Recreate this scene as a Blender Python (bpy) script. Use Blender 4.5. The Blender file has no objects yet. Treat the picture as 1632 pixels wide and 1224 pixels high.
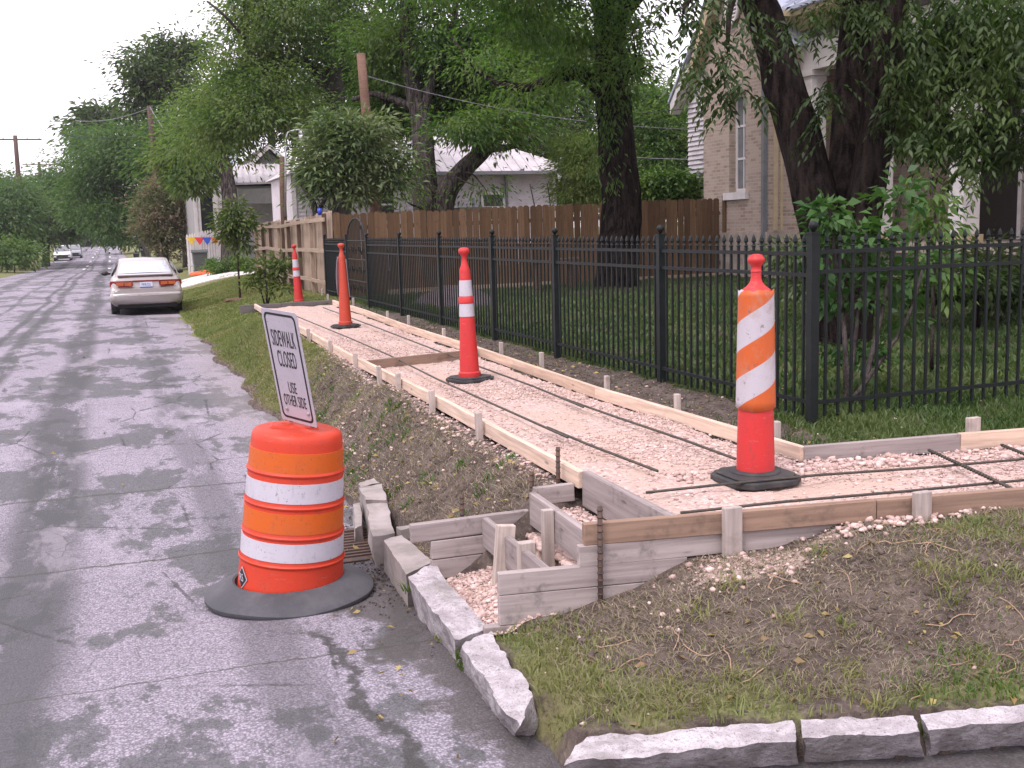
import bpy, math, random
import numpy as np
from mathutils import Vector, Matrix
rng = np.random.default_rng(7)
random.seed(7)
SC = bpy.context.scene
COL = SC.collection
PI = math.pi
R = math.radians

# ------------------------------------------------------------------ camera
HC = 1.95                      # eye height over the gutter
F = 1760.0 / 1632.0            # focal length in frame widths
ROLL = R(1.6)
PITCH = R(8.0128)
YAW = R(19.584)                # heading, to the right of the street's direction (+Y)
fwd = Vector((math.sin(YAW) * math.cos(PITCH), math.cos(YAW) * math.cos(PITCH), -math.sin(PITCH)))
rgt0 = Vector((math.cos(YAW), -math.sin(YAW), 0))
up0 = rgt0.cross(fwd)
rgt = rgt0 * math.cos(ROLL) + up0 * -math.sin(ROLL)
upv = up0 * math.cos(ROLL) + rgt0 * math.sin(ROLL)
cam_d = bpy.data.cameras.new('camera')
cam = bpy.data.objects.new('camera', cam_d)
COL.objects.link(cam)
M = Matrix((rgt, upv, -fwd)).transposed().to_4x4()
M.translation = (0, 0, HC)
cam.matrix_world = M
cam_d.sensor_width = 36
cam_d.lens = 36 * F
cam_d.clip_end = 3000
SC.camera = cam


def ray(u, v):
    x = (u - 816) / 1760.0
    y = (v - 612) / 1760.0
    return fwd + rgt * x - upv * y


def at(u, v, z):               # the point of the level z seen at that spot of the photograph
    r = ray(u, v)
    return np.array(Vector((0, 0, HC)) + r * ((z - HC) / r.z))


def atD(u, v, D):              # the point at that distance
    return np.array(Vector((0, 0, HC)) + ray(u, v) * D)


# ------------------------------------------------------------------ light
w = bpy.data.worlds.new('World')
SC.world = w
w.use_nodes = True
nt = w.node_tree
for n in list(nt.nodes):
    nt.nodes.remove(n)
out = nt.nodes.new('ShaderNodeOutputWorld')
bg = nt.nodes.new('ShaderNodeBackground')
bgc = nt.nodes.new('ShaderNodeBackground')
mixw = nt.nodes.new('ShaderNodeMixShader')
sky = nt.nodes.new('ShaderNodeTexSky')
sky.sky_type = 'NISHITA'
sky.sun_disc = False
sky.sun_elevation = R(58)
sky.sun_rotation = R(230)
sky.dust_density = 4.0
bg.inputs[1].default_value = 0.10
bgc.inputs[0].default_value = (1.0, 0.91, 1.01, 1)       # the even cloud deck
bgc.inputs[1].default_value = 1.15
mixw.inputs[0].default_value = 0.80
nt.links.new(sky.outputs[0], bg.inputs[0])
nt.links.new(bg.outputs[0], mixw.inputs[1])
nt.links.new(bgc.outputs[0], mixw.inputs[2])
nt.links.new(mixw.outputs[0], out.inputs[0])
sd = bpy.data.lights.new('sun', 'SUN')
sd.energy = 1.3
sd.angle = R(14)
sd.color = (1.0, 0.93, 0.95)
sun = bpy.data.objects.new('sun', sd)
COL.objects.link(sun)
sun.rotation_euler = (R(32), 0, R(-50))      # light from the upper left, slightly behind the camera
SC.view_settings.view_transform = 'Standard'
SC.view_settings.look = 'None'
SC.view_settings.gamma = 1.0
SC.view_settings.exposure = 0.95
SC.cycles.max_bounces = 6
SC.cycles.transparent_max_bounces = 4
SC.cycles.use_denoising = True


# ------------------------------------------------------------------ material helpers
class NT:
    def __init__(s, name):
        s.m = bpy.data.materials.new(name)
        s.m.use_nodes = True
        s.t = s.m.node_tree
        s.b = s.t.nodes['Principled BSDF']

    def n(s, kind, **kw):
        nd = s.t.nodes.new(kind)
        for k, v in kw.items():
            setattr(nd, k, v)
        return nd

    def set(s, nd, key, v):
        if isinstance(v, bpy.types.NodeSocket):
            s.t.links.new(v, nd.inputs[key])
        else:
            nd.inputs[key].default_value = v

    def coord(s, kind='pos', scale=(1, 1, 1), rot=(0, 0, 0), loc=(0, 0, 0)):
        if kind == 'pos':
            o = s.n('ShaderNodeNewGeometry').outputs['Position']
        else:
            o = s.n('ShaderNodeTexCoord').outputs['Object']
        mp = s.n('ShaderNodeMapping')
        mp.inputs['Scale'].default_value = scale
        mp.inputs['Rotation'].default_value = rot
        mp.inputs['Location'].default_value = loc
        s.t.links.new(o, mp.inputs['Vector'])
        return mp.outputs[0]

    def noise(s, vec, scale, detail=4, rough=.6):
        nd = s.n('ShaderNodeTexNoise')
        s.t.links.new(vec, nd.inputs['Vector'])
        nd.inputs['Scale'].default_value = scale
        nd.inputs['Detail'].default_value = detail
        nd.inputs['Roughness'].default_value = rough
        return nd.outputs['Fac']

    def voro(s, vec, scale, feature='F1', rand=1.0):
        nd = s.n('ShaderNodeTexVoronoi', feature=feature)
        s.t.links.new(vec, nd.inputs['Vector'])
        nd.inputs['Scale'].default_value = scale
        nd.inputs['Randomness'].default_value = rand
        return nd

    def ramp(s, fac, a, b, ca=0., cb=1.):
        nd = s.n('ShaderNodeMapRange')
        nd.interpolation_type = 'SMOOTHSTEP'
        s.set(nd, 0, fac)
        for i, v in enumerate((a, b, ca, cb)):
            nd.inputs[i + 1].default_value = v
        return nd.outputs[0]

    def mix(s, fac, a, b, mode='MIX'):
        nd = s.n('ShaderNodeMix', data_type='RGBA', blend_type=mode)
        s.set(nd, 0, fac)
        s.set(nd, 6, a if isinstance(a, bpy.types.NodeSocket) else (*a, 1))
        s.set(nd, 7, b if isinstance(b, bpy.types.NodeSocket) else (*b, 1))
        return nd.outputs[2]

    def math(s, op, a, b=0.):
        nd = s.n('ShaderNodeMath', operation=op)
        s.set(nd, 0, a)
        s.set(nd, 1, b)
        return nd.outputs[0]

    def bump(s, h, strength=.5, dist=.01):
        nd = s.n('ShaderNodeBump')
        s.set(nd, 'Height', h)
        nd.inputs['Strength'].default_value = strength
        nd.inputs['Distance'].default_value = dist
        s.t.links.new(nd.outputs[0], s.b.inputs['Normal'])

    def fin(s, col=None, rough=None, metal=None, spec=None):
        if col is not None:
            s.set(s.b, 'Base Color', col if isinstance(col, bpy.types.NodeSocket) else (*col, 1))
        if rough is not None:
            s.set(s.b, 'Roughness', rough)
        if metal is not None:
            s.b.inputs['Metallic'].default_value = metal
        if spec is not None:
            s.b.inputs['Specular IOR Level'].default_value = spec
        return s.m


def plain(name, c1, c2=None, scale=6, rough=.7, kind='pos', bump=0, metal=0, spec=.4, bscale=None, dist=.004):
    s = NT(name)
    v = s.coord(kind)
    f = s.noise(v, scale, 5, .65)
    col = s.mix(s.ramp(f, .35, .68), c1, c2 if c2 else tuple(x * .8 for x in c1))
    if bump:
        s.bump(s.noise(v, bscale or scale * 5, 4), bump, dist)
    return s.fin(col, rough, metal, spec)


def wood(name, c1, c2, stain=.5, rough=.8):
    s = NT(name)
    v = s.coord('obj', (1.2, 22, 22))
    oi = s.n('ShaderNodeObjectInfo')
    off = s.n('ShaderNodeVectorMath', operation='ADD')
    s.t.links.new(v, off.inputs[0])
    mm = s.n('ShaderNodeVectorMath', operation='SCALE')
    mm.inputs[0].default_value = (37, 91, 53)
    s.t.links.new(oi.outputs['Random'], mm.inputs['Scale'])
    s.t.links.new(mm.outputs[0], off.inputs[1])
    g = s.noise(off.outputs[0], 1.6, 5, .6)
    v2 = s.coord('pos')
    st = s.noise(v2, 7, 4, .7)
    base = s.mix(oi.outputs['Random'], c1, c2)
    dark = s.mix(1.0, base, (.62, .60, .60), 'MULTIPLY')
    col = s.mix(s.ramp(g, .3, .75), base, dark)
    col = s.mix(s.ramp(st, .52, .75, 0, stain), col, tuple(x * .42 for x in c1))
    kn = s.voro(s.coord('obj', (2.2, 9, 9)), 1.4)
    col = s.mix(s.ramp(kn.outputs['Distance'], .06, .14, .7, 0), col, tuple(x * .3 for x in c1))
    s.bump(g, .35, .004)
    return s.fin(col, rough, 0, .25)


def leafmat(name, c1, c2, c3=None, trans=.35, rough=.5):
    s = NT(name)
    geo = s.n('ShaderNodeNewGeometry')
    oi = s.n('ShaderNodeObjectInfo')
    f = s.noise(s.coord('pos'), .9, 3, .6)
    col = s.mix(geo.outputs['Random Per Island'], c1, c2)
    col = s.mix(s.ramp(f, .42, .66, 0, .75), col, c3 or tuple(min(1, x * 1.5) for x in c2))
    s.fin(col, rough, 0, .35)
    tr = s.n('ShaderNodeBsdfTranslucent')
    tcol = s.mix(1.0, col, (1.0, 1.22, .58), 'MULTIPLY')
    s.t.links.new(tcol, tr.inputs['Color'])
    ms = s.n('ShaderNodeMixShader')
    ms.inputs[0].default_value = trans
    s.t.links.new(s.b.outputs[0], ms.inputs[1])
    s.t.links.new(tr.outputs[0], ms.inputs[2])
    o = [n for n in s.t.nodes if n.type == 'OUTPUT_MATERIAL'][0]
    s.t.links.new(ms.outputs[0], o.inputs[0])
    return s.m


# ------------------------------------------------------------------ object helpers
def tag(o, label=None, cat=None, group=None, kind=None):
    if label:
        o['label'] = label
    if cat:
        o['category'] = cat
    if group:
        o['group'] = group
    if kind:
        o['kind'] = kind
    return o


def thing(name, label, cat, loc=(0, 0, 0), group=None):
    o = bpy.data.objects.new(name, None)
    COL.objects.link(o)
    o.location = [float(x) for x in loc]
    o.empty_display_size = .1
    return tag(o, label, cat, group)


def wloc(o):
    v = Vector((0, 0, 0))
    while o:
        v += o.location
        o = o.parent
    return v


class MB:
    """collects shapes, then becomes one mesh object"""

    def __init__(s):
        s.v = []
        s.f = []

    def add(s, verts, faces):
        o = len(s.v)
        s.v.extend([tuple(map(float, p)) for p in verts])
        s.f.extend([tuple(i + o for i in f) for f in faces])
        return s

    def box(s, c, d, rot=None):
        x, y, z = d[0] / 2, d[1] / 2, d[2] / 2
        vs = [Vector((sx * x, sy * y, sz * z)) for sz in (-1, 1) for sy in (-1, 1) for sx in (-1, 1)]
        if rot is not None:
            vs = [rot @ p for p in vs]
        c = Vector([float(q) for q in c])
        return s.add([p + c for p in vs], [(0, 2, 3, 1), (4, 5, 7, 6), (0, 1, 5, 4), (2, 6, 7, 3), (0, 4, 6, 2), (1, 3, 7, 5)])

    def span(s, x0, x1, y0, y1, z0, z1):
        return s.box(((x0 + x1) / 2, (y0 + y1) / 2, (z0 + z1) / 2), (abs(x1 - x0), abs(y1 - y0), abs(z1 - z0)))

    def beam(s, a, b, wd, ht, upz=(0, 0, 1)):
        a = Vector([float(q) for q in a])
        b = Vector([float(q) for q in b])
        x = (b - a)
        L = x.length
        x.normalize()
        y = Vector(upz).cross(x).normalized()
        z = x.cross(y)
        m = Matrix((x, y, z)).transposed()
        return s.box((a + b) / 2, (L, wd, ht), m)

    def tube(s, pts, rad, n=8, cap=True):
        pts = [Vector([float(q) for q in p]) for p in pts]
        if not hasattr(rad, '__len__'):
            rad = [rad] * len(pts)
        vs = []
        fs = []
        ref = Vector((0.31, 0.77, 0.2)).normalized()
        for i, p in enumerate(pts):
            t = (pts[min(i + 1, len(pts) - 1)] - pts[max(i - 1, 0)]).normalized()
            if abs(t.dot(ref)) > .95:
                ref = Vector((.9, -.1, .4)).normalized()
            a = t.cross(ref).normalized()
            b = t.cross(a)
            for k in range(n):
                an = 2 * PI * k / n
                vs.append(p + (a * math.cos(an) + b * math.sin(an)) * rad[i])
        for i in range(len(pts) - 1):
            for k in range(n):
                fs.append((i * n + k, i * n + (k + 1) % n, (i + 1) * n + (k + 1) % n, (i + 1) * n + k))
        if cap:
            fs.append(tuple(range(n))[::-1])
            fs.append(tuple((len(pts) - 1) * n + k for k in range(n)))
        return s.add(vs, fs)

    def lathe(s, prof, n=32, c=(0, 0, 0), cap=True):
        vs = []
        fs = []
        for r, z in prof:
            for k in range(n):
                a = 2 * PI * k / n
                vs.append((c[0] + r * math.cos(a), c[1] + r * math.sin(a), c[2] + z))
        for i in range(len(prof) - 1):
            for k in range(n):
                fs.append((i * n + k, i * n + (k + 1) % n, (i + 1) * n + (k + 1) % n, (i + 1) * n + k))
        if cap:
            fs.append(tuple(range(n))[::-1])
            fs.append(tuple((len(prof) - 1) * n + k for k in range(n)))
        return s.add(vs, fs)

    def prism(s, poly, dvec):
        n = len(poly)
        d = Vector(dvec)
        a = [Vector([float(q) for q in p]) for p in poly]
        b = [p + d for p in a]
        fs = [tuple(range(n))[::-1], tuple(range(n, 2 * n))]
        for i in range(n):
            j = (i + 1) % n
            fs.append((i, j, n + j, n + i))
        return s.add(a + b, fs)

    def mesh(s, name, org=(0, 0, 0), smooth=False):
        me = bpy.data.meshes.new(name)
        o = Vector(org)
        me.from_pydata([tuple(Vector(p) - o) for p in s.v], [], s.f)
        me.update()
        if smooth:
            me.polygons.foreach_set('use_smooth', [True] * len(me.polygons))
            if smooth is not True:
                me.set_sharp_from_angle(angle=R(smooth))
        return me

    def build(s, name, m, parent=None, smooth=False, org=None, label=None, bev=0):
        if org is None:
            org = wloc(parent) if parent else (0, 0, 0)
        me = s.mesh(name, org, smooth)
        me.materials.append(m)
        o = bpy.data.objects.new(name, me)
        COL.objects.link(o)
        if parent:
            o.parent = parent
            o.location = Vector(org) - wloc(parent)
        else:
            o.location = org
        if label:
            o['label'] = label
        if bev:
            b = o.modifiers.new('bevel', 'BEVEL')
            b.width = bev
            b.segments = 2
            b.limit_method = 'ANGLE'
        return o


def npmesh(name, v, f, m, parent=None, kind=None, smooth=False):
    """fast mesh from arrays; v is relative to the parent"""
    me = bpy.data.meshes.new(name)
    v = np.asarray(v, np.float32)
    f = np.asarray(f, np.int32)
    k = f.shape[1]
    me.vertices.add(len(v))
    me.vertices.foreach_set('co', v.ravel())
    me.loops.add(f.size)
    me.loops.foreach_set('vertex_index', f.ravel())
    me.polygons.add(len(f))
    me.polygons.foreach_set('loop_start', np.arange(0, f.size, k, dtype=np.int32))
    me.polygons.foreach_set('loop_total', np.full(len(f), k, np.int32))
    if smooth:
        me.polygons.foreach_set('use_smooth', np.ones(len(f), bool))
    me.update(calc_edges=True)
    me.materials.append(m)
    o = bpy.data.objects.new(name, me)
    COL.objects.link(o)
    if parent:
        o.parent = parent
    if kind:
        o['kind'] = kind
    return o


def board(parent, p0, p1, thick, ht, m, name='board', me=None):
    """a plank from p0 to p1 (centre line of its TOP edge), grain along its own X axis"""
    a = Vector([float(q) for q in p0])
    b = Vector([float(q) for q in p1])
    x = b - a
    L = x.length
    x.normalize()
    y = Vector((0, 0, 1)).cross(x)
    if y.length < 1e-3:
        y = Vector((0, 1, 0))
    y.normalize()
    z = x.cross(y)
    mb = MB()
    mb.box((L / 2, 0, -ht / 2), (L, thick, ht))
    o = mb.build(name, m, None)
    o.parent = parent
    mw = Matrix((x, y, z)).transposed().to_4x4()
    mw.translation = a - wloc(parent)
    o.matrix_local = mw
    b_ = o.modifiers.new('bevel', 'BEVEL')
    b_.width = .003
    b_.segments = 1
    return o


def copy_tree(o, parent=None):
    c = o.copy()
    COL.objects.link(c)
    if parent:
        c.parent = parent
    for ch in list(o.children):
        copy_tree(ch, c)
    return c


def vnoise(x, y, s=1.0, seed=0):
    """smooth value noise, arrays in, about -1..1"""
    x = np.asarray(x, float) * s + seed * 17.3
    y = np.asarray(y, float) * s + seed * 5.1
    xi = np.floor(x).astype(int)
    yi = np.floor(y).astype(int)
    xf = x - xi
    yf = y - yi
    xf = xf * xf * (3 - 2 * xf)
    yf = yf * yf * (3 - 2 * yf)

    def h(a, b):
        n = (a * 374761393 + b * 668265263 + seed * 144665) & 0x7fffffff
        n = ((n ^ (n >> 13)) * 1274126177) & 0x7fffffff
        return ((n ^ (n >> 16)) & 0xffff) / 32767.5 - 1
    return (h(xi, yi) * (1 - xf) + h(xi + 1, yi) * xf) * (1 - yf) + (h(xi, yi + 1) * (1 - xf) + h(xi + 1, yi + 1) * xf) * yf


def sstep(a, b, x):
    t = np.clip((np.asarray(x, float) - a) / (b - a), 0, 1)
    return t * t * (3 - 2 * t)


# ------------------------------------------------------------------ materials
def road_mat():
    s = NT('asphalt')
    v = s.coord('pos')
    vs = s.coord('pos', (1, .28, 1))
    chip = s.voro(v, 88)
    chip2 = s.voro(v, 130)
    fine = s.noise(v, 45, 4, .75)
    mid = s.noise(s.coord('pos', (1.3, .7, 1)), 1.7, 6, .68)
    # light stone chips standing in a dark binder
    hue = s.n('ShaderNodeSeparateColor')
    s.t.links.new(chip.outputs['Color'], hue.inputs[0])
    stone = s.mix(hue.outputs[0], (.235, .212, .252), (.41, .372, .435))
    base = s.mix(s.ramp(chip.outputs['Distance'], .40, .66, 0, .62), stone, (.085, .078, .088))
    base = s.mix(s.ramp(fine, .50, .66, 0, .55), base, (.105, .096, .108))
    base = s.mix(s.ramp(chip2.outputs['Distance'], .1, .3, .18, 0), base, (.40, .365, .425))
    big = s.noise(s.coord('pos', (.75, .42, 1)), 1.0, 12, .70)
    wear = s.math('ADD', big, s.math('MULTIPLY', s.math('SUBTRACT', fine, .5), .10))
    dark = s.ramp(wear, .500, .528)
    # the wheel tracks: bands along the street, dark tar worn through
    sx = s.n('ShaderNodeSeparateXYZ')
    s.t.links.new(v, sx.inputs[0])
    wob = s.math('MULTIPLY', s.math('SUBTRACT', s.noise(s.coord('pos', (.2, .06, 1)), 1, 3), .5), 1.0)
    xw = s.math('ADD', sx.outputs[0], wob)
    trk = None
    for x0, wd, am in ((-.66, .36, 1.0), (-1.75, .17, 1.0), (-2.15, .12, 1.0), (-3.0, .10, .8), (-4.4, .5, .9), (.55, .22, .6)):
        d = s.math('ABSOLUTE', s.math('SUBTRACT', xw, x0))
        b = s.ramp(d, wd * .35, wd, am, 0)
        trk = b if trk is None else s.math('MAXIMUM', trk, b)
    brk = s.ramp(s.math('ADD', s.noise(s.coord('pos', (2.2, .4, 1)), 1.3, 9, .72), s.math('MULTIPLY', s.math('SUBTRACT', fine, .5), .25)), .38, .46)
    trk = s.math('MULTIPLY', trk, brk)
    col = s.mix(s.math('MULTIPLY', dark, .80), base, s.mix(s.ramp(fine, .35, .65), (.030, .034, .034), (.095, .10, .10)))
    col = s.mix(s.math('MULTIPLY', trk, .85), col, (.050, .051, .054))
    pale = s.ramp(s.noise(s.coord('pos', (1, .35, 1), loc=(4, 9, 0)), .8, 9, .7), .55, .62)
    col = s.mix(s.math('MULTIPLY', pale, .35), col, (.40, .36, .41))
    # pale sand washed on the road edge, damp gutter by the corner
    edge = s.ramp(s.math('ADD', sx.outputs[0], s.math('MULTIPLY', mid, .8)), 1.2, 1.75)
    far = s.ramp(sx.outputs[1], 7.5, 11)
    col = s.mix(s.math('MULTIPLY', s.math('MULTIPLY', edge, far), .28), col, (.30, .255, .245))
    wet = s.math('MULTIPLY', s.ramp(s.math('ADD', sx.outputs[0], s.math('MULTIPLY', s.math('SUBTRACT', s.noise(v, 2.6, 8, .7), .5), 1.1)), .98, 1.10), s.ramp(sx.outputs[1], 6.6, 6.0))
    col = s.mix(s.math('MULTIPLY', wet, .80), col, s.mix(fine, (.040, .037, .032), (.085, .075, .066)))
    cr = s.voro(s.coord('pos', (1, .8, 1)), 1.1, 'DISTANCE_TO_EDGE')
    wv = s.noise(v, 9, 3)
    crk = s.ramp(s.math('ADD', cr.outputs['Distance'], s.math('MULTIPLY', s.math('SUBTRACT', wv, .5), .06)), .002, .014, 1, 0)
    crk = s.math('MULTIPLY', crk, s.ramp(s.noise(v, .6, 2), .48, .56))
    cf = s.voro(v, 5.5, 'DISTANCE_TO_EDGE')
    cfm = s.math('MULTIPLY', s.ramp(cf.outputs['Distance'], .0, .03, .55, 0), s.ramp(s.noise(v, .9, 3), .52, .6))
    crk = s.math('MAXIMUM', crk, cfm)
    col = s.mix(s.math('MULTIPLY', crk, .75), col, (.045, .045, .045))
    sy = s.math('ADD', sx.outputs[1], s.math('MULTIPLY', s.math('SUBTRACT', s.noise(v, 5, 4, .7), .5), .12))
    old = s.ramp(sy, 9.3, 8.8)
    col = s.mix(s.math('MULTIPLY', old, .12), col, (.075, .078, .082))
    for y0, wd in ((8.85, .035), (6.95, .022), (4.75, .012)):
        ln = s.ramp(s.math('ABSOLUTE', s.math('SUBTRACT', sy, y0)), .004, wd, .8, 0)
        col = s.mix(ln, col, (.050, .050, .040))
    lw = s.math('ADD', sx.outputs[0], s.math('MULTIPLY', s.math('SUBTRACT', s.noise(v, 2.2, 5, .7), .5), .45))
    tar = s.math('MULTIPLY', s.ramp(s.math('ABSOLUTE', s.math('SUBTRACT', lw, .80)), .012, .05, .85, 0), s.ramp(sx.outputs[1], 5.3, 5.0))
    col = s.mix(tar, col, (.040, .040, .036))
    rough = s.ramp(s.math('MAXIMUM', dark, trk), 0, 1, .88, .70)
    s.bump(s.math('SUBTRACT', s.math('ADD', s.math('MULTIPLY', chip.outputs['Distance'], .6), fine), s.math('MULTIPLY', crk, 1.2)), .7, .006)
    return s.fin(col, rough, 0, .3)


def ground_mat():
    s = NT('soil_and_turf')
    v = s.coord('pos')
    f = s.noise(v, 5, 6, .7)
    f2 = s.noise(v, 38, 5, .7)
    f3 = s.noise(v, 1.1, 4, .6)
    soil = s.mix(s.ramp(f, .35, .65), (.062, .048, .041), (.135, .107, .092))
    soil = s.mix(s.ramp(f2, .52, .72, 0, .6), soil, (.26, .205, .175))
    soil = s.mix(s.ramp(f2, .42, .30, 0, .8), soil, (.035, .027, .024))
    turf = s.mix(s.ramp(f2, .35, .65), (.085, .100, .036), (.20, .205, .085))
    turf = s.mix(s.ramp(f3, .45, .62, 0, .6), turf, (.17, .15, .075))
    yard_shade = s.n('ShaderNodeAttribute', attribute_name='yard')
    turf = s.mix(yard_shade.outputs['Fac'], turf, s.mix(s.ramp(f2, .35, .65), (.030, .046, .016), (.080, .100, .034)))  # yard turf darkened: the shade of the trees put into its colour
    a = s.n('ShaderNodeAttribute', attribute_name='turf')
    k = s.ramp(s.math('ADD', a.outputs['Fac'], s.math('MULTIPLY', s.math('SUBTRACT', f, .5), 1.1)), .35, .65)
    col = s.mix(k, soil, turf)
    g = s.n('ShaderNodeAttribute', attribute_name='grit')
    gk = s.ramp(s.math('ADD', g.outputs['Fac'], s.math('MULTIPLY', s.math('SUBTRACT', f2, .5), 1.3)), .4, .6)
    col = s.mix(gk, col, s.mix(f2, (.30, .22, .195), (.55, .43, .385)))
    s.bump(s.math('ADD', s.math('MULTIPLY', f2, .6), f), .9, .03)
    return s.fin(col, .95, 0, .15)


def gravel_mat(name, near=1.0):
    s = NT(name)
    v = s.coord('pos')
    vo = s.voro(v, 42)
    vb = s.voro(v, 18)
    f = s.noise(v, 1.6, 5, .65)
    f2 = s.noise(v, 70, 3)
    col = s.mix(vo.outputs['Color'], (.35, .25, .215), (.64, .495, .45))
    col = s.mix(s.ramp(f, .45, .6), col, (.50, .37, .31))
    col = s.mix(s.ramp(f2, .4, .65, 0, .35), col, (.30, .22, .19))
    h = s.math('ADD', s.math('MULTIPLY', vo.outputs['Distance'], -1.0), s.math('MULTIPLY', f2, .4))
    s.bump(h, .8, .012)
    return s.fin(col, .95, 0, .15)


MT = {}
MT['road'] = road_mat()
MT['ground'] = ground_mat()
MT['gravel'] = gravel_mat('crushed_limestone')
MT['stone'] = None


def stone_mat():
    s = NT('limestone_chip')
    geo = s.n('ShaderNodeNewGeometry')
    f = s.noise(s.coord('pos'), 60, 3)
    col = s.mix(geo.outputs['Random Per Island'], (.34, .235, .205), (.68, .53, .49))
    col = s.mix(s.ramp(f, .4, .7, 0, .5), col, (.42, .31, .27))
    return s.fin(col, .92, 0, .15)


MT['stone'] = stone_mat()


def kerb_mat():
    s = NT('old_limestone_kerb')
    v = s.coord('pos')
    f = s.noise(v, 9, 6, .7)
    f2 = s.noise(v, 45, 4, .7)
    vo = s.voro(v, 26)
    col = s.mix(s.ramp(f, .35, .65), (.32, .29, .305), (.50, .465, .485))
    col = s.mix(s.ramp(f2, .56, .70, 0, .85), col, (.16, .14, .13))
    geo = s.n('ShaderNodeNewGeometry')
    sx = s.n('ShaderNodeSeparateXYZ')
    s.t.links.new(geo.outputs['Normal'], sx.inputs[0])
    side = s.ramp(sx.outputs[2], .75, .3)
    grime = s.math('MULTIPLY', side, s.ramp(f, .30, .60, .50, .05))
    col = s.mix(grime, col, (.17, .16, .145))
    pit = s.ramp(s.noise(v, 130, 3, .7), .56, .66)
    col = s.mix(s.math('MULTIPLY', pit, .75), col, (.13, .115, .105))
    mot = s.ramp(s.noise(v, 3.2, 5, .7), .50, .64)
    col = s.mix(s.math('MULTIPLY', mot, .55), col, (.20, .185, .17))
    s.bump(s.math('ADD', f2, s.math('MULTIPLY', vo.outputs['Distance'], -.5)), .9, .012)
    return s.fin(col, .95, 0, .1)


MT['kerb'] = kerb_mat()
MT['smooth_concrete'] = plain('worn_concrete', (.34, .30, .29), (.22, .195, .18), 5, .9, bump=.5, bscale=50)
MT['concrete'] = plain('driveway_concrete', (.62, .57, .56), (.50, .46, .45), 3, .9, bump=.2, bscale=40)
MT['form_old'] = wood('grey_form_lumber', (.30, .258, .25), (.40, .345, .33), .85)
MT['form_new'] = wood('fresh_form_lumber', (.62, .46, .35), (.70, .54, .43), .2)
MT['form_brown'] = wood('brown_form_lumber', (.26, .185, .145), (.34, .22, .15), .7)
MT['form_dark'] = wood('dark_form_lumber', (.13, .12, .12), (.18, .16, .16), .5)
MT['stake'] = wood('pale_stake', (.42, .36, .33), (.52, .45, .40), .55)
MT['cedar'] = wood('brown_cedar', (.098, .056, .029), (.185, .112, .062), .4)
MT['pine'] = wood('pale_pine', (.33, .25, .185), (.42, .325, .245), .25)
MT['pine_dark'] = wood('weathered_post', (.10, .065, .045), (.15, .10, .07), .4)
MT['pole'] = wood('pole_wood', (.085, .055, .05), (.11, .07, .06), .4)
MT['pole_orange'] = wood('orange_pole_wood', (.17, .10, .072), (.21, .125, .09), .4)
MT['iron'] = plain('black_painted_iron', (.006, .009, .009), (.010, .013, .014), 12, .5, bump=.1, spec=.22)
MT['rebar'] = plain('rebar_steel', (.055, .060, .055), (.10, .075, .06), 30, .6, metal=.5)
MT['rust'] = plain('rusty_steel', (.055, .045, .042), (.12, .065, .045), 40, .8)


def plastic(name, c, dirt=.5, rough=.45):
    s = NT(name)
    v = s.coord('obj')
    f = s.noise(v, 5, 5, .7)
    f2 = s.noise(s.coord('obj', (1, 1, .35)), 26, 5, .75)
    col = s.mix(s.ramp(f, .40, .72, 0, .30), c, tuple(x * .62 + .03 for x in c))
    col = s.mix(s.ramp(f2, .55, .70, 0, dirt), col, tuple(x * .35 + .03 for x in c))
    scf = s.noise(s.coord('obj', (3, 3, 22)), 3.2, 6, .75)
    col = s.mix(s.ramp(scf, .60, .68, 0, dirt * 1.3), col, tuple(x * .5 + .14 for x in c))
    spk = s.noise(s.coord('obj'), 75, 2)
    col = s.mix(s.ramp(spk, .66, .72, 0, .6), col, (.05, .045, .04))
    s.bump(f2, .08, .003)
    return s.fin(col, s.ramp(f, .3, .7, rough, rough + .15), 0, .4)


MT['orange'] = plastic('barrel_orange', (.50, .036, .010))
MT['amber'] = plastic('amber_sheeting', (.52, .095, .008), .4, .35)
MT['white_sheet'] = plastic('white_sheeting', (.46, .44, .49), .5, .38)
MT['cone_red'] = plastic('cone_red_orange', (.50, .026, .026))
MT['cone_orange'] = plastic('cone_faded_orange', (.43, .048, .022))
MT['rubber'] = plain('black_rubber', (.028, .028, .030), (.055, .052, .05), 9, .75, 'obj', bump=.3, bscale=60)
MT['ring'] = plain('tyre_ring_rubber', (.045, .046, .053), (.085, .083, .092), 3.5, .62, 'obj', bump=.3, bscale=50)
MT['sign_white'] = plastic('sign_white', (.39, .36, .41), .22, .35)
MT['black_ink'] = plain('black_ink', (.015, .015, .017), None, 10, .5)
MT['zinc'] = plain('zinc', (.45, .45, .46), None, 20, .4, metal=.8)


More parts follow.
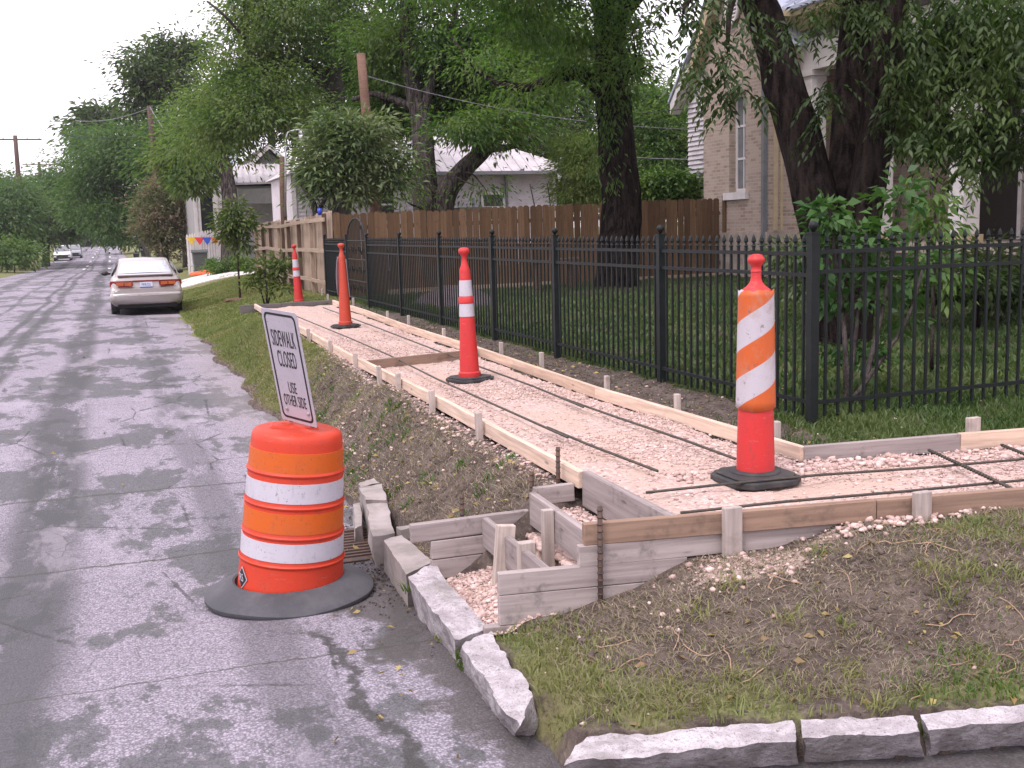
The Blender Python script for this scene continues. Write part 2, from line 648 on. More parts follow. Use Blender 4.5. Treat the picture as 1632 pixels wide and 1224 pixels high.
def stripes_mat():
    s = NT('orange_white_stripes')
    tc = s.n('ShaderNodeTexCoord')
    sx = s.n('ShaderNodeSeparateXYZ')
    s.t.links.new(tc.outputs['UV'], sx.inputs[0])
    # u across in metres, v up in metres: bands rise to the right
    t = s.math('SUBTRACT', sx.outputs[1], s.math('MULTIPLY', sx.outputs[0], .64))
    ph = s.math('FRACT', s.math('DIVIDE', s.math('ADD', t, .464), .29))
    k = s.ramp(ph, .478, .492)
    v = s.coord('obj')
    f = s.noise(v, 22, 6, .75)
    f2 = s.noise(s.coord('obj', (1, 1, .6)), 9, 5, .7)
    col = s.mix(k, (.48, .095, .020), (.43, .40, .44))
    col = s.mix(s.ramp(f2, .50, .68, 0, .45), col, (.33, .22, .17))
    col = s.mix(s.ramp(f, .60, .68, 0, .8), col, (.12, .09, .09))
    sc = s.voro(s.coord('obj', (1, 1, 3)), 30, 'DISTANCE_TO_EDGE')
    scr = s.math('MULTIPLY', s.ramp(sc.outputs['Distance'], .0, .02, 1, 0), s.ramp(s.noise(v, 14, 2), .53, .6))
    col = s.mix(s.math('MULTIPLY', scr, .7), col, (.10, .08, .08))
    return s.fin(col, .5, 0, .35)


MT['stripes'] = stripes_mat()


def brick_mat():
    s = NT('tan_brick')
    # brick pattern laid by the wall's own run: pick the horizontal axis from the normal
    geo = s.n('ShaderNodeNewGeometry')
    sp = s.n('ShaderNodeSeparateXYZ')
    s.t.links.new(geo.outputs['Position'], sp.inputs[0])
    sn = s.n('ShaderNodeSeparateXYZ')
    s.t.links.new(geo.outputs['Normal'], sn.inputs[0])
    pick = s.math('GREATER_THAN', s.math('ABSOLUTE', sn.outputs[0]), .5)
    hor = s.math('ADD', s.math('MULTIPLY', pick, sp.outputs[1]), s.math('MULTIPLY', s.math('SUBTRACT', 1.0, pick), sp.outputs[0]))
    cb = s.n('ShaderNodeCombineXYZ')
    s.t.links.new(hor, cb.inputs[0])
    s.t.links.new(sp.outputs[2], cb.inputs[1])
    br = s.n('ShaderNodeTexBrick')
    s.t.links.new(cb.outputs[0], br.inputs['Vector'])
    br.inputs['Color1'].default_value = (.40, .315, .265, 1)
    br.inputs['Color2'].default_value = (.225, .165, .135, 1)
    br.inputs['Mortar'].default_value = (.40, .35, .31, 1)
    br.inputs['Scale'].default_value = 1
    br.inputs['Brick Width'].default_value = .215
    br.inputs['Row Height'].default_value = .076
    br.inputs['Mortar Size'].default_value = .010
    br.inputs['Bias'].default_value = -.25
    f = s.noise(s.coord('pos'), 4, 5)
    col = s.mix(s.ramp(f, .4, .7, 0, .4), br.outputs['Color'], (.42, .35, .30))
    s.bump(s.math('ADD', s.math('MULTIPLY', br.outputs['Fac'], -1.0), s.math('MULTIPLY', s.noise(s.coord('pos'), 60, 3), .4)), .8, .012)
    return s.fin(col, .93, 0, .15)


MT['brick'] = brick_mat()
MT['rubble'] = plain('foundation_stone', (.38, .32, .28), (.26, .215, .185), 5, .95, bump=.8, bscale=9, dist=.03)
MT['paint'] = plain('white_paint', (.66, .62, .62), (.56, .53, .53), 4, .6, bump=.1)
MT['paint_grey'] = plain('grey_green_paint', (.30, .29, .28), (.25, .245, .24), 4, .7)
MT['cream'] = plain('cream_paint', (.46, .37, .25), (.40, .32, .21), 5, .7)
MT['siding'] = plain('white_siding', (.55, .51, .54), (.46, .425, .45), 3, .65)
MT['roof_white'] = plain('white_metal_roof', (.52, .485, .50), (.40, .37, .38), 2.5, .5, spec=.5)
MT['roof_blue'] = plain('galvanised_roof', (.40, .43, .52), (.32, .34, .42), 3, .4, spec=.6)
MT['roof_red'] = plain('rusty_roof', (.26, .105, .07), (.20, .085, .06), 6, .85)
MT['roof_dark'] = plain('dark_shingle', (.075, .065, .065), (.11, .095, .09), 8, .9, bump=.5)
MT['glass'] = plain('window_glass', (.02, .022, .025), (.03, .033, .036), 2, .08, spec=.8)
MT['glass_lit'] = plain('pale_reflective_glass', (.18, .19, .20), (.12, .13, .14), 2, .1, spec=.9)
MT['trim_dark'] = plain('dark_door_paint', (.020, .014, .012), None, 6, .6)
MT['downspout'] = plain('downspout_grey', (.17, .18, .19), None, 6, .5)
def bark_mat(name, c1, c2):
    s = NT(name)
    v = s.coord('pos', (11, 11, 1.7))
    f = s.noise(v, 1.5, 6, .62)
    f2 = s.noise(s.coord('pos'), 34, 4, .7)
    f3 = s.noise(s.coord('pos'), 1.4, 3)
    k = s.math('ADD', s.math('MULTIPLY', f, .8), s.math('MULTIPLY', f2, .25))
    col = s.mix(s.ramp(k, .42, .66), c1, c2)
    col = s.mix(s.ramp(f3, .5, .7, 0, .35), col, tuple(x * .8 + .012 for x in c2))
    s.bump(k, 1.0, .09)
    return s.fin(col, 1.0, 0, .05)


MT['bark'] = bark_mat('pecan_bark', (.006, .004, .004), (.036, .027, .024))
MT['bark_grey'] = bark_mat('grey_bark', (.022, .018, .017), (.115, .098, .092))
MT['bark_far'] = plain('far_bark', (.05, .042, .040), (.032, .027, .025), 4, .98)
MT['leaf_pecan'] = leafmat('pecan_leaf', (0.026, 0.066, 0.014), (0.105, 0.195, 0.042), (0.15, 0.215, 0.055), 0.52)
MT['leaf_olive'] = leafmat('olive_leaf', (0.044, 0.086, 0.026), (0.135, 0.2, 0.06), (0.175, 0.215, 0.072), 0.52)
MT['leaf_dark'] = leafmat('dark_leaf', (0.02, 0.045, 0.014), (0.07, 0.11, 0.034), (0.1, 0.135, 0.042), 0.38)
MT['leaf_street'] = leafmat('street_tree_leaf', (0.04, 0.088, 0.034), (0.095, 0.165, 0.058), (0.12, 0.18, 0.062), 0.5)
MT['leaf_loquat'] = leafmat('loquat_leaf', (0.05, 0.092, 0.03), (0.165, 0.22, 0.1), (0.205, 0.24, 0.125), 0.3)
MT['leaf_bamboo'] = leafmat('bamboo_leaf', (0.11, 0.165, 0.045), (0.18, 0.245, 0.075), (0.22, 0.26, 0.09), 0.45)
MT['leaf_bright'] = leafmat('bright_leaf', (.050, .110, .022), (.085, .155, .032), (.13, .20, .04))
MT['leaf_shrub'] = leafmat('shrub_leaf', (0.026, 0.075, 0.02), (0.05, 0.12, 0.03), (0.075, 0.15, 0.038), 0.32)
MT['leaf_spray'] = leafmat('spray_leaf', (.016, .036, .010), (.040, .072, .018), (.075, .115, .028), .28)
MT['leaf_citrus'] = leafmat('citrus_leaf', (.050, .085, .022), (.095, .135, .035), (.15, .18, .05))
MT['leaf_myrtle'] = leafmat('myrtle_leaf', (0.08, 0.105, 0.045), (0.16, 0.14, 0.09), (0.25, 0.165, 0.14), 0.4)
MT['grass'] = leafmat('lawn_blade', (.13, .165, .050), (.21, .235, .085), (.29, .26, .13), .4)
MT['grass_corner'] = leafmat('corner_blade', (.075, .125, .030), (.14, .20, .055), (.22, .215, .09), .35)
MT['grass_yard'] = leafmat('yard_blade', (.032, .068, .016), (.075, .125, .030), (.10, .135, .042), .3)  # dark green carries the tree shade over the yard
MT['grass_dry'] = leafmat('dry_blade', (.19, .150, .105), (.33, .27, .20), (.24, .20, .13), .2)
MT['leaf_litter'] = leafmat('fallen_leaf', (.22, .15, .055), (.36, .29, .10), (.16, .10, .06), .1)

# ------------------------------------------------------------------ the lie of the land
def road_z(X, Y):
    X = np.asarray(X, float)
    Y = np.asarray(Y, float)
    z = .15 * (1 - sstep(3.4, 6.2, Y))
    z = z - .45 * np.exp(-((Y - 108) / 34.) ** 2) + .9 * sstep(150, 330, Y)
    crown = .05 * (1 - np.clip(np.abs(X + 2.5) / 4.0, 0, 1) ** 2) * sstep(6, 12, Y)
    return z + crown


def kp(u, v, z=.285):
    p = at(u, v, z)
    return (p[0], p[1])


# back edge of the kerb, from far up the street round the corner and along the cross street
KERB = [(1.50, 400)] + [(1.49 + .07 * math.sin(y_ * 1.3) + .05 * math.sin(y_ * 3.7 + 1) + .035 * math.sin(y_ * 8.1), y_) for y_ in np.arange(60, 8.2, -.35)] + [(1.52, 6.9), (1.52, 6.2), kp(640, 862, .2), kp(686, 900, .26), kp(773, 998), kp(812, 1040), kp(852, 1108),
        kp(925, 1175), kp(1032, 1168), kp(1270, 1146), kp(1465, 1138), kp(1632, 1122), (4.6, 2.52), (14, .4), (60, -9)]
KERB = np.array(KERB, float)


def kerb_d(X, Y):
    X = np.asarray(X, float)
    Y = np.asarray(Y, float)
    best = np.full(X.shape, 1e9)
    for i in range(len(KERB) - 1):
        a = KERB[i]
        d = KERB[i + 1] - a
        t = np.clip(((X - a[0]) * d[0] + (Y - a[1]) * d[1]) / (d @ d), 0, 1)
        dd = np.hypot(X - a[0] - t * d[0], Y - a[1] - t * d[1])
        best = np.minimum(best, dd)
    # inside the lot = on the left-hand side of the polyline walked downwards is the street, so test the winding
    poly = np.vstack([KERB, [[60, 400]]])
    ins = np.zeros(X.shape, bool)
    j = len(poly) - 1
    for i in range(len(poly)):
        xi, yi = poly[i]
        xj, yj = poly[j]
        c = ((yi > Y) != (yj > Y)) & (X < (xj - xi) * (Y - yi) / (yj - yi + 1e-12) + xi)
        ins ^= c
        j = i
    return np.where(ins, best, -best)


XL = lambda Y: 2.20 + .0145 * (np.asarray(Y, float) - 4.15)        # the two forms of the sidewalk
XR = lambda Y: np.interp(Y, [5.1, 8.8, 20.6], [3.53, 3.50, 3.86])
YF = lambda X: 4.20 - .145 * (np.asarray(X, float) - 2.0)          # front form of the cross walk
YB = lambda X: 5.15 - .12 * (np.asarray(X, float) - 3.53)
YEND = 20.9
ZT = .70                                                            # top of the forms


def ground_z(X, Y, rough=True):
    X = np.asarray(X, float)
    Y = np.asarray(Y, float)
    d = kerb_d(X, Y)
    zk = road_z(X, Y) + np.where(Y < 6.4, .135, .135 * (1 - sstep(6.4, 8.2, Y)) + .02)
    wid = .72 + 2.3 * sstep(17, 27, Y) + .15 * sstep(3.0, 5.0, X) * (Y < 4.3)
    gp = at(874, 1165, .2)
    zk = zk - .15 * np.exp(-((X - gp[0]) ** 2 + (Y - gp[1]) ** 2) / .10 ** 2)
    top = .60 + .012 * np.clip(X - 4.3, 0, 14) * sstep(4, 9, Y) - .05 * sstep(21, 30, Y)
    cor = (Y < YF(X) + .10) & (Y < 4.6)
    top = np.where(cor, .455 + .05 * sstep(2.0, 2.3, X) + .10 * sstep(2.55, 3.05, X), top)
    wid = np.where(cor, .95, wid)
    z = zk + (top - zk) * sstep(-.02, wid, d) + np.clip(Y - 60, 0, 200) * 0
    if rough:
        a = sstep(.05, .4, d)
        z = z + a * np.where(cor, .55, 1.0) * (.022 * vnoise(X, Y, 2.3, 1) + .016 * vnoise(X, Y, 6.1, 2) + .010 * vnoise(X, Y, 17, 3))
    far = sstep(40, 70, Y)
    z = z * (1 - far) + far * (road_z(X, Y) + .45 * sstep(-.02, 4, d))
    # left verge
    dl = -6.3 - X
    zl = road_z(X, Y) + .35 * sstep(0, 6, dl)
    z = np.where(X < -6.3, zl, z)
    road = (d < 0) & (X >= -6.3)
    z = np.where(road, road_z(X, Y) - .06, z)
    # dug-out beds
    bed = (X > XL(Y) - .0) & (X < XR(Y)) & (Y > 4.6) & (Y < YEND)
    bed |= (X > 2.15) & (Y > YF(X)) & (Y < YB(X)) & (X < 30)
    z = np.where(bed, .52, z)
    pit = (X > 1.42) & (X < 2.22) & (Y > 4.22) & (Y < 5.17) & (d > .03)
    z = np.where(pit, np.minimum(z, .14), z)
    drain = (X > 1.05) & (X < 1.60) & (Y > 6.25) & (Y < 7.25)
    z = np.where(drain, -.45, z)
    return z


def axis(*segs):
    o = []
    for a, b, n in segs:
        o.append(np.linspace(a, b, n, endpoint=False))
    o.append([segs[-1][1]])
    return np.concatenate(o)


gx = axis((-900, -60, 8), (-60, -6.4, 18), (-6.4, 1.0, 6), (1.0, 4.6, 96), (4.6, 16, 76), (16, 60, 20), (60, 900, 8))
gy = axis((-60, 2.3, 16), (2.3, 8, 150), (8, 26, 200), (26, 80, 70), (80, 400, 60), (400, 1500, 8))
GX, GY = np.meshgrid(gx, gy)
GZ = ground_z(GX, GY)
nx, ny = len(gx), len(gy)
idx = np.arange(nx * ny).reshape(ny, nx)
quads = np.stack([idx[:-1, :-1], idx[:-1, 1:], idx[1:, 1:], idx[1:, :-1]], -1).reshape(-1, 4)
ground = npmesh('ground', np.stack([GX, GY, GZ], -1).reshape(-1, 3), quads, MT['ground'], None, 'structure', True)


def turf_k(X, Y):
    """how much grass grows there, 0..1"""
    X = np.asarray(X, float)
    Y = np.asarray(Y, float)
    d = kerb_d(X, Y)
    n = .5 + .5 * vnoise(X, Y, 1.1, 5)
    n2 = .5 + .5 * vnoise(X, Y, 3.3, 6)
    bank = sstep(9.5, 15.5, Y + 2.2 * (n - .5) - 1.2 * (d - .3)) * .95 * sstep(.0, .22, d + .12 * (n2 - .5)) + .16 * n * n2
    k = bank
    corner = (Y < YF(X) + .05)
    band = np.exp(-((d - .16) / .22) ** 2) * (.22 + .85 * n * n2 * 1.7) * np.where(X < 2.2, 1.1, .75)
    right = sstep(2.6, 4.0, X) * (.26 + .7 * n2 * n) * sstep(.0, .25, YF(X) - Y)
    k = np.where(corner, np.clip(np.maximum(band, right) + .05, 0, 1), k)
    strip = (X > XR(Y) - .05) & (X < 4.35) & (Y > YB(X))
    k = np.where(strip, .10 * n + .35 * (Y < 6.4) * n2 + .3 * sstep(17, 20, Y), k)
    yard = (X >= 4.35) & (Y > YB(X)) & (Y < 24)
    k = np.where(yard, np.clip(.45 + .5 * n - .15 * sstep(8, 14, Y) * n2 - .35 * (np.hypot(X - 9.8, Y - 21) < 2.2), 0, 1), k)
    k = np.where((Y < 6.6) & (Y > YB(X)) & (X > 4.2), .45 + .5 * n2, k)
    k = np.where((Y > 22) | (X < -6.3), .9, k)
    k = np.where((X > 4.5) & (Y > 24) & (Y < 60), .5, k)
    return k


TK = turf_k(GX, GY).astype(np.float32)
at_ = ground.data.attributes.new('turf', 'FLOAT', 'POINT')
at_.data.foreach_set('value', TK.ravel())


def grit_k(X, Y):
    X = np.asarray(X, float)
    Y = np.asarray(Y, float)
    k = .48 * np.exp(-((X - XL(Y) + .08) / .085) ** 2) * (Y > 5.3) * (Y < 17)
    k = np.maximum(k, .95 * np.exp(-(((X - 2.45) / .32) ** 2 + ((Y - 3.92) / .16) ** 2)))
    k = np.maximum(k, .7 * np.exp(-(((X - 3.0) / .5) ** 2 + ((Y - 3.98) / .07) ** 2)))
    k = np.maximum(k, .35 * np.exp(-(((X - 1.75) / .12) ** 2 + ((Y - 9.0) / 1.2) ** 2)))
    return k


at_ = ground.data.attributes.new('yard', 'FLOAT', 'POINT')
at_.data.foreach_set('value', (sstep(3.9, 4.4, GX) * (GY > 5) * sstep(25, 23.5, GY)).astype(np.float32).ravel())  # where the turf takes its painted tree shade
at_ = ground.data.attributes.new('grit', 'FLOAT', 'POINT')
at_.data.foreach_set('value', grit_k(GX, GY).astype(np.float32).ravel())

# ------------------------------------------------------------------ road
rx = np.concatenate([np.linspace(-6.3, 1.1, 24), np.linspace(1.18, 2.2, 14), np.linspace(2.5, 9, 12), np.linspace(12, 60, 8)])
ry = np.concatenate([np.linspace(-40, 1.2, 12), np.linspace(1.4, 8, 90), np.linspace(8.3, 60, 80), np.linspace(63, 420, 70)])
RX, RY = np.meshgrid(rx, ry)
RZ = road_z(RX, RY) + .012 * vnoise(RX, RY, 1.2, 9) * (RY < 30) + .004 * vnoise(RX, RY, 5, 10) * (RY < 10)
DD = kerb_d(RX, RY)
vm = {}
vv = []
ff = []
for j in range(len(ry) - 1):
    for i in range(len(rx) - 1):
        if min(DD[j, i], DD[j, i + 1], DD[j + 1, i], DD[j + 1, i + 1]) > .12:
            continue
        cx, cy = (rx[i] + rx[i + 1]) / 2, (ry[j] + ry[j + 1]) / 2
        if 1.14 < cx < 1.58 and 6.36 < cy < 7.05:
            continue
        q = []
        for a, b in ((j, i), (j, i + 1), (j + 1, i + 1), (j + 1, i)):
            if (a, b) not in vm:
                vm[(a, b)] = len(vv)
                vv.append((RX[a, b], RY[a, b], RZ[a, b] - (.02 if DD[a, b] > 0 else 0)))
            q.append(vm[(a, b)])
        ff.append(q)
npmesh('road', vv, ff, MT['road'], None, 'structure', True)

# far painted dashes on the street
mk = MB()
MT['road_paint'] = plain('worn_road_paint', (.75, .72, .74), (.5, .47, .49), 3, .7)
for y0 in (92, 106, 122, 140, 160, 182, 206, 232):
    for x0 in (-2.3, -.4):
        if x0 == -.4 and y0 in (106, 160):
            continue
        ys = np.linspace(y0, y0 + 5, 4)
        for a, b in zip(ys[:-1], ys[1:]):
            mk.add([(x0, a, float(road_z(x0, a)) + .02), (x0 + .2, a, float(road_z(x0, a)) + .02), (x0 + .2, b, float(road_z(x0, b)) + .02), (x0, b, float(road_z(x0, b)) + .02)], [(0, 1, 2, 3)])
tag(mk.build('lane_markings', MT['road_paint']), kind='structure')

# driveway
dv = []
A = [at(289, 460, .10), at(408, 444, .42), at(412, 438.5, .42), at(289, 449, .10)]
dr = MB()
n = 14
pv = []
for i in range(n + 1):
    t = i / n
    a = A[0] * (1 - t) + A[1] * t
    b = A[3] * (1 - t) + A[2] * t
    for p in (a, b):
        pv.append((p[0], p[1], float(ground_z(p[0], p[1], False)) + .025))
dr.add(pv, [(2 * i, 2 * i + 2, 2 * i + 3, 2 * i + 1) for i in range(n)])
dro = dr.build('driveway', MT['concrete'])
sol = dro.modifiers.new('solid', 'SOLIDIFY')
sol.thickness = .12
sol.offset = -1
tag(dro, kind='structure')

# ------------------------------------------------------------------ gravel beds
def sheet(name, poly_test, x0, x1, y0, y1, step, zf, m):
    xs = np.arange(x0, x1 + step, step)
    ys = np.arange(y0, y1 + step, step)
    X, Y = np.meshgrid(xs, ys)
    Z = zf(X, Y)
    ok = poly_test(X, Y)
    ii = -np.ones(X.shape, int)
    f = []
    cell = ok[:-1, :-1] & ok[1:, :-1] & ok[:-1, 1:] & ok[1:, 1:]
    used = np.zeros(X.shape, bool)
    used[:-1, :-1] |= cell
    used[1:, :-1] |= cell
    used[:-1, 1:] |= cell
    used[1:, 1:] |= cell
    ii[used] = np.arange(used.sum())
    jj, kk = np.nonzero(cell)
    f = np.stack([ii[jj, kk], ii[jj, kk + 1], ii[jj + 1, kk + 1], ii[jj + 1, kk]], -1)
    return tag(npmesh(name, np.stack([X[used], Y[used], Z[used]], -1), f, m, None, 'structure', True))


def bed_z(X, Y):
    return .608 + .012 * vnoise(X, Y, 2.5, 11) + .009 * vnoise(X, Y, 9, 12) + .006 * vnoise(X, Y, 22, 13)


in_walk = lambda X, Y: ((X > XL(Y) - .01) & (X < XR(Y) + .01) & (Y > 4.18) & (Y < YEND)) | ((X > 2.2) & (Y > YF(X) + .0) & (Y < YB(X) + .01) & (X < 9))
sheet('sidewalk_gravel_bed', in_walk, 2.15, 9, 3.1, 21, .045, bed_z, MT['gravel'])


def pit_z(X, Y):
    z = np.where(X > 2.04, .50, np.where(X > 1.90, .375, .31 + .05 * (X - 1.5) - .075 * sstep(4.3, 5.1, Y))) + .012 * vnoise(X, Y, 7, 14) + .008 * vnoise(X, Y, 19, 15)
    return z - .04 * sstep(1.55, 1.45, X)


in_pit = lambda X, Y: (Y > 4.2) & (Y < 5.2) & (X > 1.36) & (X < 2.2) & (kerb_d(X, Y) > -.03)
sheet('step_gravel_bed', in_pit, 1.3, 2.22, 4.18, 5.22, .025, pit_z, MT['gravel'])

# stones lying on the beds: real chips near the camera
ICO_V = np.array([(1, 0, 0), (-1, 0, 0), (0, 1, 0), (0, -1, 0), (0, 0, 1), (0, 0, -1)], float)
ICO_F = np.array([(0, 2, 4), (2, 1, 4), (1, 3, 4), (3, 0, 4), (2, 0, 5), (1, 2, 5), (3, 1, 5), (0, 3, 5)])


_t = (1 + 5 ** .5) / 2
ICO2_V = np.array([(-1, _t, 0), (1, _t, 0), (-1, -_t, 0), (1, -_t, 0), (0, -1, _t), (0, 1, _t), (0, -1, -_t), (0, 1, -_t), (_t, 0, -1), (_t, 0, 1), (-_t, 0, -1), (-_t, 0, 1)]) / 1.9
ICO2_F = np.array([(0, 11, 5), (0, 5, 1), (0, 1, 7), (0, 7, 10), (0, 10, 11), (1, 5, 9), (5, 11, 4), (11, 10, 2), (10, 7, 6), (7, 1, 8), (3, 9, 4), (3, 4, 2), (3, 2, 6), (3, 6, 8), (3, 8, 9), (4, 9, 5), (2, 4, 11), (6, 2, 10), (8, 6, 7), (9, 8, 1)])


def stones(name, P, S, m, label=None):
    big = S > .0105
    vs_, fs_, off_ = [], [], 0
    for sel, bv, bf, dev in ((~big, ICO_V, ICO_F, .18), (big, ICO2_V, ICO2_F, .13)):
        p, z_ = P[sel], S[sel]
        n = len(p)
        if not n:
            continue
        V = bv[None] * rng.uniform(.72, 1.2, (n, len(bv), 1)) * rng.uniform(.7, 1.25, (n, 1, 3))
        V = V + rng.normal(0, dev, V.shape)
        V[:, :, 2] *= .66
        a = rng.uniform(0, 2 * PI, n)
        c, s_ = np.cos(a), np.sin(a)
        X = V[:, :, 0] * c[:, None] - V[:, :, 1] * s_[:, None]
        Y = V[:, :, 0] * s_[:, None] + V[:, :, 1] * c[:, None]
        V = np.stack([X, Y, V[:, :, 2]], -1) * z_[:, None, None] + p[:, None, :]
        vs_.append(V.reshape(-1, 3))
        fs_.append((bf[None] + len(bv) * np.arange(n)[:, None, None]).reshape(-1, 3) + off_)
        off_ += n * len(bv)
    o = npmesh(name, np.concatenate(vs_), np.concatenate(fs_), m, None, 'stuff')
    return tag(o, label)


def scatter(n, x0, x1, y0, y1, test):
    X = rng.uniform(x0, x1, n)
    Y = rng.uniform(y0, y1, n)
    k = test(X, Y)
    return X[k], Y[k]


PP = []
SS = []
dens = lambda X, Y: rng.uniform(0, 1, X.shape) < np.clip(.25 + .9 * vnoise(X, Y, 1.3, 21) + .8 * sstep(3.0, 3.4, X) * (Y < 9) + .5 * sstep(.25, .0, X - XL(Y)), .05, 1)
X, Y = scatter(52000, 2.2, 6.5, 3.4, 9, lambda X, Y: in_walk(X, Y) & dens(X, Y))
PP.append(np.stack([X, Y, bed_z(X, Y) + .003], -1))
SS.append(rng.uniform(.004, .010, len(X)) * rng.choice([1, 1, 1, 1.6], len(X)))
X, Y = scatter(24000, 2.2, 4, 9, 15, lambda X, Y: in_walk(X, Y) & dens(X, Y))
PP.append(np.stack([X, Y, bed_z(X, Y) + .003], -1))
SS.append(rng.uniform(.006, .012, len(X)))
X, Y = scatter(2200, 2.7, 6.5, 4.2, 5.3, lambda X, Y: in_walk(X, Y) & (YB(X) - Y < .28) & (YB(X) - Y > .03))
PP.append(np.stack([X, Y, bed_z(X, Y) + .008], -1))
SS.append(rng.uniform(.010, .026, len(X)))
X, Y = scatter(5200, 1.4, 2.2, 4.2, 5.2, in_pit)
PP.append(np.stack([X, Y, pit_z(X, Y) + .004], -1))
SS.append(np.where((X > 1.90) & (X < 2.04), rng.uniform(.012, .030, len(X)), rng.uniform(.003, .009, len(X)) * rng.choice([1, 1, 1, 1, 2.2], len(X))))
stones('gravel', np.concatenate(PP), np.concatenate(SS), MT['stone'])
PP = []
SS = []
X, Y = scatter(60000, 1.4, 4.4, 3.3, 17, lambda X, Y: (rng.uniform(0, 1, X.shape) < grit_k(X, Y)) & ~in_walk(X, Y) & (kerb_d(X, Y) > .12) & ~in_pit(X, Y))
PP.append(np.stack([X, Y, ground_z(X, Y) + .004], -1))
SS.append(rng.uniform(.005, .011, len(X)) * rng.choice([1, 1, 1, 1.8], len(X)))
X, Y = scatter(150, 2.9, 3.75, 3.86, 4.02, lambda X, Y: Y < YF(X) - .03)
PP.append(np.stack([X, Y, ground_z(X, Y) + .012], -1))
SS.append(rng.uniform(.008, .022, len(X)))
X, Y = scatter(500, 1.3, 6, 2.6, 10, lambda X, Y: ~in_walk(X, Y) & (kerb_d(X, Y) > .05) & ~in_pit(X, Y))
PP.append(np.stack([X, Y, ground_z(X, Y) + .003], -1))
SS.append(rng.uniform(.004, .014, len(X)))
stones('spilled_gravel', np.concatenate(PP), np.concatenate(SS), MT['stone'])

MT['clod'] = plain('soil_clod', (.060, .046, .040), (.125, .098, .083), 14, .97, bump=.6, bscale=60)
X, Y = scatter(26000, 1.45, 5.6, 2.7, 12, lambda X, Y: ~in_walk(X, Y) & (kerb_d(X, Y) > .06) & ~in_pit(X, Y) & ((X < XL(Y) - .06) | (Y < YF(X) - .06)) & (turf_k(X, Y) < .55) & (rng.uniform(0, 1, X.shape) < .25 + .6 * (vnoise(X, Y, 2.2, 33) > .0)))
stones('soil_clods', np.stack([X, Y, ground_z(X, Y) + .001], -1), rng.uniform(.003, .012, len(X)) * rng.choice([1, 1, 1, 1, 1.9], len(X)), MT['clod'], 'crumbled dark soil on the bank and corner plot')
X, Y = scatter(6000, 3.5, 4.4, 5.2, 17, lambda X, Y: (X > XR(Y) + .05))
stones('soil_clods', np.stack([X, Y, ground_z(X, Y) + .001], -1), rng.uniform(.004, .014, len(X)), MT['clod'], 'crumbled dark soil along the iron fence')

# ------------------------------------------------------------------ kerb
def rough_block(quad_top, quad_base, name, parent, m, nu=14, amp=.012, seed=0, label=None, nw=7):
    """a kerb stone: four top corners (street side first, walking along), four base corners"""
    def grid(a, b, c, d, n, k):
        return [[(a * (1 - i / n) + b * i / n) * (1 - j / k) + (d * (1 - i / n) + c * i / n) * j / k for i in range(n + 1)] for j in range(k + 1)]
    T = [np.array(p, float) for p in quad_top]
    B = [np.array(p, float) for p in quad_base]
    mb = MB()
    vmap = {}

    def vert(p):
        k = (round(p[0], 4), round(p[1], 4), round(p[2], 4))
        if k not in vmap:
            q = np.array(p)
            for s_, am in ((9, 1.0), (23, .55), (51, .3)):
                q = q + amp * am * np.array([float(vnoise(p[1] + p[2] * .7, p[2] * 1.3, s_, seed + 1)), float(vnoise(p[0] + p[2], p[1], s_, seed + 2)), float(vnoise(p[0], p[1], s_, seed + 3))])
            vmap[k] = len(mb.v)
            mb.v.append(tuple(q))
        return vmap[k]
    nz = 4
    ctr = (sum(T) + sum(B)) / 8

    def surf(g):
        for j in range(len(g) - 1):
            for i in range(len(g[0]) - 1):
                mb.f.append((vert(g[j][i]), vert(g[j][i + 1]), vert(g[j + 1][i + 1]), vert(g[j + 1][i])))
    surf(grid(T[0], T[1], T[2], T[3], nu, nw))
    surf(grid(B[0], B[1], T[1], T[0], nu, nz))
    surf(grid(B[2], B[3], T[3], T[2], nu, nz))
    surf(grid(B[1], B[2], T[2], T[1], nw, nz))
    surf(grid(B[3], B[0], T[0], T[3], nw, nz))
    return mb.build(name, m, parent, 50, label=label)


kerb = bpy.data.objects.new('kerb', None)
COL.objects.link(kerb)
kerb['kind'] = 'structure'


def kstone(o0, o1, i1, i0, b0, b1, zt, zb0=None, m=None, amp=.012, seed=0, label=None, nu=14):
    """pixels of the photograph: outer top edge o0>o1, inner top edge i0>i1, street-side base b0>b1"""
    T = [at(*o0, zt), at(*o1, zt), at(*i1, zt), at(*i0, zt)]
    B = []
    for p, t in ((b0, T[0]), (b1, T[1])):
        # base: below the top edge, stepped a little towards the street
        q = at(*p, float(road_z(1.2, t[1])) - .005)
        B.append(np.array([q[0], q[1], float(road_z(q[0], q[1])) - .08]))
    for t in (T[2], T[3]):
        B.append(np.array([t[0] + .02, t[1], t[2] - .25]))
    return rough_block(T, B, 'kerb_stone', kerb, m or MT['kerb'], nu, amp, seed, label)


kstone((612, 862), (648, 916), (690, 896), (640, 852), (612, 905), (650, 962), .235, m=MT['smooth_concrete'], amp=.004, seed=3, label='smooth grey concrete kerb piece beside the drain')
kstone((651, 920), (728, 1022), (775, 998), (690, 898), (662, 966), (733, 1050), .275, seed=11, amp=.011, nu=22)
kstone((735, 1029), (823, 1156), (851, 1108), (777, 1003), (735, 1054), (812, 1150), .285, seed=23, amp=.013, nu=22)
kstone((900, 1216), (1268, 1180), (1262, 1146), (935, 1178), (893, 1238), (1272, 1206), .285, seed=31, nu=34, amp=.010)
kstone((1282, 1178), (1466, 1168), (1458, 1140), (1276, 1146), (1286, 1205), (1472, 1190), .285, seed=43, nu=22, amp=.009)
kstone((1480, 1166), (1700, 1146), (1690, 1116), (1472, 1139), (1486, 1189), (1705, 1168), .285, seed=57, nu=22, amp=.009)
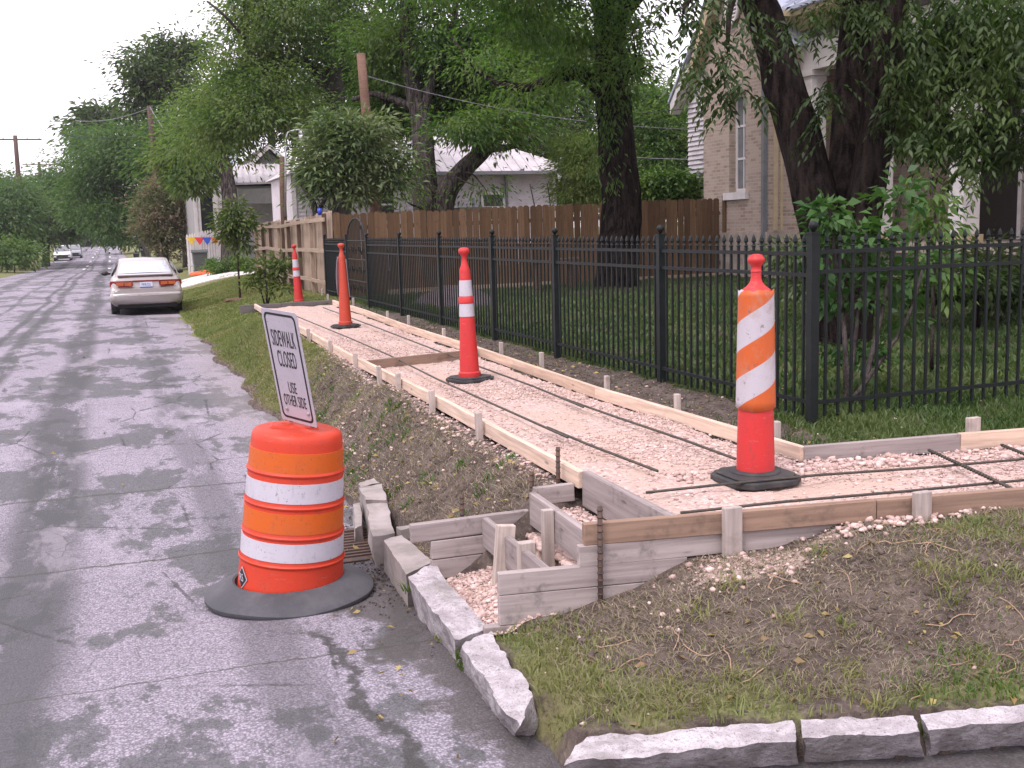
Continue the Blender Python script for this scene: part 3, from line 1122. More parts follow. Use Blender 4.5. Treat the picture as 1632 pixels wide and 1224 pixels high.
# broken inlet throat by the drain
def inlet(c, d, yaw, tilt, seed, label, m=MT['smooth_concrete']):
    rot = Matrix.Rotation(yaw, 3, 'Z') @ Matrix.Rotation(tilt, 3, 'Y')
    q = [rot @ Vector((sx * d[0] / 2, sy * d[1] / 2, d[2] / 2)) + Vector(c) for sx, sy in ((-1, 1), (-1, -1), (1, -1), (1, 1))]
    b = [rot @ Vector((sx * d[0] / 2, sy * d[1] / 2, -d[2] / 2)) + Vector(c) for sx, sy in ((-1, 1), (-1, -1), (1, -1), (1, 1))]
    return rough_block(q, b, 'inlet_stone', kerb, m, 6, .008, seed, label, 4)


kstone((584, 797), (593, 857), (628, 850), (617, 797), (580, 838), (599, 905), .17, m=MT['smooth_concrete'], amp=.008, seed=61, nu=8, label='long cracked inlet block beside the drain grate')
kstone((574, 778), (583, 796), (617, 795), (609, 770), (570, 800), (583, 832), .20, m=MT['smooth_concrete'], amp=.008, seed=67, nu=6)
kstone((563, 803), (566, 843), (577, 838), (574, 800), (561, 835), (565, 862), .10, m=MT['smooth_concrete'], amp=.006, seed=71, nu=6)
kstone((570, 771), (575, 777), (604, 768), (598, 762), (569, 782), (574, 792), .20, m=MT['smooth_concrete'], amp=.01, seed=73, nu=5)
inlet((1.53, 6.25, .06), (.10, .07, .30), R(5), R(0), 77, None)
# dark brick chamber under the grate
ch = MB()
ch.span(1.10, 1.64, 6.30, 6.34, -.5, -.03).span(1.10, 1.64, 7.07, 7.11, -.5, -.03).span(1.08, 1.12, 6.34, 7.07, -.5, -.03).span(1.62, 1.66, 6.34, 7.07, -.5, .06)
tag(ch.build('drain_chamber_walls', MT['smooth_concrete']), kind='structure')

t = thing('storm_drain', 'rusty barred storm drain grate in the gutter behind the orange barrel', 'drain grate', (1.36, 6.70, .0))
g = MB()
g.span(1.13, 1.59, 6.34, 6.385, -.03, .012).span(1.13, 1.59, 7.03, 7.075, -.03, .012).span(1.13, 1.17, 6.385, 7.03, -.03, .012).span(1.55, 1.59, 6.385, 7.03, -.03, .012)
g.build('grate_frame', MT['rust'], t)
barm = MB()
barm.box((0, 0, 0), (.38, .026, .035))
bme = barm.mesh('bar')
bme.materials.append(MT['rust'])
for k in range(10):
    o = bpy.data.objects.new('bar', bme)
    COL.objects.link(o)
    o.parent = t
    o.location = (0, -.28 + k * .063, -.012)

# ------------------------------------------------------------------ sidewalk forms
def vstake(parent, x, y, top, w_=.038, d_=.038, lean=(0, 0), m=None, bottom=None):
    z0 = bottom if bottom is not None else float(ground_z(x, y, False)) - .12
    L = top - z0
    mb = MB()
    mb.box((L / 2, 0, 0), (L, w_, d_))
    o = mb.build('stake', m or MT['stake'], None)
    o.parent = parent
    x_ = Vector((lean[0], lean[1], 1)).normalized()
    y_ = Vector((0, 1, 0))
    z_ = x_.cross(y_).normalized()
    y_ = z_.cross(x_)
    mw = Matrix((x_, y_, z_)).transposed().to_4x4()
    mw.translation = Vector((x, y, z0)) - wloc(parent)
    o.matrix_local = mw
    bb = o.modifiers.new('bevel', 'BEVEL')
    bb.width = .003
    bb.segments = 1
    return o


def run(parent, pts, thick, ht, m, gap=.004):
    for a, b in zip(pts[:-1], pts[1:]):
        a = np.array(a, float)
        b = np.array(b, float)
        u = (b - a) / np.linalg.norm(b - a)
        board(parent, a, b - u * gap, thick, ht, m)


tl = thing('sidewalk_form', 'long pale lumber form staked along the street side of the gravel walk', 'concrete form', (2.2, 5.2, .5), 'lumber forms of the sidewalk')
ys = [5.14, 8.3, 11.6, 14.9, 18.0, YEND]
jit = [0, .012, -.012, .01, -.015, 0]
run(tl, [(float(XL(y)) - .02 + j, y, ZT + j * .6) for y, j in zip(ys, jit)], .038, .09, MT['form_new'])
board(tl, (float(XL(4.15)), 4.155, ZT), (float(XL(5.13)), 5.13, ZT + .004), .042, .185, MT['form_old'])
for u, v in ((502, 523), (535, 540), (567, 560), (605, 583), (645, 593), (702, 620), (785, 657), (484, 511)):
    p = at(u, v, ZT + .065)
    vstake(tl, min(p[0], float(XL(p[1])) - .065), p[1], ZT + .065 + random.uniform(-.015, .02), .045, .04, (random.uniform(-.05, .02), random.uniform(-.04, .04)))
kp_ = at(785, 700, .5)
o = board(tl, (kp_[0] - .06, kp_[1] - .02, .53), (kp_[0] - .26, kp_[1] - .12, .43), .04, .045, MT['stake'], 'brace')

tr_ = thing('sidewalk_form', 'long fresh lumber form staked on the fence side of the gravel walk', 'concrete form', (3.5, 5.2, .5), 'lumber forms of the sidewalk')
ys = [5.16, 7.9, 11.2, 14.5, 17.8, YEND]
run(tr_, [(float(XR(y)) + .02 + j, y, ZT + j * .5) for y, j in zip(ys, [0, -.01, .012, -.01, .012, 0])], .038, .09, MT['form_new'])
for u, v in ((1238, 670), (1080, 633), (967, 602), (863, 560), (798, 548), (705, 525), (650, 505), (617, 497), (563, 476), (522, 468), (513, 460)):
    p = at(u, v, ZT + .07)
    vstake(tr_, max(p[0], float(XR(p[1])) + .065), p[1], ZT + .07 + random.uniform(-.01, .03), .045, .035, (random.uniform(-.02, .05), random.uniform(-.04, .04)))

te = thing('end_form', 'dark weathered board closing the far end of the gravel walk', 'concrete form', (3, YEND, .5), 'lumber forms of the sidewalk')
board(te, (2.15, YEND + .03, ZT - .02), (2.9, YEND + .03, ZT - .01), .04, .14, MT['form_dark'])
board(te, (2.905, YEND + .03, ZT - .01), (3.9, YEND + .03, ZT + .0), .04, .14, MT['form_dark'])
p0 = at(588, 574, ZT)
p1 = at(738, 557, ZT)
tc_ = thing('divider_board', 'brown knotty board set across the gravel walk behind the near red cone', 'concrete form', (2.9, 10.9, .6), 'lumber forms of the sidewalk')
board(tc_, (float(XL(p0[1])) + .005, p0[1], ZT + .0), (float(XR(p1[1])) - .006, p1[1], ZT - .005), .04, .10, MT['form_brown'])

tf = thing('crosswalk_form', 'front lumber form along the near edge of the right hand gravel bed', 'concrete form', (3.0, 4.0, .5), 'lumber forms of the sidewalk')
FY = lambda x: float(YF(x)) - .02
board(tf, (1.80, FY(1.80), ZT), (3.14, FY(3.14), ZT), .04, .094, MT['form_brown'])
board(tf, (3.145, FY(3.145), ZT), (5.9, FY(5.9), ZT - .01), .04, .10, MT['form_brown'])
board(tf, (5.905, FY(5.905), ZT - .01), (9, FY(9), ZT - .02), .04, .10, MT['form_brown'])
for u, v, ww in ((1162, 806, .085), (1433, 772, .085)):
    p = at(u, v, ZT + .03)
    o = vstake(tf, p[0], FY(p[0]) - .045, ZT + .03, .035, ww, (0, .01), MT['stake'], .42)
tb = thing('crosswalk_form', 'back lumber form along the fence side of the right hand gravel bed', 'concrete form', (4, 5.1, .5), 'lumber forms of the sidewalk')
BY = lambda x: float(YB(x)) + .02
board(tb, (3.555, BY(3.555), ZT), (4.53, BY(4.53), ZT + .005), .04, .10, MT['form_old'])
board(tb, (4.534, BY(4.534), ZT + .006), (6.6, BY(6.6), ZT), .04, .10, MT['form_new'])
board(tb, (6.605, BY(6.605), ZT), (9, BY(9), ZT), .04, .10, MT['form_new'])
p = at(1530, 662, ZT + .08)
vstake(tb, p[0], BY(p[0]) + .042, ZT + .085, .035, .085, (0, 0))

# stair forms: two cheeks of stacked lumber and two risers
YN, YFAR = 4.195, 5.215
tn = thing('stair_cheek_form', 'near side form of the steps, three grey boards stacked and staggered', 'concrete form', (1.9, YN, .35), 'lumber forms of the steps')
dN = lambda x: YN - .12 * (x - 1.9)
board(tn, (1.775, dN(1.775), .606), (3.02, dN(3.02), .606), .04, .092, MT['form_old'])
board(tn, (1.425, dN(1.425), .520), (2.26, dN(2.26), .514), .04, .094, MT['form_old'])
board(tn, (1.425, dN(1.425), .424), (2.12, dN(2.12), .418), .04, .13, MT['form_old'])
board(tn, (1.36, dN(1.36) + .005, .292), (1.62, dN(1.62), .292), .045, .09, MT['form_old'])
tfc = thing('stair_cheek_form', 'far side form of the steps, grey boards stacked against the dirt bank', 'concrete form', (1.8, YFAR, .35), 'lumber forms of the steps')
board(tfc, (1.30, YFAR + .02, .500), (2.02, YFAR - .0, .512), .04, .092, MT['form_old'])
board(tfc, (1.40, YFAR + .015, .405), (1.96, YFAR, .41), .04, .094, MT['form_old'])
board(tfc, (1.40, YFAR + .014, .307), (1.90, YFAR, .312), .04, .10, MT['form_old'])
board(tfc, (1.955, YFAR - .005, .625), (2.17, YFAR - .02, .63), .04, .092, MT['form_old'])
tr1 = thing('riser_form', 'lower riser board of the steps with two upright stakes', 'concrete form', (1.75, 4.7, .35), 'lumber forms of the steps')
r1a = at(778, 832, .50)
r1b = at(872, 906, .50)
board(tr1, (r1a[0] + .01, YFAR - .03, .505), (r1b[0], YN + .035, .50), .036, .15, MT['form_old'])
p = at(803, 838, .55)
vstake(tr1, p[0] - .02, p[1], .555, .04, .09, (.10, 0), MT['stake'], .25)
p = at(838, 865, .53)
vstake(tr1, p[0] - .0, p[1], .535, .05, .075, (0, 0), MT['stake'], .25)
tr2 = thing('riser_form', 'upper riser board of the steps with one tall stake', 'concrete form', (1.95, 4.7, .4), 'lumber forms of the steps')
r2a = at(857, 790, .61)
r2b = at(930, 848, .61)
board(tr2, (r2a[0], YFAR - .045, .612), (r2b[0] + .02, YN + .03, .61), .036, .17, MT['form_old'])
p = at(880, 808, .61)
vstake(tr2, p[0] - .045, p[1] - .05, .615, .04, .055, (0, 0), MT['stake'], .26)


def bar(name, label, pts, r, group, m='rebar', cat='rebar'):
    mb = MB()
    pts = [np.array(p, float) for p in pts]
    mb.tube(pts, r, 6)
    # the ribs of the bar
    if len(pts) > 1 and np.linalg.norm(pts[-1] - pts[0]) < 1.2:
        L = np.linalg.norm(pts[-1] - pts[0])
        for k in range(int(L / .03)):
            q = pts[0] + (pts[-1] - pts[0]) * (k + .5) / int(L / .03)
            u = (pts[-1] - pts[0]) / L
            mb.tube([q - u * .003, q + u * .003], r * 1.25, 6)
    return tag(mb.build(name, MT[m], None, True, org=pts[0]), label, cat, group)


def upright(u, v, top, label, x=None, y=None):
    p = at(u, v, top)
    x = p[0] if x is None else x
    y = p[1] if y is None else y
    bar('rebar_stake', label, [(x, y, float(ground_z(x, y)) - .1), (x + .005, y, top)], .011, 'upright steel stakes at the forms', 'rust', 'steel stake')


upright(949, 822, .78, 'steel stake standing against the stacked boards of the near step form', y=dN(1.87) - .045, x=1.85)
upright(912, 722, .80, 'steel stake outside the pale form at the head of the steps', x=2.135, y=5.32)
upright(834, 742, .66, 'rusty steel stake in the dirt behind the far step boards, the taller one', x=2.02, y=5.42)
upright(723, 775, .58, 'rusty steel stake in the bank above the top far step board', x=1.62, y=5.40)
ZB = .655


def pxbar(label, pix, z=ZB):
    bar('rebar', label, [at(u, v, z) + np.array([0, 0, random.uniform(-.004, .004)]) for u, v in pix], .008, 'reinforcing bars in the gravel walk')


pxbar('steel bar on the street side of the gravel walk, ending near the step corner', [(1048, 751), (940, 710), (872, 681)])
pxbar('steel bar running up the street side of the walk, lapped at its near end', [(905, 698), (800, 650), (700, 606), (620, 566), (560, 540), (470, 503)], ZB + .012)
pxbar('steel bar on the fence side between the near cone and the striped post', [(1172, 732), (1090, 702), (980, 664), (900, 636)])
pxbar('steel bar on the fence side of the walk running past the orange cone', [(930, 648), (850, 616), (760, 583), (680, 553), (600, 522), (515, 490)], ZB + .012)
pxbar('long steel bar lying along the near form of the right hand gravel bed', [(1085, 817), (1250, 800), (1440, 782), (1632, 765), (1750, 752)])
pxbar('long steel bar passing behind the striped post in the right hand bed', [(1030, 784), (1150, 771), (1300, 758), (1480, 744), (1632, 731), (1750, 720)])
pxbar('short steel crossbar tied over two bars near the front stake', [(1480, 718), (1545, 745), (1612, 778)], ZB + .016)
pxbar('short steel crossbar at the right end by the fresh back form', [(1596, 709), (1650, 731), (1740, 768)], ZB + .016)

# ------------------------------------------------------------------ traffic barrel
BX, BY_ = at(463, 950, 0.0)[:2]
bz = float(road_z(BX, BY_)) + .012
t = thing('traffic_barrel', 'orange traffic barrel with white bands on a wide rubber ring', 'traffic barrel', (BX, BY_, bz))
ringp = [(.20, .0), (.445, .0), (.452, .010), (.452, .026), (.44, .036), (.345, .085), (.302, .102), (.290, .098), (.284, .06), (.27, .03)]
rg = MB()
rg.lathe(ringp, 56, (BX, BY_, bz))
ro = rg.build('rubber_base', MT['ring'], t, 40)
for vtx in ro.data.vertices:
    a = math.atan2(vtx.co.y, vtx.co.x)
    k = math.hypot(vtx.co.x, vtx.co.y)
    if k > .4:
        vtx.co.z += .004 * math.sin(a * 2 + 1) + .004 * math.sin(5 * a)


def bpart(name, prof, m, smooth=35):
    mb = MB()
    mb.lathe([(r_ * .945, z_) for r_, z_ in prof], 64, (BX, BY_, bz))
    o = mb.build(name, m, t, smooth)
    # the drum leans a little in its ring
    ax = Vector((fwd.x, fwd.y, 0)).normalized()
    o.matrix_local = Matrix.Rotation(R(5.6), 4, ax)
    return o


tiers = [(.02, .225, .298, .293), (.225, .375, .288, .283), (.375, .535, .281, .276), (.535, .705, .272, .267)]
prof = []
for z0, z1, r0, r1 in tiers:
    prof += [(r0, z0), (r0 + .004, z0 + .008), (r0, z0 + .022), (r1, z1 - .012), (r1 + .006, z1 - .006), (r1 + .008, z1 + .002), (r1 + .002, z1 + .010)]
prof += [(.262, .72), (.257, .80), (.254, .865), (.249, .892), (.238, .908), (.21, .918), (.12, .914), (.04, .918)]
bpart('drum', prof, MT['orange'], 40)
for nm, z0, z1, r0, m in (('reflective_band', .715, .822, .2625, 'amber'), ('reflective_band', .562, .665, .2715, 'white_sheet'), ('reflective_band', .400, .508, .2805, 'amber'), ('reflective_band', .252, .350, .2885, 'white_sheet')):
    r1 = r0 - .0035
    bpart(nm, [(r0 - .004, z0 - .001), (r0 + .0025, z0), (r1 + .0025, z1), (r1 - .004, z1 + .001)], MT[m], 60)
# raised handle on the lid
hd = MB()
for k in range(9):
    pass
fx = Vector((fwd.x, fwd.y, 0)).normalized()
rx_ = Vector((fx.y, -fx.x, 0))
cb = Vector((BX, BY_, bz))
lid = MB()
lid.beam(cb - rx_ * .15 + fx * .0 + Vector((0, 0, .914)), cb + rx_ * .10 + fx * .06 + Vector((0, 0, .912)), .13, .030)
lo = lid.build('handle', MT['orange'], t, False, bev=.012)
lo.matrix_local = Matrix.Rotation(R(5.6), 4, fx)
# diamond sticker low on the left of the drum
st = MB()
a0 = math.atan2(-fx.y, -fx.x)


def onring(ang, z, r):
    q = Vector((math.cos(ang) * r, math.sin(ang) * r, z))
    return cb + Matrix.Rotation(R(5.6), 3, fx) @ q


def dia(rr, h, wv, za, ac):
    return [onring(ac, za + h, rr), onring(ac - wv, za, rr), onring(ac, za - h, rr), onring(ac + wv, za, rr)]


ac = a0 - .93
st.add(dia(.2850, .062, .20, .128, ac), [(0, 1, 2, 3)])
st.build('sticker', MT['white_sheet'], t)
st = MB()
st.add(dia(.2868, .053, .17, .128, ac), [(0, 1, 2, 3)])
sk = st.build('sticker_field', MT['black_ink'], t)


def text_part(txt, size, m, parent, mw, sx=.62, extr=.0006, name='lettering', spacing=1.0, bold=.0):
    cu = bpy.data.curves.new(name, 'FONT')
    cu.body = txt
    cu.size = size
    cu.align_x = 'CENTER'
    cu.align_y = 'CENTER'
    cu.extrude = extr
    cu.offset = size * bold
    cu.space_character = spacing
    tmp = bpy.data.objects.new('tmp_text', cu)
    COL.objects.link(tmp)
    bpy.context.view_layer.update()
    dg = bpy.context.evaluated_depsgraph_get()
    me = bpy.data.meshes.new_from_object(tmp.evaluated_get(dg))
    bpy.data.objects.remove(tmp)
    me.name = name
    me.materials.clear()
    me.materials.append(m)
    for vx in me.vertices:
        vx.co.x *= sx
    o = bpy.data.objects.new(name, me)
    COL.objects.link(o)
    o.parent = parent
    m2 = mw.copy()
    m2.translation = mw.translation - wloc(parent)
    o.matrix_local = m2
    return o


def frame(xv, yv, org):
    xv = Vector(xv).normalized()
    yv = Vector(yv)
    zv = xv.cross(yv).normalized()
    yv = zv.cross(xv)
    m = Matrix((xv, yv, zv)).transposed().to_4x4()
    m.translation = Vector(org)
    return m


q0 = onring(ac, .128, .2880)
nrm = (onring(ac, .128, .4) - q0).normalized()
text_part('RS', .06, MT['white_sheet'], t, frame(Vector((0, 0, 1)).cross(nrm), (0, 0, 1), q0), .8)

# ------------------------------------------------------------------ sidewalk closed sign
BLp = atD(450, 667, 5.98)
BRp = atD(505.5, 682, 5.78)
TLp = atD(415, 490, 5.774)
ex = Vector(BRp - BLp)
SW = ex.length
ex.normalize()
ey = Vector(TLp - BLp)
ey = (ey - ex * ey.dot(ex))
SH = Vector(TLp - BLp).length
sm = frame(ex, ey, Vector((BLp + BRp) / 2))
t = thing('traffic_sign', 'white SIDEWALK CLOSED sign leaning on top of the orange barrel', 'sign', (BLp + BRp) / 2)


def spart(name, mb, m, dz=0., bev=0):
    o = mb.build(name, m, None, bev=bev)
    o.parent = t
    m2 = sm.to_3x3().to_4x4()
    m2.translation = sm.to_3x3() @ Vector((0, 0, dz))
    o.matrix_local = m2
    return o


def rrect(w_, h_, r, y0=0, n=5):
    P = []
    for cx, cy, a in ((w_ / 2 - r, h_ - r, 0), (-w_ / 2 + r, h_ - r, PI / 2), (-w_ / 2 + r, r, PI), (w_ / 2 - r, r, 1.5 * PI)):
        for k in range(n + 1):
            P.append((cx + r * math.cos(a + k * PI / 2 / n), cy + r * math.sin(a + k * PI / 2 / n) + y0))
    return P


mb = MB()
mb.prism([(x, y, -.003) for x, y in rrect(SW, SH, .012)], (0, 0, .004))
spart('panel', mb, MT['sign_white'])
outer = rrect(SW - .036, SH - .036, .03, .018)
inner = rrect(SW - .060, SH - .060, .022, .030)
mb = MB()
nn = len(outer)
vs = [(x, y, .0012) for x, y in outer] + [(x, y, .0012) for x, y in inner] + [(x, y, .0022) for x, y in outer] + [(x, y, .0022) for x, y in inner]
fs = []
for i in range(nn):
    j = (i + 1) % nn
    fs += [(2 * nn + i, 2 * nn + j, 3 * nn + j, 3 * nn + i), (i, j, 2 * nn + j, 2 * nn + i), (nn + j, nn + i, 3 * nn + i, 3 * nn + j)]
mb.add(vs, fs)
spart('border', mb, MT['black_ink'])
for txt, fy, sz, wd in (('SIDEWALK', .745, .128, .82), ('CLOSED', .565, .128, .64), ('USE', .315, .090, .28), ('OTHER SIDE', .195, .090, .78)):
    mm_ = sm.copy()
    mm_.translation = sm @ Vector((.0, fy * SH, .0022))
    o = text_part(txt, sz, MT['black_ink'], t, mm_, 1.0, .0006, spacing=1.08)
    xs = [v_.co.x for v_ in o.data.vertices]
    k = wd * (SW - .06) / (max(xs) - min(xs))
    for v_ in o.data.vertices:
        v_.co.x *= k
bo = MB()
for x in (-.085, .10):
    bo.lathe([(.010, 0), (.010, .004), (.005, .007)], 10, (x, .07, .002))
spart('bolt', bo, MT['zinc'])
br = MB()
for x in (-.085, .10):
    br.box((x, .04, -.012), (.028, .10, .014))
spart('bracket', br, MT['rust'])

# ------------------------------------------------------------------ cones and striped post
def octagon(r, cham=.38):
    a = r * (1 - cham)
    return [(r, -a), (r, a), (a, r), (-a, r), (-r, a), (-r, -a), (-a, -r), (a, -r)]


def cone_body(mb, c, H, r0, r1):
    mb.lathe([(r0 + .012, .0), (r0 + .012, .035), (r0, .045), (r1, H), (r1 * .98, H + .008), (r1 * .70, H + .045), (r1 * .52, H + .085), (r1 * .50, H + .125), (r1 * .72, H + .14), (r1 * .98, H + .155),
              (r1 * 1.05, H + .172), (r1 * .95, H + .19), (r1 * .6, H + .20), (r1 * .1, H + .203)], 36, c)


def make_cone(loc, label, H, m, bands, sheet_=False, name='traffic_cone', lean=0):
    t = thing(name, label, 'traffic cone', loc, 'tall cones along the gravel walk')
    x, y, z = loc
    mb = MB()
    mb.prism([(x + a, y + b, z) for a, b in octagon(.185)], (0, 0, .028))
    mb.prism([(x + a, y + b, z + .028) for a, b in octagon(.165)], (0, 0, .012))
    mb.build('rubber_base', MT['rubber'], t, bev=.006)
    r0, r1 = .088, .047
    mb = MB()
    cone_body(mb, (x, y, z + .04), H, r0, r1)
    o = mb.build('cone_body', m, t, 45)
    rad = lambda zz: r0 + (r1 - r0) * (zz - .045) / (H - .045)
    for z0, z1 in bands:
        mb = MB()
        mb.lathe([(rad(z0), z0), (rad(z0) + .0035, z0 + .001), (rad(z1) + .0035, z1 - .001), (rad(z1), z1)], 36, (x, y, z + .04))
        mb.build('reflective_band', MT['white_sheet'], t, 45)
    if len(bands) == 2:
        zc = (bands[0][1] + bands[1][0]) / 2
        mb = MB()
        mb.lathe([(rad(zc), zc - .035), (rad(zc) + .009, zc - .028), (rad(zc) + .010, zc + .02), (rad(zc), zc + .032)], 36, (x, y, z + .04))
        mb.build('collar', m, t, 45)
    if sheet_:
        # a loosened pale sleeve standing off the back of the cone
        mb = MB()
        a0 = math.atan2(y, x) + R(-20)
        vs = []
        N = 14
        for j in range(7):
            zz = .38 + j * .09
            for i in range(N + 1):
                an = a0 - 1.9 + 3.8 * i / N
                rr = rad(min(zz, .92)) + .004 + (.010 + .026 * math.sin(PI * (j + .6) / 7)) * max(0, (i / N - .5) * 2) ** 2 + .010 * max(0, (.5 - i / N) * 2)
                vs.append((x + rr * math.cos(an), y + rr * math.sin(an), z + .04 + zz + .05 * (i / N)))
        fs = [(j * (N + 1) + i, j * (N + 1) + i + 1, (j + 1) * (N + 1) + i + 1, (j + 1) * (N + 1) + i) for j in range(6) for i in range(N)]
        mb.add(vs, fs)
        o = mb.build('loose_sleeve', MT['white_sheet'], t, True)
        s_ = o.modifiers.new('solid', 'SOLIDIFY')
        s_.thickness = .003
    t.rotation_euler = (0, R(lean), R(20))
    return t


def spot(u, v, z=.615):
    p = at(u, v, z)
    return (p[0], p[1], z)


make_cone(spot(749, 606), 'red cone with two white bands nearest on the gravel walk, by the knotty board', .94, MT['cone_red'], [(.535, .650), (.715, .855)], lean=-1.0)
make_cone(spot(551, 521), 'faded orange cone with a loose pale sleeve and no white bands', .955, MT['cone_orange'], [], True, lean=-.6)
p3 = at(477, 484, .60)
make_cone((p3[0], p3[1], float(ground_z(p3[0], p3[1], False))), 'farthest red cone with two white bands, beside the leafy shrub', .92, MT['cone_red'], [(.50, .62), (.68, .83)], lean=-2.5)

dp = at(1204, 766, .612)
t = thing('channelizer_post', 'red tubular post with a scuffed orange and white striped sleeve on a black octagonal foot', 'traffic post', (dp[0], dp[1], .612))
x, y, z = dp[0], dp[1], .612
mb = MB()
mb.prism([(x + a, y + b, z) for a, b in octagon(.198)], (0, 0, .034))
mb.prism([(x + a * 1.0, y + b * 1.0, z + .034) for a, b in octagon(.174)], (0, 0, .014))
mb.lathe([(.13, .046), (.125, .058), (.100, .064)], 24, (x, y, z))
mb.build('rubber_foot', MT['rubber'], t, bev=.008)
mb = MB()
mb.lathe([(.098, .050), (.097, .12), (.091, .35), (.078, .98), (.074, .995), (.050, 1.012), (.034, 1.03), (.027, 1.05), (.026, 1.085), (.030, 1.088), (.026, 1.092), (.026, 1.115), (.038, 1.13), (.044, 1.142), (.043, 1.155), (.035, 1.162), (.033, 1.17), (.012, 1.176)], 36, (x, y, z))
mb.build('post', MT['cone_red'], t, 45)
a0 = math.atan2(-y, -x)
N = 18
vs = []
uv = []
rows = 20
for j in range(rows + 1):
    hh = .60 * j / rows
    zz = .395 + hh
    for i in range(N + 1):
        an = a0 - 1.75 + 3.5 * i / N
        rr = .0865 - .012 * (zz - .35) / .63 + .007 + .008 * abs(i / N - .5) * 2
        top = .004 * math.sin(i * 2.1) + .003 * math.sin(i * 5.3) if j == rows else 0
        bot = -.02 * (1 - abs(i / N - .5) * 2) if j == 0 else 0
        vs.append((x + rr * math.cos(an), y + rr * math.sin(an), z + zz + top + bot))
        uv.append((i / N * .30, hh))
fs = [(j * (N + 1) + i, j * (N + 1) + i + 1, (j + 1) * (N + 1) + i + 1, (j + 1) * (N + 1) + i) for j in range(rows) for i in range(N)]
mb = MB()
mb.add(vs, fs)
so = mb.build('striped_sleeve', MT['stripes'], t, True)
ul = so.data.uv_layers.new(name='print')
for lp in so.data.loops:
    ul.data[lp.index].uv = uv[lp.vertex_index]
s_ = so.modifiers.new('solid', 'SOLIDIFY')
s_.thickness = .002
s_.offset = 1

# ------------------------------------------------------------------ iron fences
def picket_mesh(h, zb, r=.0085, spear=True):
    mb = MB()
    mb.span(-r, r, -r, r, zb, h - .085)
    if spear:
        mb.lathe([(r * 1.1, h - .09), (r * 2.1, h - .083), (r * 1.1, h - .074), (r * .9, h - .062), (r * 2.0, h - .048), (r * 1.5, h - .025), (r * .2, h)], 6, (0, 0, 0))
    else:
        mb.span(-r, r, -r, r, h - .085, h - .04)
    me = mb.mesh('picket')
    me.materials.append(MT['iron'])
    return me


def iron_fence(label, p0, posts, ztop, zbase, pitch, rails, end_gap=.05, ball=True, spear=True, post_w=.06, group='black iron fences of the yard'):
    """posts: list of points (x, y)"""
    t = thing('iron_fence', label, 'fence', (p0[0], p0[1], zbase), group)
    for (x, y) in posts:
        mb = MB()
        mb.box((x, y, (zbase - .1 + ztop) / 2), (post_w, post_w, ztop - zbase + .1))
        mb.box((x, y, ztop + .006), (post_w + .014, post_w + .014, .012))
        o = mb.build('post', MT['iron'], t)
        if ball:
            bb = MB()
            bb.lathe([(.012, 0), (.014, .012), (.026, .022), (.034, .04), (.030, .058), (.016, .070), (.002, .074)], 12, (x, y, ztop + .012))
            b = bb.build('finial', MT['iron'], o, True)
    pm = picket_mesh(ztop + .0 - zbase, .03, spear=spear)
    for i, (a, b) in enumerate(zip(posts[:-1], posts[1:])):
        a = np.array(a)
        b = np.array(b)
        L = np.linalg.norm(b - a)
        u = (b - a) / L
        for rz in rails:
            mb = MB()
            mb.beam((*(a + u * .03), zbase + rz), (*(b - u * .03), zbase + rz), .026, .026)
            mb.build('rail', MT['iron'], t)
        n_ = int(round(L / pitch))
        for k in range(1, n_):
            q = a + u * L * k / n_
            o = bpy.data.objects.new('picket', pm)
            COL.objects.link(o)
            o.parent = t
            o.location = (q[0] - p0[0], q[1] - p0[1], 0)
            o.rotation_euler = (0, 0, math.atan2(u[1], u[0]))
    return t


FX = 4.33
pys = [6.2, 8.36, 10.72, 12.74, 15.05, 17.35, 19.75]
iron_fence('long black iron picket fence with spear tips beside the gravel walk', (FX, 6.2), [(FX, y_) for y_ in pys], 1.86, .61, .105, (.13, .98, 1.12))
# ornate garden gate with an arched head, then the last short fence to the wooden corner
gt = thing('iron_gate', 'black iron garden gate with arched head and leaf scrolls', 'gate', (FX, 20.7, .6))
mb = MB()
mb.tube([(FX, 19.86, .68), (FX, 19.86, 1.80)], .016, 6).tube([(FX, 21.50, .68), (FX, 21.50, 1.80)], .016, 6)
for zz in (.72, 1.05, 1.45, 1.80):
    mb.tube([(FX, 19.86, zz), (FX, 21.50, zz)], .013, 6)
mb.build('gate_frame', MT['iron'], gt)
mb = MB()
mb.tube([(FX, 20.68 + .82 * math.cos(a), 1.80 + .42 * math.sin(a)) for a in np.linspace(0, PI, 14)], .016, 6)
mb.build('arch', MT['iron'], gt)
for k in range(13):
    yy = 19.86 + 1.64 * (k + .5) / 13
    mb = MB()
    mb.tube([(FX, yy, .72), (FX, yy, 1.80 + .42 * math.sqrt(max(0, 1 - ((yy - 20.68) / .82) ** 2)))], .008, 5)
    mb.build('picket', MT['iron'], gt)
for zc in (.9, 1.25, 1.62):
    for k in range(5):
        yc = 20.05 + k * .32
        mb = MB()
        mb.tube([(FX - .01, yc + (.10 - .007 * j) * math.cos(j * .7), zc + (.10 - .007 * j) * math.sin(j * .7)) for j in range(13)], .008, 5)
        mb.build('scroll', MT['iron'], gt)
iron_fence('short black iron fence between the garden gate and the wooden fence corner', (FX, 21.6), [(FX, 21.58), (FX, 23.95)], 1.86, .61, .105, (.13, .98, 1.12))
# fence along the cross street side
c2 = []
dirx = np.array([1.0, .03])
dirx /= np.linalg.norm(dirx)
c0 = np.array([FX, 6.2])
t2 = iron_fence('near black iron picket fence with tall spear tips in front of the leafy shrub', (FX, 6.2), [tuple(c0 + dirx * s_) for s_ in (.001, 2.75, 5.5)], 1.86, .61, .105, (.13, 1.0, 1.13), ball=False)

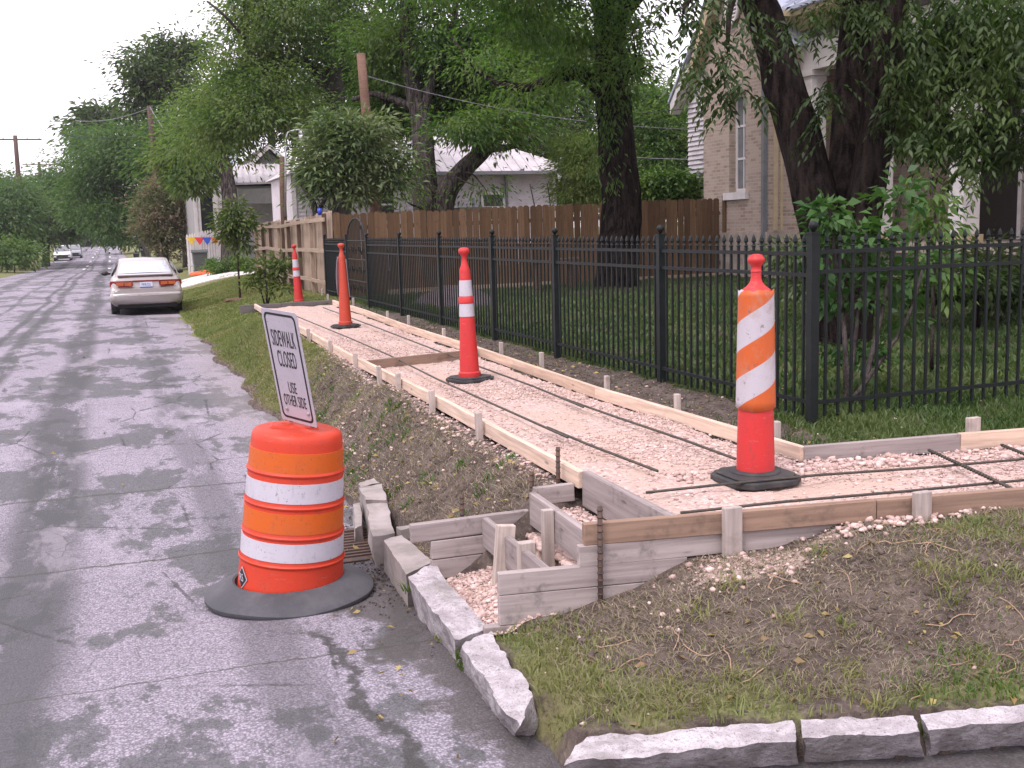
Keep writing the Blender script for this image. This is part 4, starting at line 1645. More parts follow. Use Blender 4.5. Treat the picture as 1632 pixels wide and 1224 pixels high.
# ------------------------------------------------------------------ wooden fences
def dog_board(wd, h, th=.018, seed=0):
    r_ = random.Random(seed)
    c = .03 + r_.random() * .012
    mb = MB()
    # length along X so that the grain runs up the board
    mb.prism([(0, -wd / 2, 0), (h - c, -wd / 2, 0), (h, -wd / 2 + c, 0), (h, wd / 2 - c, 0), (h - c, wd / 2, 0), (0, wd / 2, 0)], (0, 0, th))
    me = mb.mesh('board')
    return me


def plank_fence(t, a, b, z0f, z1f, m, wd=.14, gap=.006, side=1, lean=0.):
    a = np.array(a, float)
    b = np.array(b, float)
    L = np.linalg.norm(b - a)
    u = (b - a) / L
    nrm = np.array([-u[1], u[0]]) * side
    n = int(L / (wd + gap))
    cache = {}
    for k in range(n):
        s_ = (k + .5) * (wd + gap)
        p = a + u * s_ + nrm * random.uniform(0, .006)
        z0 = z0f(s_ / L)
        h = round((z1f(s_ / L) - z0) * 25) / 25
        kind = random.randrange(3)
        if (h, kind) not in cache:
            me = dog_board(wd, h, .018, kind)
            me.materials.append(m)
            cache[(h, kind)] = me
        o = bpy.data.objects.new('board', cache[(h, kind)])
        COL.objects.link(o)
        o.parent = t
        xv = Vector((lean * nrm[0], lean * nrm[1], 1)).normalized()
        yv = Vector((u[0], u[1], 0))
        zv = xv.cross(yv)
        mw = Matrix((xv, yv, zv)).transposed().to_4x4()
        mw = mw @ Matrix.Rotation(random.uniform(-.008, .008), 4, 'Z')
        mw.translation = Vector((p[0], p[1], z0 + random.uniform(-.02, .02))) - wloc(t)
        o.matrix_local = mw
    return n


WA, WB = (4.55, 24.05), (13.42, 22.85)
t = thing('wooden_fence', 'tall dark brown wooden fence of dog eared boards behind the yard', 'fence', (4.55, 24.05, .6), 'wooden board fences')
plank_fence(t, WA, WB, lambda s_: .58 + .06 * s_, lambda s_: 2.36 + .17 * s_ + .015 * math.sin(s_ * 17), MT['cedar'])
# its far side: rails and posts
for zz in (.95, 1.55, 2.1):
    board(t, (WA[0], WA[1] + .06, zz), (WB[0], WB[1] + .06, zz + .12), .04, .09, MT['cedar'], 'rail')
po = board(t, (13.49, 22.82, 2.56), (13.49, 22.825, 2.56), .1, 1.9, MT['cedar'], 'post')
po.data.clear_geometry()
pm_ = MB()
pm_.box((.95, 0, 0), (1.95, .12, .1))
po.data = pm_.mesh('post')
po.data.materials.append(MT['cedar'])
po.matrix_local = Matrix.Translation(Vector((13.50, 22.80, .65)) - wloc(t)) @ Matrix.Rotation(-PI / 2, 4, 'Y')

t = thing('wooden_fence', 'sagging pale wooden fence seen from its post side beside the lawn', 'fence', (4.5, 24.1, .6), 'wooden board fences')
LA, LB = (4.52, 24.15), (4.47, 37.0)
sag = lambda s_: 2.40 - .10 * s_ + .035 * math.sin(s_ * 9 + 1)
plank_fence(t, LA, LB, lambda s_: .60 - .06 * s_, sag, MT['pine'], side=-1, lean=.02)
for k in range(8):
    s_ = .02 + k * .138
    yy = LA[1] + (LB[1] - LA[1]) * s_
    ln = .03 * math.sin(k * 2.3)
    mb = MB()
    h = sag(s_) - .04 - .5
    mb.box((h / 2, 0, 0), (h, .09, .09))
    o = mb.build('post', MT['pine_dark'] if k % 3 != 1 else MT['pine'], None)
    o.parent = t
    o.matrix_local = Matrix.Translation(Vector((4.42, yy, .5)) - wloc(t)) @ Matrix.Rotation(ln * .5, 4, 'X') @ Matrix.Rotation(-PI / 2, 4, 'Y')
for zz, dz in ((2.30, -.10), (1.62, -.04), (.92, 0)):
    for k in range(4):
        y0 = LA[1] + (LB[1] - LA[1]) * k / 4
        y1 = LA[1] + (LB[1] - LA[1]) * (k + 1) / 4 - .01
        d0 = .03 * math.sin(k * 2.6)
        d1 = .03 * math.sin((k + 1) * 2.6)
        board(t, (4.37, y0, zz + dz * k / 4 + d0), (4.37, y1, zz + dz * (k + 1) / 4 + d1), .04, .09, MT['pine'], 'rail')


def atY(u, v, Y):
    r = ray(u, v)
    return np.array(Vector((0, 0, HC)) + r * (Y / r.y))


def atX(u, v, X):
    r = ray(u, v)
    return np.array(Vector((0, 0, HC)) + r * (X / r.x))


# ------------------------------------------------------------------ brick house with porch
XB = 13.5      # bay front
XP = 14.5      # porch line
YB0, YB1 = 21.0, 23.8
t = thing('brick_house', 'tan brick house with tall white porch columns and a gabled bay', 'house', (14.5, 18, .6))
mb = MB()
# bay front wall round the tall window opening
wy0, wy1, wz0, wz1 = 21.93, 22.62, 2.63, 4.84
ymid = (YB0 + YB1) / 2
APX = 5.6 + 1.5 * (ymid - YB0)
mb.span(XB, XB + .3, YB0, wy0, 1.72, 5.6).span(XB, XB + .3, wy1, YB1, 1.72, 5.6).span(XB, XB + .3, wy0, wy1, 1.72, wz0).span(XB, XB + .3, wy0, wy1, wz1, 5.6)
mb.prism([(XB, YB0, 5.6), (XB, YB1, 5.6), (XB, ymid, APX)], (.3, 0, 0))
mb.span(XB + .3, XP + 2.5, YB0, YB0 + .3, 1.72, 6.2)            # return wall
mb.span(XB + .3, XP + 3, YB1 - .3, YB1, 1.72, 5.6)
mb.span(17.0, 17.3, 6.0, YB0, 1.45, 6.2)
mb.span(XP + .3, 17.3, 5.6, 5.9, .5, 6.2)  # unseen end wall, added to keep light out of the porch
mb.build('wall', MT['brick'], t)
mb = MB()
mb.span(XB - .06, XB + .36, YB0 - .06, YB1 + .06, .2, 1.72).span(XB + .36, XP + .1, YB0 - .06, YB0 + .4, .2, 1.72)
mb.span(XP - .1, XP + .3, 6.0, YB0 - .07, .2, 1.28)
mb.build('foundation', MT['rubble'], t)
sl = MB()
sl.span(XB - .09, XB + .2, wy0 - .14, wy1 + .14, wz0 - .17, wz0 - .004)
sl.build('sill', MT['paint'], t)
sl = MB()
sl.prism([(XB - .03, wy0 - .16, wz1 + .004), (XB - .03, wy1 + .16, wz1 + .004), (XB - .03, wy1 + .16, wz1 + .16), (XB - .03, (wy0 + wy1) / 2, wz1 + .34), (XB - .03, wy0 - .16, wz1 + .16)], (.2, 0, 0))
sl.build('lintel', MT['rubble'], t)
wn = MB()
fx0 = XB + .17
wn.span(fx0, fx0 + .06, wy0, wy0 + .07, wz0, wz1).span(fx0, fx0 + .06, wy1 - .07, wy1, wz0, wz1).span(fx0, fx0 + .06, wy0 + .07, wy1 - .07, wz0, wz0 + .08).span(fx0, fx0 + .06, wy0 + .07, wy1 - .07, wz1 - .08, wz1)
for fr in (.34, .67):
    zz = wz0 + (wz1 - wz0) * fr
    wn.span(fx0 + .003, fx0 + .05, wy0 + .07, wy1 - .07, zz - .025, zz + .025)
wn.span(fx0 + .006, fx0 + .046, ymid - .13, ymid - .10, wz0 + .08, wz1 - .08)
wo = wn.build('window', MT['paint'], t)
gl = MB()
gl.span(fx0 + .02, fx0 + .035, wy0 + .07, wy1 - .07, wz0 + .08, wz1 - .08)
gl.build('pane', MT['glass_lit'], wo)
# oval louvred vent in the gable
vt = MB()
vz = 6.72
ring1 = [(XB - .05, ymid + .26 * math.cos(a), vz + .36 * math.sin(a)) for a in np.linspace(0, 2 * PI, 24)]
vt.tube(ring1, .05, 8, False)
vo = vt.build('gable_vent', MT['paint'], t, True)
lv = MB()
for k in range(8):
    zz = vz - .28 + k * .08
    hw = .24 * math.sqrt(max(0, 1 - ((zz - vz) / .36) ** 2))
    lv.box((XB - .03, ymid, zz), (.05, 2 * hw, .035), Matrix.Rotation(R(35), 3, 'Y'))
lv.build('louvre', MT['paint'], vo)
# rake boards
for s_, yy in ((-1, YB0 - .22), (1, YB1 + .22)):
    rk = MB()
    z0 = 5.6 - 1.5 * .22
    rk.prism([(XB - .28, yy, z0), (XB - .28, ymid, APX + .05), (XB - .28, ymid, APX + .42), (XB - .28, yy, z0 + .36)], (.30, 0, 0))
    rk.build('rake_board', MT['cream'], t)
    rf = MB()
    rf.prism([(XB - .34, yy - s_ * -.04, z0 + .37), (XB - .34, ymid, APX + .43), (XB - .34, ymid, APX + .50), (XB - .34, yy, z0 + .44)], (8, 0, 0))
    rf.build('bay_roof', MT['roof_blue'], t)
# downspout on the bay corner
ds = MB()
ds.span(XB - .11, XB - .01, YB0 + .02, YB0 + .12, .75, 5.5)
ds.build('downspout', MT['downspout'], t)
# pilaster strip of cream mouldings beside it
pl = MB()
pl.span(XB + .12, XB + .22, YB0 - .04, YB0 - .002, 1.75, 6.0).span(XB + .30, XB + .36, YB0 - .03, YB0 - .002, 1.75, 6.0)
pl.build('trim_strip', MT['cream'], t)
# porch
pf = MB()
pf.span(XP - .35, 17.0, 6.0, YB0 - .002, 1.285, 1.45)
pf.build('porch_floor', MT['rubble'], t)
be = MB()
be.span(XP - .2, XP + .2, 5.0, YB0 - .003, 5.12, 5.95)
be.build('porch_beam', MT['paint'], t)
co = MB()
co.prism([(XP - .30, 5, 5.955), (XP - .62, 5, 6.22), (XP - .62, 5, 6.34), (XP + .2, 5, 6.34), (XP + .2, 5, 5.955)], (0, YB0 - 5.02, 0))
co.prism([(XB + .02, YB0 - .004, 5.955), (XB + .02, YB0 - .30, 6.22), (XB + .02, YB0 - .30, 6.34), (XB + .02, YB0 - .004, 6.34)], (XP - XB - .64, 0, 0))
co.build('cornice', MT['cream'], t)
de = MB()
de.span(XP - .26, XP - .205, 5.0, YB0 - .1, 5.78, 5.9)
de.build('dentil_band', MT['roof_dark'], t)
rf = MB()
rf.prism([(XP - .70, 5, 6.345), (XP + 5, 5, 9.2), (XP + 5, 5, 9.3), (XP - .70, 5, 6.42)], (0, 20, 0))
ro_ = rf.build('roof', MT['roof_blue'], t)
sm_ = MB()
for k in range(44):
    yy = 5.2 + k * .45
    sm_.beam((XP - .70, yy, 6.44), (XP + 5, yy, 9.32), .03, .05)
sm_.build('roof_seam', MT['roof_blue'], ro_)
cl = MB()
cl.span(XP + .2, 17, 5.0, YB0 - .003, 5.5, 5.6)
cl.build('porch_ceiling', MT['paint_grey'], t)
for yy in (20.80, 18.57, 16.2, 13.8, 11.4, 9.0):
    c = MB()
    hw = .19
    c.span(XP - hw, XP + hw, yy - hw, yy + hw, 1.62, 5.0)
    c.span(XP - hw - .04, XP + hw + .04, yy - hw - .04, yy + hw + .04, 5.0, 5.118)
    k = c.build('column', MT['paint'], t, bev=.01)
    b = MB()
    b.span(XP - hw - .05, XP + hw + .05, yy - hw - .05, yy + hw + .05, 1.452, 1.618)
    b.build('column_base', MT['cream'], k)
# porch back wall: tall windows and a door
for yy, z0, wd, kind in ((18.0, 1.46, 1.1, 'door'), (15.1, 2.1, .95, 'window'), (12.2, 2.1, .95, 'window'), (9.4, 2.1, .95, 'window')):
    f_ = MB()
    z1 = 4.6
    f_.span(16.93, 16.997, yy - wd / 2 - .1, yy - wd / 2, z0, z1 + .1).span(16.93, 16.997, yy + wd / 2, yy + wd / 2 + .1, z0, z1 + .1).span(16.93, 16.997, yy - wd / 2, yy + wd / 2, z1, z1 + .1)
    if kind == 'window':
        f_.span(16.90, 16.997, yy - wd / 2, yy + wd / 2, z0 - .1, z0).span(16.95, 16.99, yy - wd / 2, yy + wd / 2, 3.3, 3.36)
    o = f_.build(kind, MT['paint'], t)
    g_ = MB()
    g_.span(16.97, 16.992, yy - wd / 2, yy + wd / 2, z0 + .002, z1 - .002)
    g_.build('pane' if kind == 'window' else 'door_panel', MT['glass'] if kind == 'window' else MT['trim_dark'], o)
# white clapboard wing beyond the bay
XW, YW0, YW1 = 14.15, 23.82, 25.75
mb = MB()
mb.span(XW + .03, 18, YW0, YW1, 2.5, 5.1)
mb.prism([(XW + .03, YW0, 5.1), (XW + .03, YW1, 5.1), (XW + .03, YW0, 7.2)], (3, 0, 0))
wg = mb.build('wing', MT['siding'], t)
mb = MB()
for k in range(22):
    zz = 2.5 + k * .118
    mb.add([(XW + .03, YW0, zz + .118), (XW + .03, YW1, zz + .118), (XW - .01, YW1, zz), (XW - .01, YW0, zz), (XW + .03, YW0, zz - .001), (XW + .03, YW1, zz - .001)], [(0, 1, 2, 3), (3, 2, 5, 4)])
tag(mb.build('clapboards', MT['siding'], wg), kind='stuff')
mb = MB()
mb.span(XW - .02, 18, YW0, YW1 - .01, .3, 2.28)
mb.build('wing_base', MT['cream'], t)
mb = MB()
mb.span(XW - .05, XW + .1, YW0, YW1, 2.285, 2.49)
mb.build('band_board', MT['paint'], t)
mb = MB()
mb.prism([(XW - .32, YW1 + .35, 4.75), (XW - .32, YW0, 7.1), (XW - .32, YW0, 7.4), (XW - .32, YW1 + .35, 5.02)], (.28, 0, 0))
mb.build('rake_board', MT['paint'], t)
mb = MB()
mb.prism([(XW - .36, YW1 + .4, 5.025), (XW - .36, YW0, 7.41), (XW - .36, YW0, 7.5), (XW - .36, YW1 + .4, 5.1)], (5, 0, 0))
mb.build('wing_roof', MT['roof_blue'], t)
mb = MB()
mb.span(XW - .06, XW + .02, 24.0, 24.55, 3.75, 4.95)
wi = mb.build('window', MT['paint'], t)
mb = MB()
mb.span(XW - .075, XW - .062, 24.07, 24.48, 3.83, 4.32).span(XW - .075, XW - .062, 24.07, 24.48, 4.38, 4.88)
mb.build('pane', MT['glass_lit'], wi)
mb = MB()
mb.span(XW - .12, XW - .0, 23.95, 24.6, 3.62, 3.745)
mb.build('sill', MT['cream'], t)


# ------------------------------------------------------------------ white clapboard house behind the wooden fence
def siding(mb, x0, x1, y, z0, z1, pitch=.13):
    n_ = int((z1 - z0) / pitch)
    for k in range(n_):
        zz = z0 + k * pitch
        mb.add([(x0, y, zz + pitch), (x1, y, zz + pitch), (x1, y - .028, zz), (x0, y - .028, zz), (x0, y + .002, zz), (x1, y + .002, zz)], [(3, 2, 1, 0), (4, 5, 2, 3)])


YH = 38.0
t = thing('clapboard_house', 'white clapboard house with a pale metal hip roof behind the wooden fence', 'house', (10, YH, .6))
hx0, hx1, hz0, hz1 = 5.85, float(atY(884, 300, YH)[0]), .5, 3.95
mb = MB()
mb.span(hx0, hx1, YH, YH + 5, hz0, hz1)
mb.build('wall', MT['siding'], t)
mb = MB()
siding(mb, hx0, hx1, YH - .003, hz0, hz1 - .02)
tag(mb.build('clapboards', MT['siding'], t), kind='stuff')
mb = MB()
mb.span(hx1 - .1, hx1 + .03, YH - .07, YH - .032, hz0, hz1 - .03)
mb.build('corner_board', MT['paint'], t)
mb = MB()
mb.span(hx0 - .03, hx0 + .12, YH - .07, YH - .032, hz0, hz1 - .03)
mb.build('corner_board', MT['paint'], t)
mb = MB()
e = .75
zr = 5.75
vs = [(hx0 - .15, YH - e, 3.96), (hx1 + e, YH - e, 3.96), (hx1 + e, YH + 5 + e, 3.96), (hx0 - .15, YH + 5 + e, 3.96), (hx0 + 2.6, YH + 2.5, zr), (hx1 - 3.2, YH + 2.5, zr)]
fs = [(0, 1, 5, 4), (1, 2, 5), (2, 3, 4, 5), (3, 0, 4), (0, 3, 2, 1)]
mb.add(vs, fs)
rf = mb.build('roof', MT['roof_white'], t)
mb = MB()
for k in range(26):
    x = hx0 - e + .4 + k * .38
    ytop = YH + 4.5
    if x > hx1 + e - .3:
        break
    if x < hx0 + .2:
        continue
    # seams follow the slope until hip or ridge
    if x < hx0 + 2.6:
        f_ = (x - (hx0 - .15)) / (2.6 + .15)
    elif x > hx1 - 3.2:
        f_ = (hx1 + e - x) / (3.2 + e)
    else:
        f_ = 1
    mb.beam((x, YH - e, 3.975), (x, YH - e + (3.25) * f_, 3.975 + (zr - 3.96) * f_), .03, .04)
mb.build('roof_seam', MT['roof_white'], rf)
mb = MB()
mb.span(hx0 - .15, hx1 + e, YH - e - .11, YH - e - .005, 3.84, 3.96)
mb.build('gutter', MT['downspout'], t)
mb = MB()
dx_ = float(atY(806, 300, YH)[0])
mb.span(dx_ - .04, dx_ + .04, YH - .13, YH - .05, .6, 3.9)
mb.build('downspout', MT['downspout'], t)
for (u0, u1, v0, v1) in ((771, 800, 310, 350), (601, 626, 300, 352), (676, 694, 303, 345), (535, 552, 300, 350)):
    a = atY(u0, v1, YH)
    b = atY(u1, v0, YH)
    f_ = MB()
    for q in ((a[0] - .1, a[0], a[2] - .1, b[2] + .1), (b[0], b[0] + .1, a[2] - .1, b[2] + .1)):
        f_.span(q[0], q[1], YH - .085, YH - .033, q[2], q[3])
    f_.span(a[0], b[0], YH - .085, YH - .033, b[2], b[2] + .1).span(a[0], b[0], YH - .1, YH - .033, a[2] - .1, a[2]).span(a[0], b[0], YH - .06, YH - .036, (a[2] + b[2]) / 2 - .03, (a[2] + b[2]) / 2 + .03)
    o = f_.build('window', MT['paint'], t)
    g_ = MB()
    g_.span(a[0], b[0], YH - .05, YH - .04, a[2], b[2])
    g_.build('pane', MT['glass'], o)
# rusty upper roof with a small white dormer
a = atY(806, 226, YH + 4)
mb = MB()
mb.prism([(a[0] - 3.2, YH + 3.0, 5.55), (a[0] + .9, YH + 3.0, 5.55), (a[0] + .2, YH + 4.2, 6.75), (a[0] - 2.4, YH + 4.2, 6.75)], (0, 2.0, .1))
mb.build('upper_roof', MT['roof_red'], t)
mb = MB()
d0 = atY(805, 227, YH + 2)
mb.prism([(d0[0] - .65, YH + 2, d0[2] - .75), (d0[0] + .65, YH + 2, d0[2] - .75), (d0[0], YH + 2, d0[2] - .12)], (0, 2.2, 0))
dm = mb.build('dormer', MT['paint_grey'], t)
for s_ in (-1, 1):
    mb = MB()
    mb.prism([(d0[0] + s_ * .85, YH + 1.85, d0[2] - .85), (d0[0], YH + 1.85, d0[2] - .08), (d0[0], YH + 1.85, d0[2] + .08), (d0[0] + s_ * .85, YH + 1.85, d0[2] - .70)], (0, 2.4, 0))
    mb.build('dormer_roof', MT['paint'], dm)
ac_ = atY(756, 327, YH - .6)
t2_ = thing('air_conditioner', 'pale metal box with a dark top beside the white house', 'air conditioner', (ac_[0], YH - .6, 1.8))
mb = MB()
mb.span(ac_[0] - .5, ac_[0] + .45, YH - .95, YH - .25, 1.55, 2.58)
mb.build('cabinet', MT['paint'], t2_, bev=.02)
mb = MB()
mb.span(ac_[0] - .66, ac_[0] + .5, YH - 1.0, YH - .2, 2.585, 2.72)
mb.build('lid', MT['roof_dark'], t2_)
mb = MB()
mb.span(ac_[0] - .45, ac_[0] + .4, YH - .9, YH - .3, .45, 1.548)
mb.build('stand', MT['pine_dark'], t2_)
mb = MB()
mb.tube([(ac_[0] + .0, YH - .5, 2.72), (ac_[0] + .0, YH - .5, 3.05)], .06, 8)
mb.build('vent_pipe', MT['downspout'], t2_)

# ------------------------------------------------------------------ grey cottage further up the street
YC = 56.0
t = thing('cottage', 'grey green cottage with a bright porch roof and dark gable up the street', 'house', (7, YC, .6))
g = lambda u, v, Y=YC: atY(u, v, Y)
x0, x1 = g(308, 300)[0], g(520, 300)[0]
zt = g(380, 297)[2]
mb = MB()
mb.span(x0, x1, YC, YC + 8, .4, zt)
mb.build('wall', MT['paint_grey'], t)
ap = g(427, 234)
lft = g(366, 291)
rgt_ = g(492, 291)
mb = MB()
mb.prism([(lft[0] + .3, YC - .05, lft[2]), (rgt_[0] - .3, YC - .05, lft[2]), (ap[0], YC - .05, ap[2] - .2)], (0, 6, 0))
mb.build('gable', MT['paint_grey'], t)
for q, m in ((lft, 'roof_dark'), (rgt_, 'roof_blue')):  # grey shingle on the left slope, with its shade in the colour
    mb = MB()
    mb.prism([(q[0], YC - .4, lft[2] - .1), (ap[0], YC - .4, ap[2] - .02), (ap[0], YC - .4, ap[2] + .14), (q[0], YC - .4, lft[2] + .1)], (0, 8, 0))
    mb.build('gable_roof', MT[m], t)
    mb = MB()
    mb.prism([(q[0], YC - .46, lft[2] - .18), (ap[0], YC - .46, ap[2] - .12), (ap[0], YC - .46, ap[2] + .10), (q[0], YC - .46, lft[2] + .06)], (0, .055, 0))
    mb.build('rake_board', MT['paint'], t)
mb = MB()
a, b, c, d = g(322, 268, YC + 1), g(385, 262, YC + 1), g(372, 236, YC + 5), g(338, 236, YC + 5)
mb.prism([a, b, c, d], (0, .3, .05))
mb.build('side_roof', MT['roof_blue'], t)
pa, pb = g(372, 295, YC - 2.4), g(470, 291, YC - 2.4)
qa, qb = g(368, 266, YC - .45), g(464, 264, YC - .45)
mb = MB()
mb.prism([pa, pb, qb, qa], (0, .02, .10))
po_ = mb.build('porch_roof', MT['roof_white'], t)
mb = MB()
for k in range(9):
    f_ = (k + .5) / 9
    mb.beam(pa * (1 - f_) + pb * f_ + np.array([0, 0, .12]), qa * (1 - f_) + qb * f_ + np.array([0, 0, .12]), .04, .06)
mb.build('roof_seam', MT['roof_white'], po_)
mb = MB()
za = g(380, 299, YC - 2.2)[2]
mb.span(pa[0] + .2, pb[0], YC - 2.25, YC - 2.05, za - .75, za - .05)
mb.build('porch_beam', MT['paint_grey'], t)
for u in (377, 441, 449):
    c_ = g(u, 330, YC - 2.15)
    mb = MB()
    mb.span(c_[0] - .09, c_[0] + .09, YC - 2.24, YC - 2.06, .8, za - .755)
    mb.build('porch_post', MT['paint'], t)
a, b = g(322, 372), g(338, 311)
f_ = MB()
f_.span(a[0] - .18, a[0], YC - .08, YC - .002, a[2] - .1, b[2] + .2).span(b[0], b[0] + .18, YC - .08, YC - .002, a[2] - .1, b[2] + .2).span(a[0], b[0], YC - .08, YC - .002, b[2], b[2] + .2).span(a[0], b[0], YC - .08, YC - .002, a[2] - .12, a[2])
wi = f_.build('window', MT['paint'], t)
mb = MB()
mb.span(a[0], b[0], YC - .04, YC - .02, a[2], b[2])
mb.build('pane', MT['glass'], wi)
mb = MB()
for u in (312, 346, 352):
    c_ = g(u, 340)
    mb.span(c_[0] - .08, c_[0] + .08, YC - .12, YC - .003, .5, zt - .1)
mb.build('corner_board', MT['paint'], t)

# ------------------------------------------------------------------ picket fence with pennants, bins
def on_ground(u, v, z):
    for _ in range(6):
        p = at(u, v, z)
        z = float(ground_z(p[0], p[1], False))
    return np.array([p[0], p[1], z])


PF0, PF1 = atD(299, 420, 49.5), atD(346, 417, 50.5)
PF2 = atD(388, 412, 50.5)
pgz = float(ground_z(PF0[0], PF0[1], False))
t = thing('picket_fence', 'white picket fence hung with coloured pennants up the street', 'fence', (PF0[0], PF0[1], pgz))
ptop = float(atD(320, 373, 50)[2])
pk = MB()
hh = ptop - pgz
pk.prism([(-.045, 0, 0), (.045, 0, 0), (.045, 0, hh - .08), (0, 0, hh), (-.045, 0, hh - .08)], (0, .02, 0))
pme = pk.mesh('picket')
pme.materials.append(MT['paint'])
A_, B_ = np.array(PF0), np.array(PF2)
L = np.linalg.norm((B_ - A_)[:2])
for k in range(int(L / .115)):
    s_ = (k + .5) * .115 / L
    q = A_ * (1 - s_) + B_ * s_
    o = bpy.data.objects.new('picket', pme)
    COL.objects.link(o)
    o.parent = t
    o.location = (q[0] - PF0[0], q[1] - PF0[1], float(ground_z(q[0], q[1], False)) - pgz)
for hz in (.25, .9):
    mb = MB()
    mb.beam((A_[0], A_[1] + .05, pgz + hh * hz), (B_[0], B_[1] + .05, pgz + hh * hz), .04, .08)
    mb.build('rail', MT['paint'], t)
for i, (u, c) in enumerate(((305, (.75, .5, .05)), (318, (.7, .06, .05)), (330, (.05, .1, .5)), (343, (.75, .2, .05)))):
    m = plain('pennant_cloth_' + 'abcd'[i], c, None, 9, .8)
    p = atD(u, 380, 49.3)
    mb = MB()
    mb.prism([(p[0] - .22, p[1], p[2] + .05), (p[0] + .22, p[1], p[2] + .05), (p[0], p[1], p[2] - .30)], (0, .006, 0))
    tag(mb.build('pennant', m, None, org=p), ['yellow', 'red', 'blue', 'orange'][i] + ' triangular pennant hanging on the white picket fence', 'pennant', 'pennants on the picket fence')


def bin_(name, label, cat, c, wd, h, m, lid_m, wheels=True, group=None):
    t = thing(name, label, cat, c, group)
    x, y, z = c
    mb = MB()
    a, b = wd * .40, wd * .5
    lo = [(x - a, y - a, z + .03), (x + a, y - a, z + .03), (x + a, y + a, z + .03), (x - a, y + a, z + .03)]
    hi = [(x - b, y - b, z + h * .88), (x + b, y - b, z + h * .88), (x + b, y + b, z + h * .88), (x - b, y + b, z + h * .88)]
    mb.add(lo + hi, [(3, 2, 1, 0), (4, 5, 6, 7), (0, 1, 5, 4), (1, 2, 6, 5), (2, 3, 7, 6), (3, 0, 4, 7)])
    mb.build('bin_body', m, t, bev=.02)
    mb = MB()
    mb.prism([(x - b - .03, y - b - .04, z + h * .885), (x - b - .03, y + b + .03, z + h * .885), (x - b - .03, y + b + .03, z + h), (x - b - .03, y, z + h * 1.02), (x - b - .03, y - b - .04, z + h * .93)], (2 * b + .06, 0, 0))
    mb.build('lid', lid_m, t)
    if wheels:
        for s_ in (-1, 1):
            mb = MB()
            mb.tube([(x + s_ * (a - .06), y + a, z + .10), (x + s_ * (a + .02), y + a, z + .10)], .10, 10)
            mb.build('wheel', MT['rubber'], t)


MT['bin_grey'] = plain('bin_grey', (.075, .085, .085), None, 5, .5)
MT['bin_green'] = plain('bin_green', (.02, .13, .055), None, 5, .5)
MT['bin_dark'] = plain('bin_dark_green', (.02, .035, .032), None, 5, .5)
MT['red'] = plain('red_plastic', (.45, .04, .03), None, 5, .5)
MT['orange_mat'] = plain('orange_netting', (.75, .13, .05), None, 5, .8)
c = atD(319, 418, 48)
gz = lambda c: float(ground_z(c[0], c[1], False))
bin_('trash_cart', 'large grey wheeled cart in front of the pennant fence', 'bin', (c[0], c[1], gz(c)), .62, 1.05, MT['bin_grey'], MT['bin_grey'])
c = atD(335, 414, 48.5)
bin_('recycling_box', 'small green box between the grey cart and the tree trunk', 'box', (c[0], c[1], gz(c)), .5, .55, MT['bin_green'], MT['bin_green'], False)
c = atD(369, 412, 49)
bin_('red_cooler', 'small red box right of the grey trunk', 'box', (c[0], c[1], gz(c)), .55, .55, MT['red'], MT['red'], False)
c = atD(322, 421, 46.5)
mb = MB()
mb.lathe([(.55, 0), (.5, .08), (.3, .16), (.05, .18)], 14, (c[0], c[1], gz(c)))
om = mb.build('netting_heap', MT['orange_mat'], None, True)
for v_ in om.data.vertices:
    v_.co.z += .03 * math.sin(v_.co.x * 9) * math.cos(v_.co.y * 7)
tag(om, 'low orange heap on the grass in front of the grey cart', 'netting')
for u, v, D, lab in ((217.5, 411.5, 108, 'dark wheeled bin on the kerb far up the street, left of the pair'), (229, 409, 118, 'smaller dark wheeled bin far up the street, right of the pair')):
    c = atD(u, v, D)
    bin_('trash_cart', lab, 'bin', (c[0], c[1], float(ground_z(c[0], c[1], False))), .55, 1.0, MT['bin_dark'], MT['bin_dark'], True, 'bins far up the street')

# blue cup on the fence top
c = (4.40, 24.75, 2.36)
mb = MB()
mb.lathe([(.045, 0), (.055, .15), (.048, .15), (.04, .02)], 14, c)
MT['blue'] = plain('blue_plastic', (.02, .045, .42), None, 5, .4)
tag(mb.build('blue_can', MT['blue'], None, True, org=c), 'small blue can standing on the top rail of the pale fence', 'can')

# ------------------------------------------------------------------ poles, lamp, wires
def pole(name, label, a, b, r0, r1, m, arm=None, group='wooden utility poles'):
    t = thing(name, label, 'utility pole', a, group)
    mb = MB()
    mb.tube([np.array(a) * (1 - k / 6) + np.array(b) * k / 6 for k in range(7)], [r0 + (r1 - r0) * k / 6 for k in range(7)], 12)
    mb.build('pole', m, t, True)
    if arm:
        mb = MB()
        c = np.array(b) - np.array([0, 0, .35])
        mb.beam(c - np.array([arm, .12, 0]), c + np.array([arm, -.12, 0]), .12, .12)
        o = mb.build('crossarm', m, t)
        mb = MB()
        for f_ in (-.9, -.45, .45, .9):
            mb.lathe([(.05, 0), (.07, .06), (.03, .16)], 8, (c[0] + arm * f_, c[1] - .12, c[2] + .06))
        mb.build('insulator', MT['paint'], o)
    return t


def down(p, z):
    return (p[0], p[1], z)


